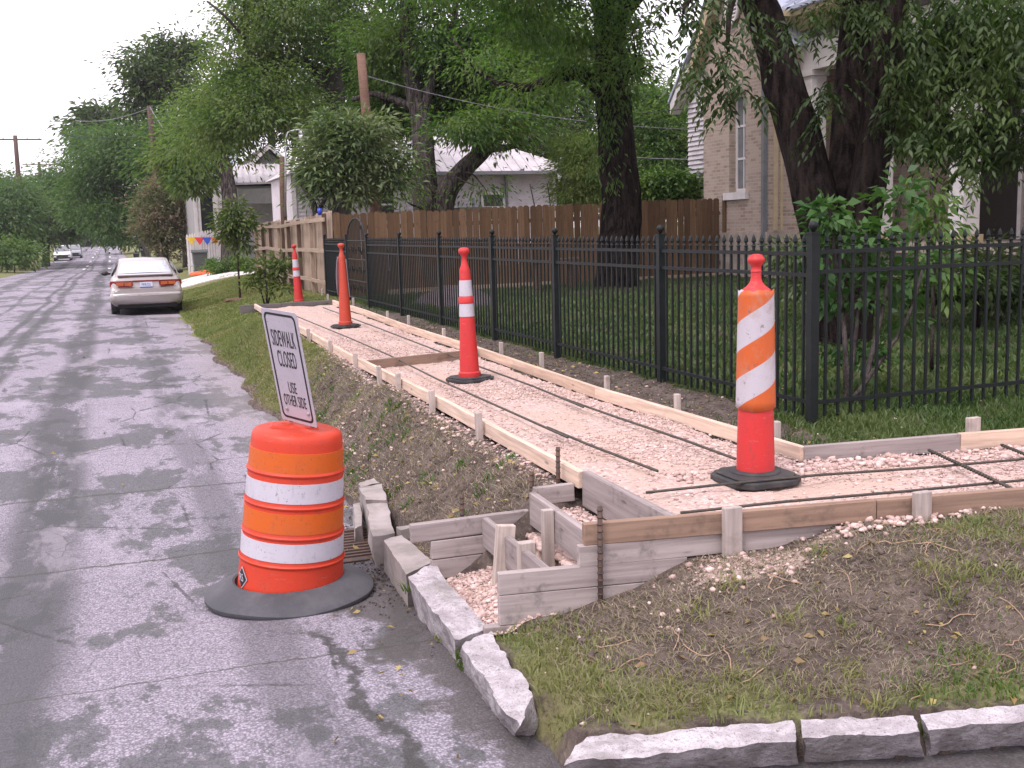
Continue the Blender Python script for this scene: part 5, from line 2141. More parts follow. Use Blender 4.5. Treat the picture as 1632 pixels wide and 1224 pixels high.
p = atD(24, 216, 95)
q = atD(32, 320, 95)
pole('utility_pole', 'tall dark utility pole with crossarm at the far left of the sky', (q[0], q[1], float(ground_z(q[0], q[1], False)) - .1), p, .26, .17, MT['pole'], 2.1)
P1 = p
p = atD(62, 258, 135)
q = atD(66, 300, 135)
pole('utility_pole', 'smaller farther utility pole with crossarm against the left sky', (q[0], q[1], float(ground_z(q[0], q[1], False)) - .1), p, .26, .18, MT['pole'], 1.9)
P2 = p
p = atD(238, 169, 62)
q = atD(252, 300, 62)
pole('utility_pole', 'bare brown utility pole rising out of the pinkish crape myrtle', (q[0] + .1, q[1], float(ground_z(q[0], q[1], False)) - .1), p, .22, .14, MT['pole'])
P3 = p
p = atD(575, 86, 27.8)
q = atD(601, 340, 27.8)
pole('utility_pole', 'orange brown utility pole behind the wooden fence and loquat tree', (q[0] + .05, q[1], .5), p, .16, .11, MT['pole_orange'])
P4 = p
# street lamp on its own pole behind the pale fence
p = atD(450, 250, 30.4)
q = atD(451, 352, 30.4)
t = thing('street_lamp', 'brown post with a curved pipe and clear lamp above the pale fence', 'street lamp', (q[0], q[1], .5))
mb = MB()
mb.tube([(q[0], q[1], .5), tuple((p + q) / 2), tuple(p)], [.095, .088, .08], 12)
mb.build('pole', MT['pine_dark'], t, True)
arm = [atD(455, 345, 30.3), atD(455, 260, 30.3), atD(455, 222, 30.3), atD(459, 211, 30.3), atD(470, 207, 30.3), atD(482, 207, 30.3)]
mb = MB()
mb.tube(arm, .028, 8)
mb.build('lamp_arm', MT['zinc'], t, True)
l = atD(483, 216, 30.3)
mb = MB()
mb.lathe([(.03, .16), (.10, .13), (.13, .06), (.125, .02)], 16, tuple(l))
mb.build('lamp_cap', MT['zinc'], t, True)
mb = MB()
mb.lathe([(.12, .018), (.115, -.05), (.095, -.13), (.02, -.14)], 16, tuple(l))
MT['lamp_glass'] = plain('lamp_glass', (.62, .60, .66), (.5, .48, .55), 9, .15, spec=.8)
mb.build('lamp_bowl', MT['lamp_glass'], t, True)

MT['wire_dark'] = plain('black_cable', (.02, .02, .022), None, 5, .7)
MT['wire_pale'] = plain('aluminium_cable', (.20, .20, .22), None, 5, .6)


def wire(label, a, b, sag_, r, m):
    a = np.array(a, float)
    b = np.array(b, float)
    P = [a * (1 - s_) + b * s_ - np.array([0, 0, 4 * sag_ * s_ * (1 - s_)]) for s_ in np.linspace(0, 1, 22)]
    mb = MB()
    mb.tube(P, r, 5)
    tag(mb.build('overhead_wire', MT[m], None, True, org=a), label, 'cable', 'overhead wires')


wire('pale service cable sloping from the bare pole down to the cottage porch', P3, atY(372, 284, YC - 2.3), 1.0, .028, 'wire_pale')
wire('pale cable from the bare brown pole leftwards over the street trees', P3 - np.array([0, 0, .1]), atD(120, 192, 75), .3, .022, 'wire_pale')
wire('dark cable crossing the street trees below the top of the bare pole', atD(95, 214, 66), atD(330, 194, 60), .5, .022, 'wire_dark')
wire('pale cable descending behind the big vine covered trunk', P4 - np.array([0, 0, .5]), atD(1190, 208, 25.5), .35, .007, 'wire_pale')
wire('thin dark cable at the height of the brick wing window', atD(620, 180, 30), atX(1108, 172, 14.2), .2, .010, 'wire_dark')
wire('lower pale cable between the vine covered trunk and the brick house', atD(900, 238, 40), atD(1140, 254, 27), .1, .012, 'wire_pale')
wire('pale cable at the left edge below the tall dark pole', atD(-60, 290, 95), atD(26, 298, 95), .3, .04, 'wire_pale')

# ------------------------------------------------------------------ cars
def loft(mb, st, ring):
    rows = [ring(*s_) for s_ in st]
    n_ = len(rows[0])
    vs = [p for r_ in rows for p in r_]
    fs = []
    for i in range(len(rows) - 1):
        for k in range(n_):
            fs.append((i * n_ + k, i * n_ + (k + 1) % n_, (i + 1) * n_ + (k + 1) % n_, (i + 1) * n_ + k))
    fs.append(tuple(range(n_))[::-1])
    fs.append(tuple((len(rows) - 1) * n_ + k for k in range(n_)))
    return mb.add(vs, fs)


def carpaint(name, c, metal=.0):
    s = NT(name)
    f = s.noise(s.coord('obj'), 2.5, 4)
    s.fin(s.mix(s.ramp(f, .4, .7, 0, .35), c, tuple(x * .78 for x in c)), .28, metal, .5)
    s.b.inputs['Coat Weight'].default_value = .6
    s.b.inputs['Coat Roughness'].default_value = .12
    return s.m


MT['silver'] = carpaint('silver_gold_paint', (.36, .325, .315), .45)
MT['car_white'] = carpaint('white_car_paint', (.66, .65, .67))
MT['car_grey'] = carpaint('grey_car_paint', (.22, .23, .25))
MT['car_dark'] = carpaint('dark_car_paint', (.04, .045, .05))
MT['tail'] = plain('tail_lamp_red', (.20, .012, .012), (.14, .010, .012), 8, .15, 'obj', spec=.6)
MT['tail_amber'] = plain('tail_lamp_amber', (.42, .10, .02), None, 8, .15, 'obj', spec=.6)
MT['plate'] = plain('licence_plate', (.55, .60, .70), None, 8, .5, 'obj')
MT['plate_blue'] = plain('plate_ink', (.06, .08, .25), None, 8, .5, 'obj')
MT['trim_black'] = plain('black_trim', (.012, .012, .013), (.02, .02, .02), 8, .5, 'obj')
MT['under'] = plain('dark_underbody', (.008, .008, .008), None, 8, .9, 'obj')
MT['wheel_alloy'] = plain('alloy', (.3, .3, .31), None, 8, .4, 'obj', metal=.7)
MT['tyre'] = plain('tyre_rubber', (.018, .018, .019), (.03, .03, .03), 9, .85, 'obj')
MT['chrome'] = plain('bright_trim', (.62, .60, .60), None, 8, .2, 'obj', metal=.8)


def wheel(t, x, y, z, r, wd, sgn):
    o_ = Vector(wloc(t))
    mb = MB()
    mb.tube([(x - wd / 2, y, z), (x - wd / 2 + .02, y, z), (x + wd / 2 - .02, y, z), (x + wd / 2, y, z)], [r - .03, r, r, r - .03], 22)
    w_ = mb.build('wheel', MT['tyre'], t, 40)
    mb = MB()
    mb.tube([(x + sgn * (wd / 2 - .01), y, z), (x + sgn * (wd / 2 + .004), y, z)], [r * .66, r * .60], 16)
    mb.build('rim', MT['wheel_alloy'], w_)


def sedan(cx, cy, cz):
    t = thing('parked_car', 'silver sedan parked at the kerb seen from behind', 'car', (cx, cy, cz))

    def V(x, y, z):
        return (cx + x, cy + y, cz + z)

    def ring(y, w_, zb, zs, crown=.02):
        half = [(0, zb), (.55 * w_, zb), (.90 * w_, zb + .02), (.985 * w_, zb + .10), (w_, zb + .22), (w_ * .995, min(.62, zs - .05)), (w_ * .97, zs - .12 if zs > .8 else zs - .04), (w_ * .92, zs - .03), (w_ * .82, zs), (.4 * w_, zs + crown), (0, zs + crown)]
        full = half + [(-x, z) for x, z in half[-2:0:-1]]
        return [V(x, y, z) for x, z in full]
    mb = MB()
    st = [(.02, .80, .33, .655), (.10, .855, .28, .68), (.135, .87, .25, .70), (.15, .872, .24, .84), (.185, .875, .23, .955), (.22, .878, .23, .985), (.30, .882, .23, .995), (.70, .89, .22, 1.0), (1.2, .89, .21, .98), (3.1, .89, .21, .97), (3.7, .885, .21, .93), (4.4, .84, .22, .78), (4.72, .70, .30, .60)]
    loft(mb, st, ring)
    mb.build('body', MT['silver'], t, 50)
    # bumper with its bright upper edge and lower lip
    mb = MB()
    st = [(-.045, .74, .36, .545), (-.02, .83, .32, .565), (.03, .872, .28, .575), (.14, .892, .27, .58)]

    def bring(y, w_, zb, zs):
        half = [(0, zb), (.6 * w_, zb), (.93 * w_, zb + .03), (w_, zb + .10), (w_, zs - .05), (.97 * w_, zs), (.5 * w_, zs + .01), (0, zs + .01)]
        return [V(x, y, z) for x, z in half + [(-x, z) for x, z in half[-2:0:-1]]]
    loft(mb, st, bring)
    bp = mb.build('bumper', MT['silver'], t, 50)
    mb = MB()
    mb.span(cx - .80, cx + .80, cy - .052, cy - .02, cz + .505, cz + .535)
    mb.build('bumper_strip', MT['chrome'], bp)
    mb = MB()
    mb.span(cx - .72, cx + .72, cy + .02, cy + .10, cz + .20, cz + .285)
    mb.build('valance', MT['under'], t)
    mb = MB()
    mb.span(cx - .85, cx + .85, cy + .3, cy + 4.4, cz + .16, cz + .24)
    mb.build('underbody', MT['under'], t)
    mb = MB()
    mb.tube([V(-.55, .25, .235), V(-.2, .25, .25), V(.1, .25, .235), V(.5, .25, .24)], .045, 8)
    mb.build('exhaust', MT['chrome'], t)
    # cabin
    mb = MB()

    def cring(y, wb, wt, zt):
        half = [(0, .93), (wb, .93), (wb, .97), (wt + (wb - wt) * .12, zt - .10 * (zt > 1.1)), (wt, zt - .02), (wt * .86, zt), (0, zt + .022 * (zt > 1.1))]
        return [V(x, y, z) for x, z in half + [(-x, z) for x, z in half[-2:0:-1]]]
    loft(mb, [(.50, .76, .72, .985), (.62, .80, .72, 1.05), (1.20, .83, .625, 1.335), (1.42, .835, .61, 1.405), (1.8, .84, .605, 1.435), (2.5, .84, .60, 1.42), (2.8, .83, .61, 1.37), (3.55, .80, .72, .985)], cring)
    mb.build('cabin', MT['silver'], t, 40)
    # rear window, a curved pane just proud of the cabin
    mb = MB()
    P = []
    for y, z, hw in ((.60, 1.045, .655), (.80, 1.147, .625), (1.0, 1.245, .585), (1.18, 1.332, .55)):
        P.append([V(hw * f_, y - .012 + .10 * f_ * f_ * .3, z + .014 + .012 * (1 - f_ * f_)) for f_ in (-1, -.6, -.2, .2, .6, 1)])
    vs = [p_ for r_ in P for p_ in r_]
    mb.add(vs, [(i * 6 + k, i * 6 + k + 1, (i + 1) * 6 + k + 1, (i + 1) * 6 + k) for i in range(3) for k in range(5)])
    MT['car_glass'] = plain('car_glass', (.16, .17, .18), None, 4, .05, 'obj', spec=1.0)
    MT['rear_glass'] = plain('sky_reflecting_glass', (.62, .64, .68), (.52, .54, .60), 3, .10, 'obj', metal=.8)
    rw = mb.build('rear_window', MT['rear_glass'], t, True)
    for s_ in (-1, 1):
        mb = MB()
        mb.prism([V(s_ * .835, .95, 1.0), V(s_ * .835, 2.95, 1.0), V(s_ * .70, 2.55, 1.32), V(s_ * .70, 1.35, 1.32)], (s_ * .02, 0, 0))
        mb.build('side_window', MT['car_glass'], t)
        # mirror
        mb = MB()
        mb.lathe([(.02, -.09), (.08, -.07), (.105, 0), (.08, .07), (.02, .09)], 14, (0, 0, 0))
        mb.v = [V(s_ * .985 + p_[0] * .95, 2.75 + p_[2] * .6, 1.02 + p_[1] * .62) for p_ in mb.v]
        mb.build('mirror', MT['trim_black'], t, True)
        mb = MB()
        mb.beam(V(s_ * .80, 2.78, 1.0), V(s_ * .93, 2.76, 1.01), .04, .05)
        mb.build('mirror_arm', MT['trim_black'], t)
        # lamp cluster
        mb = MB()
        xo, xi = .875, .315
        prof = [(xi + .05, .725), (xo - .05, .715), (xo, .745), (xo, .85), (xo - .02, .885), (xi + .02, .885), (xi, .86), (xi, .765)]
        mb.prism([V(s_ * x, .085 + (.09 * max(0, (x - .7) / .175)), z) for x, z in prof], (0, .12, 0))
        tl_ = mb.build('tail_light', MT['tail'], t)
        mb = MB()
        for x0, x1 in ((.36, .52), (.545, .72)):
            mb.span(cx + s_ * x0, cx + s_ * x1, cy + .076, cy + .09, cz + .765, cz + .845)
        mb.build('amber_lens', MT['tail_amber'], tl_)
        wheel(t, cx + s_ * .785, cy + .95, cz + .31, .31, .20, s_)
        wheel(t, cx + s_ * .785, cy + 3.75, cz + .31, .31, .20, s_)
    mb = MB()
    mb.span(cx - .33, cx + .33, cy + .11, cy + .17, cz + .855, cz + .89)
    mb.build('trunk_strip', MT['tail'], t)
    mb = MB()
    mb.prism([V(-.68, .155, .995), V(-.68, .42, 1.03), V(-.68, .40, 1.06), V(-.68, .14, 1.035)], (1.36, 0, 0))
    mb.build('spoiler_lip', MT['silver'], t, bev=.01)
    mb = MB()
    mb.span(cx - .155, cx + .155, cy + .085, cy + .10, cz + .70, cz + .845)
    pl_ = mb.build('licence_plate', MT['plate'], t)
    mb = MB()
    mb.span(cx - .15, cx + .15, cy + .0815, cy + .0845, cz + .703, cz + .724)
    mb.build('plate_band', MT['plate_blue'], pl_)
    text_part('MKR 52S', .095, MT['plate_blue'], pl_, frame((1, 0, 0), (0, 0, 1), V(0, .083, .778)), .62)
    return t


sedan(.76, 29.7, float(road_z(.76, 30)))


def minivan(cx, cy, cz, paint, label, H=1.72, group='cars parked up the street'):
    t = thing('parked_car', label, 'car', (cx, cy, cz), group)
    V = lambda x, y, z: (cx + x, cy + y, cz + z)

    def ring(y, w_, zb, zs):
        half = [(0, zb), (.9 * w_, zb), (w_, zb + .12), (w_, zs - .15), (w_ * .93, zs), (0, zs + .02)]
        return [V(x, y, z) for x, z in half + [(-x, z) for x, z in half[-2:0:-1]]]
    mb = MB()
    loft(mb, [(0, .78, .32, .66), (.08, .88, .26, .76), (.25, .92, .24, .88), (1.1, .93, .22, 1.02), (4.3, .92, .24, 1.02), (4.6, .86, .3, .9)], ring)
    mb.build('body', paint, t, 45)
    mb = MB()

    def cr(y, wb, wt, zt):
        half = [(0, .9), (wb, .9), (wb, 1.0), (wt, zt - .08), (wt * .85, zt), (0, zt)]
        return [V(x, y, z) for x, z in half + [(-x, z) for x, z in half[-2:0:-1]]]
    loft(mb, [(.95, .86, .84, 1.0), (1.75, .87, .74, H), (4.2, .87, .74, H), (4.5, .85, .8, 1.0)], cr)
    mb.build('cabin', paint, t, 45)
    mb = MB()
    mb.add([V(-.78, 1.0, 1.04), V(.78, 1.0, 1.04), V(.67, 1.66, H - .09), V(-.67, 1.66, H - .09)], [(0, 1, 2, 3)])
    for v_ in range(4):
        q = mb.v[v_]
        mb.v[v_] = (q[0], q[1] - .02, q[2] + .02)
    mb.build('windscreen', MT['car_glass'], t)
    mb = MB()
    mb.span(cx - .6, cx + .6, cy - .02, cy + .1, cz + .42, cz + .66)
    mb.build('grille', MT['trim_black'], t)
    mb = MB()
    mb.span(cx - .86, cx + .86, cy - .05, cy + .06, cz + .27, cz + .41)
    mb.build('bumper', MT['trim_black'], t, bev=.02)
    for s_ in (-1, 1):
        mb = MB()
        mb.span(cx + s_ * .62, cx + s_ * .84, cy + .0, cy + .12, cz + .55, cz + .72)
        mb.build('headlight', MT['lamp_glass'], t)
        mb = MB()
        mb.prism([V(s_ * .872, 1.3, 1.06), V(s_ * .872, 4.1, 1.06), V(s_ * .78, 4.0, H - .14), V(s_ * .78, 1.85, H - .14)], (s_ * .02, 0, 0))
        mb.build('side_window', MT['car_glass'], t)
        for yy in (.95, 3.75):
            wheel(t, cx + s_ * .82, cy + yy, cz + .33, .33, .22, s_)
    return t


p = at(100, 418, -.38)
minivan(p[0], p[1], float(road_z(p[0], p[1])), MT['car_white'], 'white minivan facing us, parked on the far left side of the street')
p2 = p + (atD(118, 412, 130) - atD(100, 418, 118)) * 1.0
minivan(p2[0] + .1, p[1] + 9.0, float(road_z(p[0], p[1] + 9)), MT['car_grey'], 'grey car parked just behind the white minivan', 1.6)
p = at(161, 394, .75)
minivan(p[0], 255, float(road_z(p[0], 255)), MT['car_white'], 'distant white truck coming towards us at the end of the street', 2.3)
minivan(1.0, 262, float(road_z(1, 262)), MT['car_dark'], 'distant dark car at the right kerb near the crossing', 1.45)

# pale cross street far off
mb = MB()
zc = float(road_z(0, 318)) + .06
mb.add([(-60, 306, zc - .1), (60, 306, zc - .1), (60, 322, zc), (-60, 322, zc)], [(0, 1, 2, 3)])
tag(mb.build('cross_street', MT['concrete']), kind='structure')

# yard details behind the iron fence
ed = thing('edging_timber', 'pale timber edging along the foot of the brown wooden fence', 'edging', (7, 22.6, .6))
zg = lambda x, y: float(ground_z(x, y, False))
for x0_, x1_ in ((5.6, 7.9), (7.95, 9.4), (10.6, 13.2)):
    board(ed, (x0_, 23.75 - .135 * (x0_ - 4.5), zg(x0_, 23.2) + .10), (x1_, 23.75 - .135 * (x1_ - 4.5), zg(x1_, 22.9) + .10), .06, .13, MT['pine'], 'timber')
bc = (8.75, 21.7, zg(8.75, 21.7))
t = thing('garden_bench', 'low dark bench beside the foot of the big vine covered trunk', 'bench', bc)
for k in range(3):
    board(t, (bc[0] - .55, bc[1] - .14 + k * .14, bc[2] + .60), (bc[0] + .55, bc[1] - .14 + k * .14, bc[2] + .66), .12, .035, MT['pine_dark'], 'seat_slat')
for s_ in (-.4, .4):
    mb = MB()
    mb.span(bc[0] + s_ - .04, bc[0] + s_ + .04, bc[1] - .16, bc[1] + .16, bc[2] - .05, bc[2] + .56)
    mb.build('leg', MT['pine_dark'], t)
mo = MB()
mc = (5.9, 19.6)
nr, na = 8, 26
for i in range(nr + 1):
    for k in range(na):
        r_ = i / nr
        a = 2 * PI * k / na
        x = mc[0] + .75 * r_ * math.cos(a)
        y = mc[1] + 1.5 * r_ * math.sin(a)
        mo.v.append((x, y, zg(x, y) - .04 + .38 * (1 - r_ ** 2) + .03 * float(vnoise(x, y, 5, 3))))
for i in range(nr):
    for k in range(na):
        mo.f.append((i * na + k, i * na + (k + 1) % na, (i + 1) * na + (k + 1) % na, (i + 1) * na + k))
MT['ash'] = plain('grey_mulch', (.13, .108, .115), (.085, .07, .075), 7, .95, bump=1, bscale=25, dist=.04)
tag(mo.build('mulch_heap', MT['ash'], None, True, org=(mc[0], mc[1], .6)), 'low greyish mulch heap seen through the iron fence near the gate', 'heap')

# ------------------------------------------------------------------ foliage
def leaf_arrays(P, D, Lr, wr=.36, fold=.25):
    """P base points, D unit directions, Lr lengths -> diamond leaves folded along the midrib"""
    n_ = len(P)
    up = rng.normal(0, .55, (n_, 3)) + np.array([0, 0, 1.0])
    S = np.cross(D, up)
    S /= np.linalg.norm(S, axis=1, keepdims=True) + 1e-9
    N = np.cross(S, D)
    Lc = Lr[:, None]
    mid = P + D * Lc * .45
    a = mid + S * Lc * wr * .5 + N * Lc * wr * fold
    b = mid - S * Lc * wr * .5 + N * Lc * wr * fold
    tip = P + D * Lc - np.array([0, 0, 1.0]) * Lc * .08
    V = np.stack([P, a, tip, b], 1).reshape(-1, 3)
    i = np.arange(n_)[:, None] * 4
    return V, np.concatenate([np.stack([i[:, 0], i[:, 0] + 1, i[:, 0] + 2, i[:, 0] + 3], -1)])


def crown_points(lobes, n_leaf, per_clump=26, clump_r=.42, droop=.5, shell=2.4, flat=.45):
    """lobes: (centre, (rx, ry, rz), weight). Leaves come in ragged drooping sprays spread through each lobe."""
    wts = np.array([l[2] * (l[1][0] * l[1][1] * l[1][2]) ** .62 for l in lobes])
    wts = wts / wts.sum()
    PP, DD_ = [], []
    for (c, r_, _), w_ in zip(lobes, wts):
        nc = max(3, int(n_leaf * w_ / per_clump))
        q = rng.normal(size=(nc, 3))
        q /= np.linalg.norm(q, axis=1, keepdims=True)
        rad = rng.uniform(0, 1, nc) ** (1 / shell)
        # ragged outline
        rad = rad * (1 + .16 * np.sin(q[:, 0] * 7 + c[0]) + .12 * np.sin(q[:, 2] * 9 + q[:, 1] * 5))
        cc = np.array(c) + q * rad[:, None] * np.array(r_)
        size = clump_r * rng.uniform(.55, 1.5, nc)
        k = per_clump
        off = rng.normal(0, 1, (nc, k, 3)) * np.array([1, 1, flat])
        p = cc[:, None] + off * size[:, None, None] * .62
        d = off * .8 + q[:, None] * .5 + rng.normal(0, .45, (nc, k, 3))
        d[..., 2] -= droop
        d /= np.linalg.norm(d, axis=-1, keepdims=True)
        PP.append(p.reshape(-1, 3))
        DD_.append(d.reshape(-1, 3))
    return np.concatenate(PP), np.concatenate(DD_)


def limb(mb, pts, r0, r1, n=10, wob=.0):
    """smooth tapered limb through points"""
    P = [np.array(p, float) for p in pts]
    out = []
    for i in range(len(P) - 1):
        a = P[max(i - 1, 0)]
        b = P[i]
        c = P[i + 1]
        d = P[min(i + 2, len(P) - 1)]
        for s_ in np.linspace(0, 1, 5, endpoint=False):
            out.append(.5 * ((2 * b) + (-a + c) * s_ + (2 * a - 5 * b + 4 * c - d) * s_ ** 2 + (-a + 3 * b - 3 * c + d) * s_ ** 3))
    out.append(P[-1])
    m_ = len(out)
    if wob:
        for i in range(1, m_ - 1):
            out[i] = out[i] + rng.normal(0, wob, 3)
    mb.tube(out, [r0 + (r1 - r0) * (i / (m_ - 1)) ** .8 for i in range(m_)], n)


def knobbly(o, amp, s_=3.0):
    """bark ridges on a trunk mesh"""
    me = o.data
    n_ = len(me.vertices)
    co = np.empty(n_ * 3)
    me.vertices.foreach_get('co', co)
    no = np.empty(n_ * 3)
    me.vertices.foreach_get('normal', no)
    co = co.reshape(-1, 3)
    no = no.reshape(-1, 3)
    a = np.arctan2(no[:, 1], no[:, 0])
    h = vnoise(a * 3, co[:, 2] * .8, s_, 4) + .6 * vnoise(a * 6, co[:, 2] * 2, s_, 5)
    co = co + no * (h * amp)[:, None]
    me.vertices.foreach_set('co', co.ravel())
    me.update()


def tree(name, label, base, trunk_limbs, lobes, n_leaf, leaf, lm, bark, group=None, cat='tree', per=26, clump=.42, wr=.36, droop=.5, twig=0, shell=2.4, extra=None, knob=0):
    t = thing(name, label, cat, base, group)
    mb = MB()
    first = True
    for pts, r0, r1 in trunk_limbs:
        if first:
            limb(mb, pts, r0, r1, 18 if r0 > .3 else 10)
            o = mb.build('trunk', bark, t, True)
            if knob:
                knobbly(o, knob)
            first = False
        else:
            mb = MB()
            limb(mb, pts, r0, r1, 12 if r0 > .2 else 7)
            mb.build('branch', bark, t, True)
    if twig:
        mb = MB()
        src = [np.array(p, float) for pts, _, _ in trunk_limbs for p in pts[1:]]
        for k in range(twig):
            c, r_, _ = lobes[k % len(lobes)]
            c = np.array(c)
            a = min(src, key=lambda q: np.linalg.norm(q - c))
            e_ = c + rng.normal(0, .45, 3) * np.array(r_)
            m_ = (a + e_) / 2 + rng.normal(0, .18, 3) * np.linalg.norm(e_ - a) * .5
            limb(mb, [a, m_, e_], .035 + .012 * np.linalg.norm(e_ - a) * .3, .012, 5)
        tag(mb.build('twigs', bark, t, True), kind='stuff')
    P, D = crown_points(lobes, n_leaf, per, clump, droop, shell)
    if extra is not None:
        P = np.concatenate([P, extra[0]])
        D = np.concatenate([D, extra[1]])
    Lr = rng.uniform(.65, 1.3, len(P)) * leaf
    V, Fq = leaf_arrays(P, D, Lr, wr)
    o = npmesh('crown', V - np.array(base), Fq, lm, t)
    return t


def lob(u, v, ru, rv, D, dep=None, wgt=1.0):
    c = atD(u, v, D)
    rx_ = ru / 1760 * D
    rz_ = rv / 1760 * D
    return (c, (rx_, dep if dep else (rx_ + rz_) / 2, rz_), wgt)


def gpt(x, y, dz=-.1):
    return (x, y, float(ground_z(x, y, False)) + dz)


# the big pecan behind the iron fence, vines on its trunk
D1 = 22.9
b1 = atD(981, 446, D1)
b1 = np.array([b1[0], b1[1], float(ground_z(b1[0], b1[1], False)) - .1])
q = lambda u, v, D=D1: atD(u, v, D)
tl1 = [([b1 + np.array([0, 0, -.05]), q(984, 410), q(990, 330), q(982, 220), q(975, 130), q(972, 40), q(970, -120), q(985, -330)], .47, .28),
       ([q(968, 150), q(930, 118), q(890, 122), q(835, 140, 24), q(770, 120, 26), q(720, 60, 27)], .22, .03),
       ([q(972, 60), q(1010, 0), q(1090, -80, 21), q(1200, -150, 19)], .22, .08),
       ([q(970, 10), q(900, -60, 21.5), q(800, -120, 20), q(690, -160, 18)], .24, .08)]
# vine leaves clothing the upper trunk
vp_, vd_ = [], []
for k in range(1500):
    s_ = rng.uniform(0, 1) ** .8
    v_ = 330 - 400 * s_ if k % 3 else rng.uniform(60, 300)
    c = q(978 + 12 * math.sin(v_ * .02), v_)
    a = rng.normal(-PI / 2 - .25, .75)
    r_ = .36 + .12 * rng.uniform()
    if v_ > 230 and math.sin(v_ * .11 + a * 3) < .2:
        continue
    p = c + np.array([math.cos(a) * r_, math.sin(a) * r_, rng.normal(0, .1)])
    vp_.append(p)
    d = np.array([math.cos(a) * .5, math.sin(a) * .5, -1]) + rng.normal(0, .4, 3)
    vd_.append(d / np.linalg.norm(d))
tree('pecan_tree', 'big dark trunk clothed in vines behind the middle of the iron fence', b1, tl1,
     [lob(905, 40, 95, 60, 22), lob(1000, 25, 60, 40, 22), lob(930, 110, 75, 45, 22.3), lob(1000, 100, 45, 40, 21.8), lob(850, 0, 110, 60, 21), lob(840, 130, 55, 34, 24.3), lob(770, 100, 50, 34, 25.8), lob(830, -60, 170, 60, 20), lob(1000, -120, 220, 100, 21), lob(700, -40, 120, 55, 20),
      lob(1150, -170, 160, 90, 19), ((8.5, 17, 9.5), (3.2, 3.2, 1.2), .5), ((12, 18, 9.8), (2.6, 3, 1.2), .5), ((7.5, 13, 9.2), (2.6, 2.6, 1.1), .5), ((11, 13.5, 9.6), (3, 2.8, 1.2), .5), lob(760, -150, 200, 90, 18), lob(1018, 60, 18, 24, 21.5, None, .5)],  # the world-placed lobes are unseen upper crown, added to shade the yard
     40000, .135, MT['leaf_pecan'], MT['bark'], per=60, clump=.48, droop=.6, twig=26, extra=(np.array(vp_), np.array(vd_)), knob=.035, wr=.33)

# the tree with leaning stems in front of the porch
D2 = 11.6
b2 = atD(1335, 452, D2)
b2 = np.array([b2[0], b2[1], float(ground_z(b2[0], b2[1], False)) - .1])
q2 = lambda u, v, D=D2: atD(u, v, D)
tl2 = [([b2, q2(1318, 395), q2(1292, 290), q2(1262, 180), q2(1228, 60), q2(1196, -30), q2(1150, -180)], .27, .17),
       ([b2 + np.array([.1, .1, 0]), q2(1345, 380, 11.7), q2(1352, 250, 11.8), q2(1360, 110, 11.9), q2(1372, -20, 12), q2(1390, -200, 12)], .24, .17),
       ([b2 + np.array([.25, .1, 0]), q2(1372, 370, 11.5), q2(1392, 240, 11.4), q2(1412, 100, 11.3), q2(1425, -30, 11.2), q2(1470, -200, 11)], .22, .15),
       ([q2(1425, -20, 11.2), q2(1520, -50, 10.8), q2(1640, -40, 10.5)], .10, .05),
       ([q2(1196, -30), q2(1150, -60, 10.5), q2(1110, -30, 9.6), q2(1090, 20, 9.2)], .09, .02),
       ([q2(1210, 0), q2(1190, -40, 10.8), q2(1165, 10, 10), q2(1160, 70, 9.6)], .07, .015)]
# compound hanging sprays
SP, SD, SL = [], [], []


def spray(p, d, L_, n_=11, leaf=.095):
    p = np.array(p, float)
    d = np.array(d, float)
    side = np.cross(d, [0, 0, 1])
    if np.linalg.norm(side) < .1:
        side = np.array([1, 0, 0])
    side /= np.linalg.norm(side)
    for k in range(n_):
        s_ = (k // 2 + 1) / (n_ / 2 + .5)
        pt = p + d * L_ * s_ + np.array([0, 0, -1]) * L_ * .45 * s_ * s_
        sg = 1 if k % 2 else -1
        dd = d * .55 + side * sg * .75 + np.array([0, 0, -.45]) + rng.normal(0, .16, 3)
        if k == n_ - 1:
            dd = d + np.array([0, 0, -.9])
        SP.append(pt)
        SD.append(dd / np.linalg.norm(dd))
        SL.append(leaf * rng.uniform(.75, 1.15))


def hang(points, D, n_, spread, L_=.30, leaf=.095, dd=.5):
    """sprays along a hanging branchlet given through points"""
    P = [atD(u, v, D) for u, v in points]
    for k in range(n_):
        s_ = rng.uniform(0, len(P) - 1)
        i = min(int(s_), len(P) - 2)
        p = P[i] * (1 - (s_ - i)) + P[i + 1] * (s_ - i) + rng.normal(0, spread, 3) * np.array([1, 1.6, 1])
        a = rng.uniform(0, 2 * PI)
        d = np.array([math.cos(a), math.sin(a), -rng.uniform(.1, 1.2)])
        spray(p, d / np.linalg.norm(d), L_ * rng.uniform(.7, 1.2), 11, leaf)


hang([(1165, -60), (1130, 10), (1112, 70), (1104, 110)], 9.3, 30, .09)
hang([(1165, -20), (1160, 60), (1150, 120), (1148, 170)], 9.5, 26, .07)
hang([(1150, 110), (1185, 130), (1205, 160)], 9.4, 9, .04)
hang([(1110, 90), (1095, 125)], 9.2, 9, .05)
hang([(1040, -20), (1080, 10), (1110, 20)], 9.6, 12, .08)
hang([(1215, -20), (1205, 30), (1195, 60)], 10, 9, .05)
hang([(1300, 10), (1275, 45), (1250, 60)], 10.6, 12, .10)
hang([(1320, 120), (1315, 160), (1308, 235)], 11, 13, .06)
hang([(1400, 20), (1440, 70), (1470, 120)], 10.6, 34, .20)
hang([(1470, 60), (1500, 110), (1520, 150)], 10.6, 42, .22)
hang([(1440, 90), (1430, 160), (1420, 215)], 10.7, 22, .08)
hang([(1450, 180), (1470, 215), (1500, 245)], 10.4, 16, .08)
hang([(1530, 120), (1535, 190), (1540, 285)], 10.0, 26, .05)
hang([(1510, 190), (1525, 230)], 10.2, 9, .05)
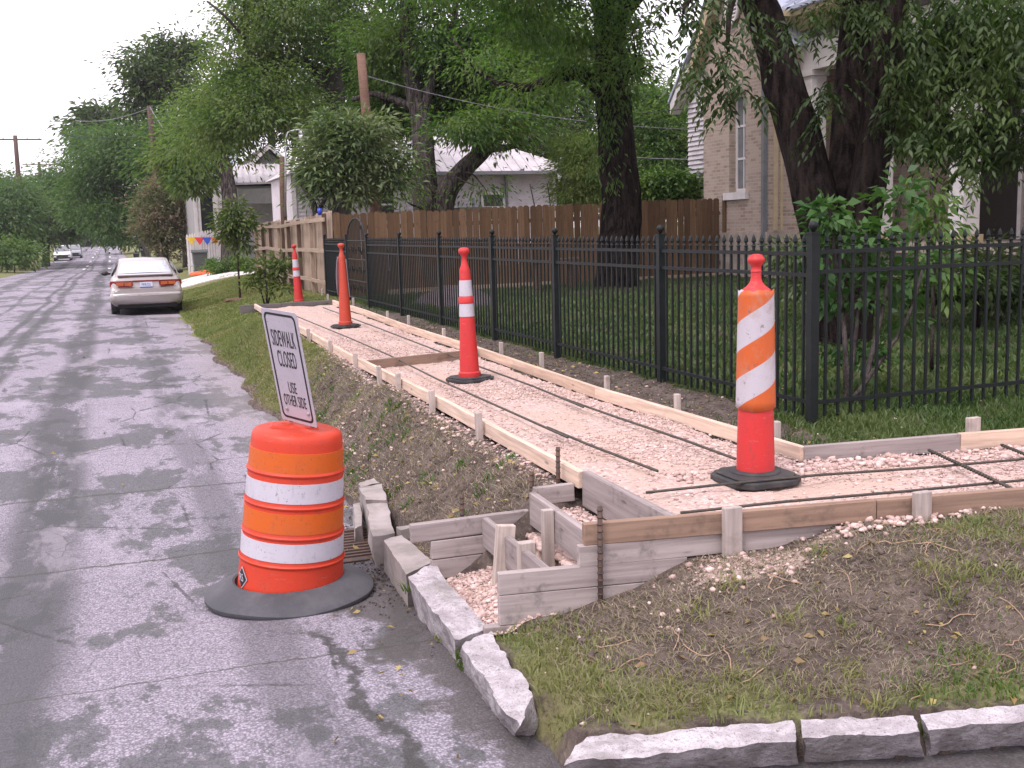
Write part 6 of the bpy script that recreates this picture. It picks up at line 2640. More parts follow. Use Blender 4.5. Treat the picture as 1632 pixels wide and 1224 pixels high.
hang([(1570, 60), (1575, 140), (1580, 210)], 10.2, 24, .07)
hang([(1620, -20), (1618, 80), (1626, 180)], 9.8, 26, .07)
hang([(1560, -30), (1600, 0), (1640, 20)], 9.8, 22, .14)
hang([(1480, -20), (1540, 10), (1590, 50)], 10.4, 32, .16)
hang([(1485, 210), (1490, 260), (1492, 300)], 10.8, 9, .05)
hang([(1390, -10), (1410, 40)], 10.6, 14, .10)
hang([(1300, 160), (1330, 120)], 11.2, 6, .05)
ex_p, ex_d, ex_l = np.array(SP), np.array(SD), np.array(SL)
t2 = tree('pecan_tree', 'dark leaning stems splitting low in front of the white porch columns', b2, tl2,
          [((7.5, 8.5, 7.2), (2.4, 2.2, .9), .6), ((10.5, 9.5, 7.4), (2.6, 2.4, 1.0), .6), ((9.5, 6.8, 7.0), (2.6, 1.8, .9), .6), lob(1250, -220, 200, 110, 12), lob(1450, -200, 220, 120, 12), lob(1650, -150, 160, 110, 12), lob(1150, -260, 160, 90, 11), lob(1500, 90, 70, 60, 12.3, .6), lob(1420, 160, 40, 60, 12.4, .5), lob(1560, 0, 110, 40, 11.5, .8)],  # first three lobes: canopy out of view, added to darken yard and house
          26000, .11, MT['leaf_pecan'], MT['bark'], per=22, clump=.30, droop=.9, knob=.022)
V, Fq = leaf_arrays(ex_p, ex_d, ex_l, .34)
tw = npmesh('hanging_sprays', V - b2, Fq, MT['leaf_spray'], t2)
tw['label'] = 'hanging compound leaf sprays'
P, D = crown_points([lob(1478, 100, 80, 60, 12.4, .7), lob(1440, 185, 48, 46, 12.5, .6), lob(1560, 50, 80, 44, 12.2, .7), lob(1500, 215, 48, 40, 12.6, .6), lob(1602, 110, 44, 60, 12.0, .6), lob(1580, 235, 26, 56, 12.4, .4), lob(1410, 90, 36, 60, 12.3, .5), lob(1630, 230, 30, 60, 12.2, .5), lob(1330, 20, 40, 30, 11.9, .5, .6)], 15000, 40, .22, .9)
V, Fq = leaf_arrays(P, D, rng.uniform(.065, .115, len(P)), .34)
npmesh('inner_crown', V - b2, Fq, MT['leaf_dark'], t2)  # backlit leaves, their darkness put into the leaf colour

# the two-stemmed tree behind the wooden fence
D3 = 30.5
b3 = atD(690, 372, D3)
b3 = np.array([b3[0], b3[1], .5])
q3 = lambda u, v, D=D3: atD(u, v, D)
tree('pecan_tree', 'grey two stemmed tree forking just behind the brown wooden fence', b3,
     [([b3, q3(681, 335), q3(676, 270), q3(672, 200), q3(655, 130), q3(648, 40), q3(650, -40)], .46, .14),
      ([b3 + np.array([.1, 0, 0]), q3(706, 325), q3(735, 275), q3(775, 235), q3(800, 190), q3(840, 150)], .40, .12),
      ([q3(672, 190), q3(690, 120), q3(720, 50), q3(730, -20)], .2, .06),
      ([q3(668, 175), q3(600, 150), q3(560, 160)], .14, .05),
      ([q3(770, 240), q3(830, 230), q3(870, 210)], .12, .04)],
     [lob(620, 190, 56, 56, 32.2), lob(690, 150, 76, 70, 32.4), lob(770, 120, 80, 75, 31.6), lob(740, 205, 60, 26, 29, None, .8), lob(640, 262, 26, 22, 29, None, .5), lob(790, 205, 60, 32, 29.5), lob(850, 150, 60, 60, 31), lob(610, 90, 60, 60, 31), lob(820, 60, 100, 70, 31), lob(700, 60, 110, 60, 31),
      lob(760, 300, 26, 12, 28.8, None, .35), lob(655, 318, 20, 12, 29, None, .3), lob(700, -40, 200, 70, 31, None, .6)],
     60000, .15, MT['leaf_pecan'], MT['bark_grey'], per=75, clump=.62, droop=.7, twig=24, knob=.02)

# the large canopy over the street lawn
D4 = 34
b4 = atD(540, 380, D4)
b4 = np.array([b4[0], b4[1], .4])
q4 = lambda u, v, D=D4: atD(u, v, D)
tree('pecan_tree', 'broad spreading tree whose heavy canopy hangs toward the street', b4,
     [([b4, q4(540, 300), q4(537, 220), q4(535, 140), q4(525, 60), q4(520, -20)], .40, .20),
      ([q4(535, 175), q4(500, 110), q4(460, 100), q4(420, 130, 33), q4(395, 190, 32)], .20, .04),
      ([q4(533, 130), q4(560, 60), q4(600, 10)], .18, .06),
      ([q4(440, 125, 33), q4(470, 165, 32), q4(500, 210, 31.5)], .07, .02),
      ([q4(460, 150, 32.5), q4(420, 160, 31.5), q4(375, 198, 31), q4(358, 205, 31)], .07, .02),
      ([q4(390, 60, 32), q4(358, 25, 31), q4(330, 2, 31)], .06, .03)],
     [lob(470, 50, 95, 70, 33), lob(400, 100, 62, 62, 32.5), lob(560, 30, 90, 60, 35.5), lob(440, 150, 80, 45, 32), lob(375, 165, 55, 40, 32, None, .8), lob(510, 120, 66, 46, 35), lob(340, 215, 60, 42, 31.5, None, .8), lob(415, 185, 70, 26, 31, None, .7), lob(500, 190, 60, 28, 31.5, None, .5), lob(380, 30, 30, 40, 33, None, .6),
      lob(330, 165, 45, 35, 33, None, .7), lob(565, 110, 46, 40, 35.5), lob(500, -40, 150, 60, 34, None, .5), lob(420, 10, 50, 35, 33), lob(300, 230, 35, 40, 36, None, .6)],
     58000, .145, MT['leaf_olive'], MT['bark_far'], per=75, clump=.62, droop=.7, twig=30)

# loquat by the fence corner
D5 = 26.2
b5 = atD(505, 380, D5)
b5 = np.array([b5[0], b5[1], .5])
q5 = lambda u, v: atD(u, v, D5)
tree('loquat_tree', 'pale leaved bushy tree rising over the corner of the two wooden fences', b5,
     [([b5, q5(503, 340), q5(490, 310), q5(480, 290)], .10, .05), ([q5(535, 365), q5(535, 320), q5(545, 270)], .10, .05), ([q5(503, 345), q5(530, 300), q5(570, 260)], .06, .03)],
     [lob(520, 240, 42, 38, D5), lob(575, 232, 42, 38, D5), lob(550, 285, 58, 26, D5), lob(500, 272, 20, 24, D5, None, .8), lob(608, 268, 24, 30, D5, None, .8), lob(550, 200, 30, 14, D5), lob(575, 312, 34, 10, D5, None, .6), lob(640, 250, 12, 15, D5, None, .8), lob(604, 196, 17, 11, D5, None, .8), lob(512, 192, 16, 10, D5, None, .8), lob(632, 290, 12, 12, D5, None, .8), lob(500, 318, 11, 8, D5, None, .7)],
     7600, .21, MT['leaf_loquat'], MT['bark_grey'], per=14, clump=.34, droop=.25, wr=.30)

# the leafy shrub inside the iron fence corner
bs = atD(1350, 640, 8.1)
bs = np.array([bs[0], bs[1], float(ground_z(bs[0], bs[1], False)) - .02])
q6 = lambda u, v, D=8.2: atD(u, v, D)
tree('leafy_shrub', 'bright green lobed shrub pushing up behind the iron fence corner', bs,
     [([bs, q6(1345, 520), q6(1330, 400), q6(1320, 330)], .025, .010), ([bs + np.array([.1, 0, 0]), q6(1400, 520), q6(1425, 400), q6(1435, 310)], .025, .010), ([bs, q6(1370, 480), q6(1378, 380)], .02, .01), ([bs, q6(1440, 520), q6(1470, 430)], .02, .01)],
     [lob(1318, 335, 22, 34, 8.1, .18), lob(1434, 325, 20, 36, 8.3, .18), lob(1370, 375, 56, 16, 8.2, .22), lob(1312, 395, 20, 34, 8.2, .18, .8), lob(1345, 470, 40, 44, 8.3, .25, .55), lob(1415, 440, 44, 40, 8.4, .25, .6), lob(1370, 560, 40, 40, 8.4, .25, .35), lob(1456, 415, 14, 24, 8.4, .15, .4), lob(1440, 510, 24, 26, 8.5, .2, .25)],
     1050, .10, MT['leaf_shrub'], MT['bark_grey'], cat='shrub', per=11, clump=.10, wr=.52, droop=.35, shell=2.0)
p = atD(1490, 380, 9.4)
pg = np.array([p[0], p[1], float(ground_z(p[0], p[1], False))])
tree('vine_shrub', 'yellow green trailing vine shrub between the leafy shrub and the porch column', pg,
     [([pg, atD(1488, 420, 9.4), atD(1490, 330, 9.4), atD(1480, 270, 9.5)], .02, .008)],
     [lob(1490, 370, 30, 40, 9.4, .2), lob(1480, 300, 18, 34, 9.4, .15, .7), lob(1500, 440, 34, 40, 9.5, .25, .8), lob(1230, 400, 0.1, 0.1, 12, .05, .01)],
     520, .10, MT['leaf_bright'], MT['bark_grey'], cat='shrub', per=11, clump=.13, wr=.4, droop=1.2)
# low foundation planting by the bay
for (u, v, ru, rv, D, lab) in ((1262, 405, 34, 26, 17.5, 'pale leaved low bush at the foot of the brick bay'), (1590, 420, 60, 30, 13.5, 'dark strappy bush at the foot of the porch by the right edge')):
    p = atD(u, v + rv, D)
    pg = np.array([p[0], p[1], float(ground_z(p[0], p[1], False))])
    tree('foundation_shrub', lab, pg, [([pg, pg + np.array([0, 0, .25]), atD(u, v, D)], .03, .012)], [lob(u, v, ru, rv, D, .4), (pg + np.array([.1, 0, .25]), (.35, .3, .3), .6)], 900, .14, MT['leaf_loquat'] if D > 15 else MT['leaf_dark'], MT['bark_grey'], cat='shrub', group='shrubs along the brick house', per=10, clump=.2, wr=.3)
# dark growth in the shade under the porch, right edge
p = atD(1560, 470, 12.6)
pg = np.array([p[0], p[1], float(ground_z(p[0], p[1], False))])
tree('shade_shrub', 'dense dark shrub mass in front of the porch at the right edge', pg, [([pg, pg + np.array([0, 0, .4]), pg + np.array([.1, 0, .8])], .04, .02)],
     [lob(1540, 450, 60, 26, 12.8, .5), lob(1620, 455, 60, 28, 13, .5), lob(1460, 450, 40, 24, 13, .4)], 4200, .10, MT['leaf_dark'], MT['bark'], cat='shrub', per=16, clump=.18, wr=.4)

# shrub by the far cone, sapling, low bushes
p = at(424, 487, .52)
pg = np.array([p[0], p[1], float(ground_z(p[0], p[1], False)) - .03])
D7 = 22.3
q7 = lambda u, v: atD(u, v, D7)
tree('citrus_shrub', 'small glossy green shrub on the lawn beside the farthest cone', pg,
     [([pg, q7(425, 460), q7(420, 430)], .028, .012), ([pg, q7(435, 455), q7(448, 425)], .022, .01), ([pg, q7(412, 455), q7(398, 440)], .02, .01)],
     [lob(425, 432, 20, 16, D7), lob(448, 424, 12, 16, D7), lob(400, 446, 13, 10, D7), lob(450, 455, 11, 10, D7, None, .8), lob(404, 422, 9, 10, D7, None, .7), lob(425, 462, 16, 8, D7, None, .5)],
     760, .14, MT['leaf_citrus'], MT['bark_grey'], cat='shrub', per=9, clump=.13, wr=.38, droop=.1)
p = at(382, 466, .48)
D8 = 28.8
pg = np.array([p[0], p[1], float(ground_z(p[0], p[1], False)) - .03])
q8 = lambda u, v: atD(u, v, D8)
ts = tree('sapling', 'slender young tree in a round mulch patch on the street lawn', pg,
          [([pg, q8(380, 430), q8(378, 390), q8(376, 350)], .035, .014)],
          [lob(370, 345, 20, 22, D8), lob(388, 360, 20, 20, D8), lob(362, 365, 16, 18, D8), lob(382, 385, 18, 16, D8, None, .8), lob(375, 325, 12, 12, D8, None, .7)], 1300, .17, MT['leaf_citrus'], MT['bark_grey'], per=11, clump=.22, droop=.5)
mb = MB()
MT['mulch'] = plain('brown_mulch', (.10, .055, .035), (.19, .11, .07), 9, .95, bump=1, bscale=30, dist=.03)
mb.lathe([(.45, 0), (.36, .03), (.2, .045), (.02, .05)], 20, (pg[0], pg[1], pg[2] + .02))
mr = mb.build('mulch_ring', MT['mulch'], None, True, org=pg)
tag(mr, 'round brown mulch patch at the foot of the slender young tree', 'mulch')
for u, v, rr, lab in ((347, 425, 24, 'low rounded green bush across the driveway, left of the pair'), (386, 420, 15, 'smaller rounded green bush across the driveway, right of the pair')):
    p = atD(u, v + 12, 44)
    pg = np.array([p[0], p[1], float(ground_z(p[0], p[1], False))])
    tree('low_bush', lab, pg, [([pg, pg + np.array([0, 0, .2]), pg + np.array([0, .05, .4])], .03, .02)], [(pg + np.array([0, 0, .28]), (rr / 1760 * 44, .5, .38), 1)], 1300, .13, MT['leaf_bright'], MT['bark_far'], cat='shrub', group='low bushes across the driveway', per=14, clump=.16)
# crape myrtle
p = atD(262, 415, 60)
pg = np.array([p[0], p[1], float(ground_z(p[0], p[1], False)) - .05])
q9 = lambda u, v: atD(u, v, 60)
tree('crape_myrtle', 'dull pinkish flowering crape myrtle in front of the bare utility pole', pg,
     [([pg, q9(258, 390), q9(250, 350)], .09, .04), ([pg, q9(266, 385), q9(280, 340)], .08, .04), ([pg, q9(270, 390), q9(300, 350)], .07, .03)],
     [lob(250, 330, 36, 42, 60), lob(285, 325, 32, 40, 60), lob(265, 370, 44, 30, 60), lob(262, 300, 32, 20, 60, None, .8), lob(235, 350, 20, 24, 60, None, .7), lob(270, 395, 30, 18, 60, None, .6)], 7200, .24, MT['leaf_myrtle'], MT['bark_far'], per=18, clump=.42, droop=.1)
# leaning grey trunk by the picket fence, its crown merged in the canopy
p = atD(367, 418, 48.8)
pg = np.array([p[0], p[1], float(ground_z(p[0], p[1], False)) - .1])
qa_ = lambda u, v: atD(u, v, 48.8)
tree('shade_tree', 'thick grey trunk leaning beside the white pennant fence', pg,
     [([pg, qa_(367, 380), qa_(367, 330), qa_(362, 285), qa_(352, 240), qa_(345, 190)], .46, .24), ([qa_(364, 300), qa_(345, 265), qa_(325, 235)], .2, .08)],
     [lob(325, 215, 46, 40, 49), lob(370, 165, 50, 34, 49), lob(290, 250, 36, 46, 50), lob(310, 290, 30, 26, 49, None, .6)], 9000, .30, MT['leaf_olive'], MT['bark_grey'], per=20, clump=.6, droop=.6)

# street trees on the right, one behind the other, and the left side
def street_tree(label, u, v0, D, lobes, n_, lm='leaf_street', name='street_tree', leaf=None, group='trees along the street', trunk_r=.28, side=None):
    p = atD(u, v0, D)
    pg = np.array([p[0], p[1], float(ground_z(p[0], p[1], False)) - .1])
    ls = [lob(*l, D + rng.uniform(-2, 2)) for l in lobes]
    tip = ls[0][0]
    a = pg + (tip - pg) * np.array([.25, .25, .45])
    return tree(name, label, pg, [([pg, a, pg + (tip - pg) * .75, tip], trunk_r, trunk_r * .3)] + [([pg + (l[0] - pg) * np.array([.2, .2, .5]), (pg + l[0]) / 2 + np.array([0, 0, .8]), l[0]], trunk_r * .4, .04) for l in ls[1:4]],
                ls, int(n_ * 1.7), leaf or (D * .0042), MT[lm], MT['bark_far'], group=group, per=46, clump=D * .0135, droop=.6)


street_tree('tallest open crowned tree showing against the white sky', 262, 400, 72, [(262, 95, 40, 36), (225, 105, 26, 26), (300, 85, 28, 28), (235, 140, 34, 26), (285, 130, 40, 30), (215, 165, 20, 18)], 5200, 'leaf_dark', leaf=.40)
street_tree('wide green tree left of the bare brown pole', 256, 400, 80, [(195, 240, 60, 50), (160, 270, 50, 50), (235, 230, 40, 55), (215, 300, 55, 50), (140, 320, 40, 50), (185, 350, 50, 34), (250, 200, 34, 30)], 15000)
street_tree('dense green tree right behind the bare brown pole', 296, 395, 66, [(290, 220, 50, 46), (255, 260, 40, 50), (310, 280, 34, 50), (270, 330, 40, 40), (335, 250, 30, 40)], 12000)
street_tree('rounded tree hanging lowest over the street', 240, 395, 104, [(110, 280, 36, 30), (95, 300, 28, 34), (130, 330, 40, 36), (110, 345, 36, 26), (160, 330, 36, 40), (135, 225, 26, 22)], 9500)
street_tree('palm like ragged top above the street trees', 236, 395, 112, [(150, 190, 22, 9), (165, 180, 16, 8), (140, 205, 14, 14)], 900, 'leaf_dark', leaf=.9)
street_tree('far tree closing the street on the right', 228, 392, 150, [(215, 350, 40, 30), (245, 345, 30, 34), (190, 360, 24, 20), (225, 375, 40, 14)], 6000)
street_tree('left kerb tree with twin dark trunks', 70, 402, 112, [(75, 345, 36, 26), (50, 335, 34, 28), (95, 360, 30, 20), (60, 370, 40, 20)], 6500, 'leaf_dark')
street_tree('leafy tree at the extreme left edge', 10, 400, 92, [(5, 320, 34, 26), (35, 310, 30, 24), (0, 350, 40, 34), (-40, 330, 40, 50), (25, 355, 34, 26)], 7500)
street_tree('distant left tree below the smaller utility pole', 60, 395, 170, [(60, 305, 30, 18), (30, 295, 30, 16), (85, 315, 24, 16), (0, 300, 34, 20)], 3200)
street_tree('hazy far tree at the end of the street', 222, 390, 240, [(140, 365, 40, 22), (100, 360, 40, 24), (190, 355, 40, 26), (230, 360, 40, 26)], 3500, leaf=1.5)
street_tree('bushy growth at the left kerb in front of the tree trunks', 22, 420, 84, [(22, 402, 18, 13), (2, 402, 18, 15), (42, 408, 10, 8)], 2000, 'leaf_bright', name='kerb_bush', trunk_r=.06, group='shrubs on the left kerb')
for u, v0, D, r_, lab in ((40, 412, 98, .3, 'straight'), (58, 410, 104, .26, 'second'), (74, 408, 110, .26, 'third')):
    pass
street_tree('dark tree with a bare trunk behind the left kerb bushes', 40, 412, 97, [(30, 350, 30, 20), (55, 345, 26, 20)], 2200, 'leaf_dark', trunk_r=.4)
street_tree('dark tree with a stout trunk left of the white minivan', 72, 410, 105, [(80, 360, 30, 18), (60, 355, 30, 18)], 2200, 'leaf_dark', trunk_r=.42)

# backdrop behind the houses and yard
BG = [(880, 130, 44, 'dark tall tree filling the gap left of the vine covered trunk', 'leaf_dark', [(880, 150, 70, 60), (830, 110, 60, 60), (920, 200, 50, 50), (860, 225, 60, 34)], 11000),
      (1050, 180, 46, 'dark tree between the vine covered trunk and the brick house', 'leaf_pecan', [(1050, 200, 50, 44), (1085, 225, 44, 44), (1025, 165, 36, 36), (1070, 170, 34, 24), (1045, 258, 50, 34), (1085, 275, 40, 26), (1015, 230, 30, 40)], 15000),
      (620, 120, 52, 'tall background tree behind the white house, left one', 'leaf_pecan', [(600, 130, 80, 80), (560, 200, 60, 60), (640, 220, 60, 50), (520, 260, 40, 40)], 10000),
      (760, 110, 56, 'tall background tree behind the white house, right one', 'leaf_olive', [(760, 120, 90, 80), (700, 180, 60, 60), (820, 170, 70, 60), (780, 215, 60, 40), (850, 90, 70, 60)], 12000),
      (440, 160, 62, 'background tree above the cottage roof', 'leaf_dark', [(430, 150, 60, 50), (380, 190, 50, 50), (480, 190, 50, 50), (330, 200, 40, 50)], 8500),
      (1000, 60, 60, 'pale background tree high behind the vine covered trunk', 'leaf_olive', [(960, 110, 70, 60), (900, 60, 70, 50), (1010, 160, 60, 40)], 7000)]
for u, v, D, lab, lm, lobes, n_ in BG:
    street_tree(lab, u, 385, D, lobes, n_, lm, name='background_tree', group='background trees behind the houses', trunk_r=.35)
# bamboo-like feathery growth and the bright bush
p = atD(915, 350, 31)
pg = np.array([p[0], p[1], .55])
tree('bamboo_clump', 'pale feathery bamboo thicket behind the brown fence, left of the vine covered trunk', pg,
     [([pg + np.array([dx, 0, 0]), pg + np.array([dx * 1.1, 0, 1.5]), pg + np.array([dx * 1.3, 0, 2.6])], .03, .012) for dx in (-1, -.6, -.2, .2, .6, 1.0)],
     [lob(925, 272, 44, 42, 31), lob(952, 262, 30, 46, 31), lob(930, 312, 44, 24, 31), lob(965, 296, 24, 36, 31), lob(912, 240, 26, 18, 31.5), lob(935, 236, 30, 20, 31)], 24000, .15, MT['leaf_bamboo'], MT['bark_grey'], cat='bamboo', per=20, clump=.34, droop=.5, wr=.16)
p = atD(1065, 345, 28)
pg = np.array([p[0], p[1], .6])
tree('hedge_bush', 'bright green bush above the brown fence, right of the vine covered trunk', pg, [([pg, pg + np.array([0, 0, .8]), pg + np.array([.1, 0, 1.6])], .05, .02)],
     [lob(1060, 292, 44, 24, 28), lob(1040, 305, 30, 24, 28), lob(1090, 300, 24, 24, 28), lob(1065, 318, 44, 20, 28)], 5200, .17, MT['leaf_bright'], MT['bark_grey'], cat='shrub', per=18, clump=.28, wr=.4)
# far-off wood closing the view
fw = []
for k in range(46):
    x = -60 + k * 5.5
    fw.append(((x, 345 + 20 * math.sin(k * 1.7), 7.5 + 2.0 * math.sin(k * 2.3)), (6, 6, 6), 1))
for k in range(30):
    fw.append(((22 + 7 * math.sin(k * 3.1), 66 + k * 9, 4.5 + 1.5 * math.sin(k * 1.9)), (5, 6, 4.5), 1))
    fw.append(((-24 - 5 * math.sin(k * 2.7), 110 + k * 8, 4 + 1.5 * math.sin(k * 2.9)), (5, 6, 4), 1))
P, D = crown_points(fw, 22000, 16, 1.3, .4)
V, Fq = leaf_arrays(P, D, rng.uniform(.7, 1.3, len(P)) * 1.5, .5)
tag(npmesh('distant_wood', V, Fq, MT['leaf_street'], None, 'stuff'), 'distant green wood closing the end of the street')

# ------------------------------------------------------------------ grass
def blades(name, X, Y, h, m, label=None, lean=.5, wid=.006, zoff=0):
    n_ = len(X)
    Z = ground_z(X, Y) + zoff
    a = rng.uniform(0, 2 * PI, n_)
    l_ = rng.normal(0, lean, (n_, 2)) * h[:, None]
    wv = wid * rng.uniform(.6, 1.5, n_)
    dx, dy = np.cos(a) * wv, np.sin(a) * wv
    b0 = np.stack([X - dx, Y - dy, Z - .005], -1)
    b1_ = np.stack([X + dx, Y + dy, Z - .005], -1)
    m0 = np.stack([X - dx * .8 + l_[:, 0] * .35, Y - dy * .8 + l_[:, 1] * .35, Z + h * .55], -1)
    m1 = np.stack([X + dx * .8 + l_[:, 0] * .35, Y + dy * .8 + l_[:, 1] * .35, Z + h * .55], -1)
    tp = np.stack([X + l_[:, 0], Y + l_[:, 1], Z + h * .92], -1)
    V = np.stack([b0, b1_, m1, m0, tp], 1).reshape(-1, 3)
    i = np.arange(n_) * 5
    me_f4 = np.stack([i, i + 1, i + 2, i + 3], -1)
    # tip as a degenerate quad keeps one array
    me_t = np.stack([i + 3, i + 2, i + 4, i + 4], -1)
    # triangles instead
    F3 = np.concatenate([np.stack([i, i + 1, i + 2], -1), np.stack([i, i + 2, i + 3], -1), np.stack([i + 3, i + 2, i + 4], -1)])
    return tag(npmesh(name, V, F3, m, None, 'stuff'), label)


def lawn(n_, x0, x1, y0, y1, test, pw=1.0):
    X, Y = scatter(n_, x0, x1, y0, y1, test)
    k = rng.uniform(0, 1, len(X)) < turf_k(X, Y) ** pw
    return X[k], Y[k]


outw = lambda X, Y: ~in_walk(X, Y) & ~in_pit(X, Y) & (kerb_d(X, Y) > .02)
# street bank
X, Y = lawn(95000, 1.45, 2.25, 5.4, 24, lambda X, Y: outw(X, Y) & (X < XL(Y) - .10), 1.3)
blades('bank_grass', X, Y, rng.uniform(.015, .05, len(X)) * (.7 + .5 * sstep(10, 14, Y)), MT['grass'], 'short grass on the street bank', wid=.0045)
X, Y = lawn(60000, 1.5, 4.4, 20.9, 40, lambda X, Y: kerb_d(X, Y) > .02)
blades('street_lawn_grass', X, Y, rng.uniform(.03, .07, len(X)), MT['grass'], 'mown grass of the lawn beyond the gravel walk', wid=.010)
# corner plot in front
X, Y = lawn(120000, 1.3, 6.5, 2.0, 4.3, lambda X, Y: outw(X, Y) & (Y < YF(X) - .06), 1.5)
blades('corner_grass', X, Y, rng.uniform(.015, .055, len(X)) * (.5 + .8 * turf_k(X, Y)), MT['grass_corner'], 'thin grass of the corner plot along the kerb', .6, .0028)
X, Y = scatter(85000, 1.3, 6.5, 2.0, 4.3, lambda X, Y: outw(X, Y) & (Y < YF(X) - .06) & (kerb_d(X, Y) > .12))
blades('dry_grass', X, Y, rng.uniform(.008, .03, len(X)), MT['grass_dry'], 'dry straw scattered over the corner plot', 1.6, .0018)
X, Y = scatter(60000, 1.45, 2.25, 5.3, 20, lambda X, Y: outw(X, Y) & (X < XL(Y) - .1))
blades('bank_straw', X, Y, rng.uniform(.008, .03, len(X)), MT['grass_dry'], 'dry straw on the dirt bank', 1.6, .0022)
# strip along the iron fence
X, Y = lawn(26000, 3.5, 4.6, 5.1, 21, lambda X, Y: outw(X, Y) & (X > XR(Y) + .05), 1.2)
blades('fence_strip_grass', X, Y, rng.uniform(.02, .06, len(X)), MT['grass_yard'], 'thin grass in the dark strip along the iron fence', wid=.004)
X, Y = lawn(26000, 3.6, 8, 5.0, 6.7, lambda X, Y: outw(X, Y) & (Y > YB(X) + .05))
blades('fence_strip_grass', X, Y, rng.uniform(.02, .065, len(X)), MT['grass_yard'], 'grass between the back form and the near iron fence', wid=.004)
# yard
X, Y = lawn(110000, 4.4, 13.4, 6.2, 23, lambda X, Y: (Y < 23.2), .8)
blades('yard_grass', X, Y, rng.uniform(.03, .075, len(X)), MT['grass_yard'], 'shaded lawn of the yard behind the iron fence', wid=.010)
# tufts and weeds on the dirt bank
X, Y = scatter(46, 1.5, 2.1, 5.4, 12, lambda X, Y: outw(X, Y) & (X < XL(Y) - .12))
XX = np.repeat(X, 26) + rng.normal(0, .028, len(X) * 26)
YY = np.repeat(Y, 26) + rng.normal(0, .028, len(X) * 26)
blades('bank_weeds', XX, YY, rng.uniform(.015, .05, len(XX)), MT['leaf_bright'], 'small green weeds on the dirt bank', .9, .005)
X, Y = scatter(40, 1.4, 4.5, 2.6, 3.9, lambda X, Y: outw(X, Y) & (Y < YF(X) - .1))
XX = np.repeat(X, 40) + rng.normal(0, .03, len(X) * 40)
YY = np.repeat(Y, 40) + rng.normal(0, .03, len(X) * 40)
blades('corner_weeds', XX, YY, rng.uniform(.02, .06, len(XX)), MT['grass'], 'taller green tufts on the corner plot', .8, .003)


JX, JY, JZ = [], [], []
for u, v, z_, n_ in ((1274, 1160, .24, 40), (1280, 1196, .12, 50), (1470, 1158, .24, 30), (1478, 1180, .14, 30), (735, 1040, .22, 40), (742, 1056, .14, 60), (651, 935, .2, 30), (868, 1150, .16, 80), (880, 1185, .12, 90), (838, 1160, .14, 60), (905, 1212, .12, 60), (700, 1010, .12, 30)):
    p = at(u, v, z_)
    JX += list(p[0] + rng.normal(0, .018, n_))
    JY += list(p[1] + rng.normal(0, .018, n_))
    JZ += [p[2] - .02] * n_
JX, JY, JZ = np.array(JX), np.array(JY), np.array(JZ)
_gz = ground_z
ground_z = lambda X, Y, rough=True: JZ
blades('joint_weeds', JX, JY, rng.uniform(.02, .06, len(JX)), MT['grass_corner'], 'weeds and grass growing in the kerb joints', .6, .003)
ground_z = _gz


def litter(name, X, Y, Z, size, m, label):
    n_ = len(X)
    a = rng.uniform(0, 2 * PI, n_)
    D = np.stack([np.cos(a), np.sin(a), rng.normal(0, .15, n_)], -1)
    V, Fq = leaf_arrays(np.stack([X, Y, Z + .006], -1), D, size, .5)
    tag(npmesh(name, V, Fq, m, None, 'stuff'), label)


X, Y = scatter(170, -5.5, 1.3, 3, 26, lambda X, Y: kerb_d(X, Y) < -.02)
litter('fallen_leaves', X, Y, road_z(X, Y) + .01, rng.uniform(.025, .06, len(X)), MT['leaf_litter'], 'yellow leaves lying on the road')
X, Y = scatter(900, 1.4, 2.2, 5.3, 16, lambda X, Y: outw(X, Y) & (X < XL(Y) - .1))
X2, Y2 = scatter(500, 3.6, 4.6, 5.2, 16, lambda X, Y: outw(X, Y) & (X > XR(Y) + .05))
X3, Y3 = scatter(900, 4.4, 9, 6.3, 16, lambda X, Y: X > 0)
X4, Y4 = scatter(260, 1.5, 5, 2.7, 3.9, lambda X, Y: outw(X, Y) & (Y < YF(X) - .1))
X, Y = np.concatenate([X, X2, X3, X4]), np.concatenate([Y, Y2, Y3, Y4])
litter('ground_leaves', X, Y, ground_z(X, Y), rng.uniform(.02, .055, len(X)), MT['leaf_litter'], 'dry leaves scattered over soil and yard')
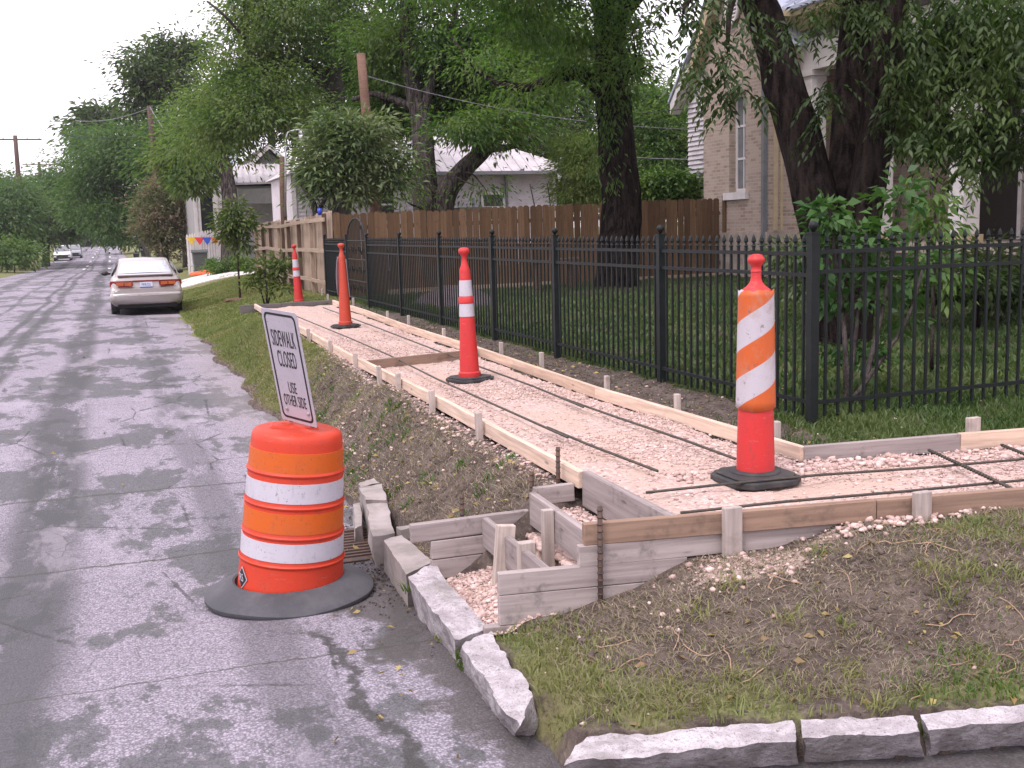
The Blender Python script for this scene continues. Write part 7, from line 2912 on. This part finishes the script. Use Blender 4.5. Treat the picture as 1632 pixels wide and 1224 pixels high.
# dead roots on the corner plot and trash in the gutter
mb = MB()
for k in range(64):
    x0, y0 = rng.uniform(1.5, 4.4), rng.uniform(2.7, 3.9)
    if not (kerb_d(np.array([x0]), np.array([y0]))[0] > .15 and y0 < float(YF(x0)) - .12):
        continue
    a = rng.uniform(0, 2 * PI)
    P = []
    x, y = x0, y0
    for j in range(rng.integers(4, 9)):
        P.append((x, y, float(ground_z(x, y)) + .008 + .006 * rng.uniform()))
        a += rng.normal(0, .55)
        x += math.cos(a) * .03
        y += math.sin(a) * .03
    mb.tube(P, .0014 + .0010 * rng.uniform(), 4, False)
MT['root'] = plain('dead_root', (.40, .27, .18), (.30, .20, .13), 9, .9)
tag(mb.build('dead_roots', MT['root']), 'dead runners and roots lying on the corner plot', kind='stuff')
MT['silt'] = plain('gutter_silt', (.05, .042, .036), (.13, .10, .08), 30, .95)
X, Y = scatter(9000, .95, 1.55, 4.2, 8.2, lambda X, Y: (kerb_d(X, Y) < -.03) & ~((X > 1.10) & (X < 1.62) & (Y > 6.32) & (Y < 7.09)) & (rng.uniform(0, 1, X.shape) < np.exp(-((Y - 6.05) / .45) ** 2) * .7 + .22 * sstep(1.2, 1.5, X)))
stones('gutter_debris', np.stack([X, Y, road_z(X, Y) + .006], -1), rng.uniform(.002, .010, len(X)), MT['silt'], 'dark silt and twigs lying in the gutter')
X, Y = scatter(120, .9, 1.6, 4.0, 8.4, lambda X, Y: (kerb_d(X, Y) < -.02))
litter('gutter_leaves', X, Y, road_z(X, Y) + .008, rng.uniform(.02, .05, len(X)), MT['leaf_litter'], 'dead leaves and straw in the gutter by the drain')
# white chip on the bank by the inlet
p = at(612, 763, .35)
mb = MB()
mb.box((p[0], p[1], float(ground_z(p[0], p[1])) + .02), (.05, .03, .07), Matrix.Rotation(.5, 3, 'Y'))
tag(mb.build('paper_scrap', MT['paint'], None, org=p), 'small white scrap on the dirt bank above the broken inlet', 'scrap')

# ------------------------------------------------------------------ the damp air
hz = MB()
hz.span(-915, 915, -75, 1515, -3.0, 22)
hm = bpy.data.materials.new('haze')
hm.use_nodes = True
hn = hm.node_tree
for n_ in list(hn.nodes):
    hn.nodes.remove(n_)
ho = hn.nodes.new('ShaderNodeOutputMaterial')
hv = hn.nodes.new('ShaderNodeVolumePrincipled')
hv.inputs['Color'].default_value = (.96, .95, 1.0, 1)
hv.inputs['Density'].default_value = .0003
hv.inputs['Anisotropy'].default_value = .3
hn.links.new(hv.outputs[0], ho.inputs['Volume'])
tag(hz.build('haze', hm), 'thin pale haze over the street', kind='stuff')
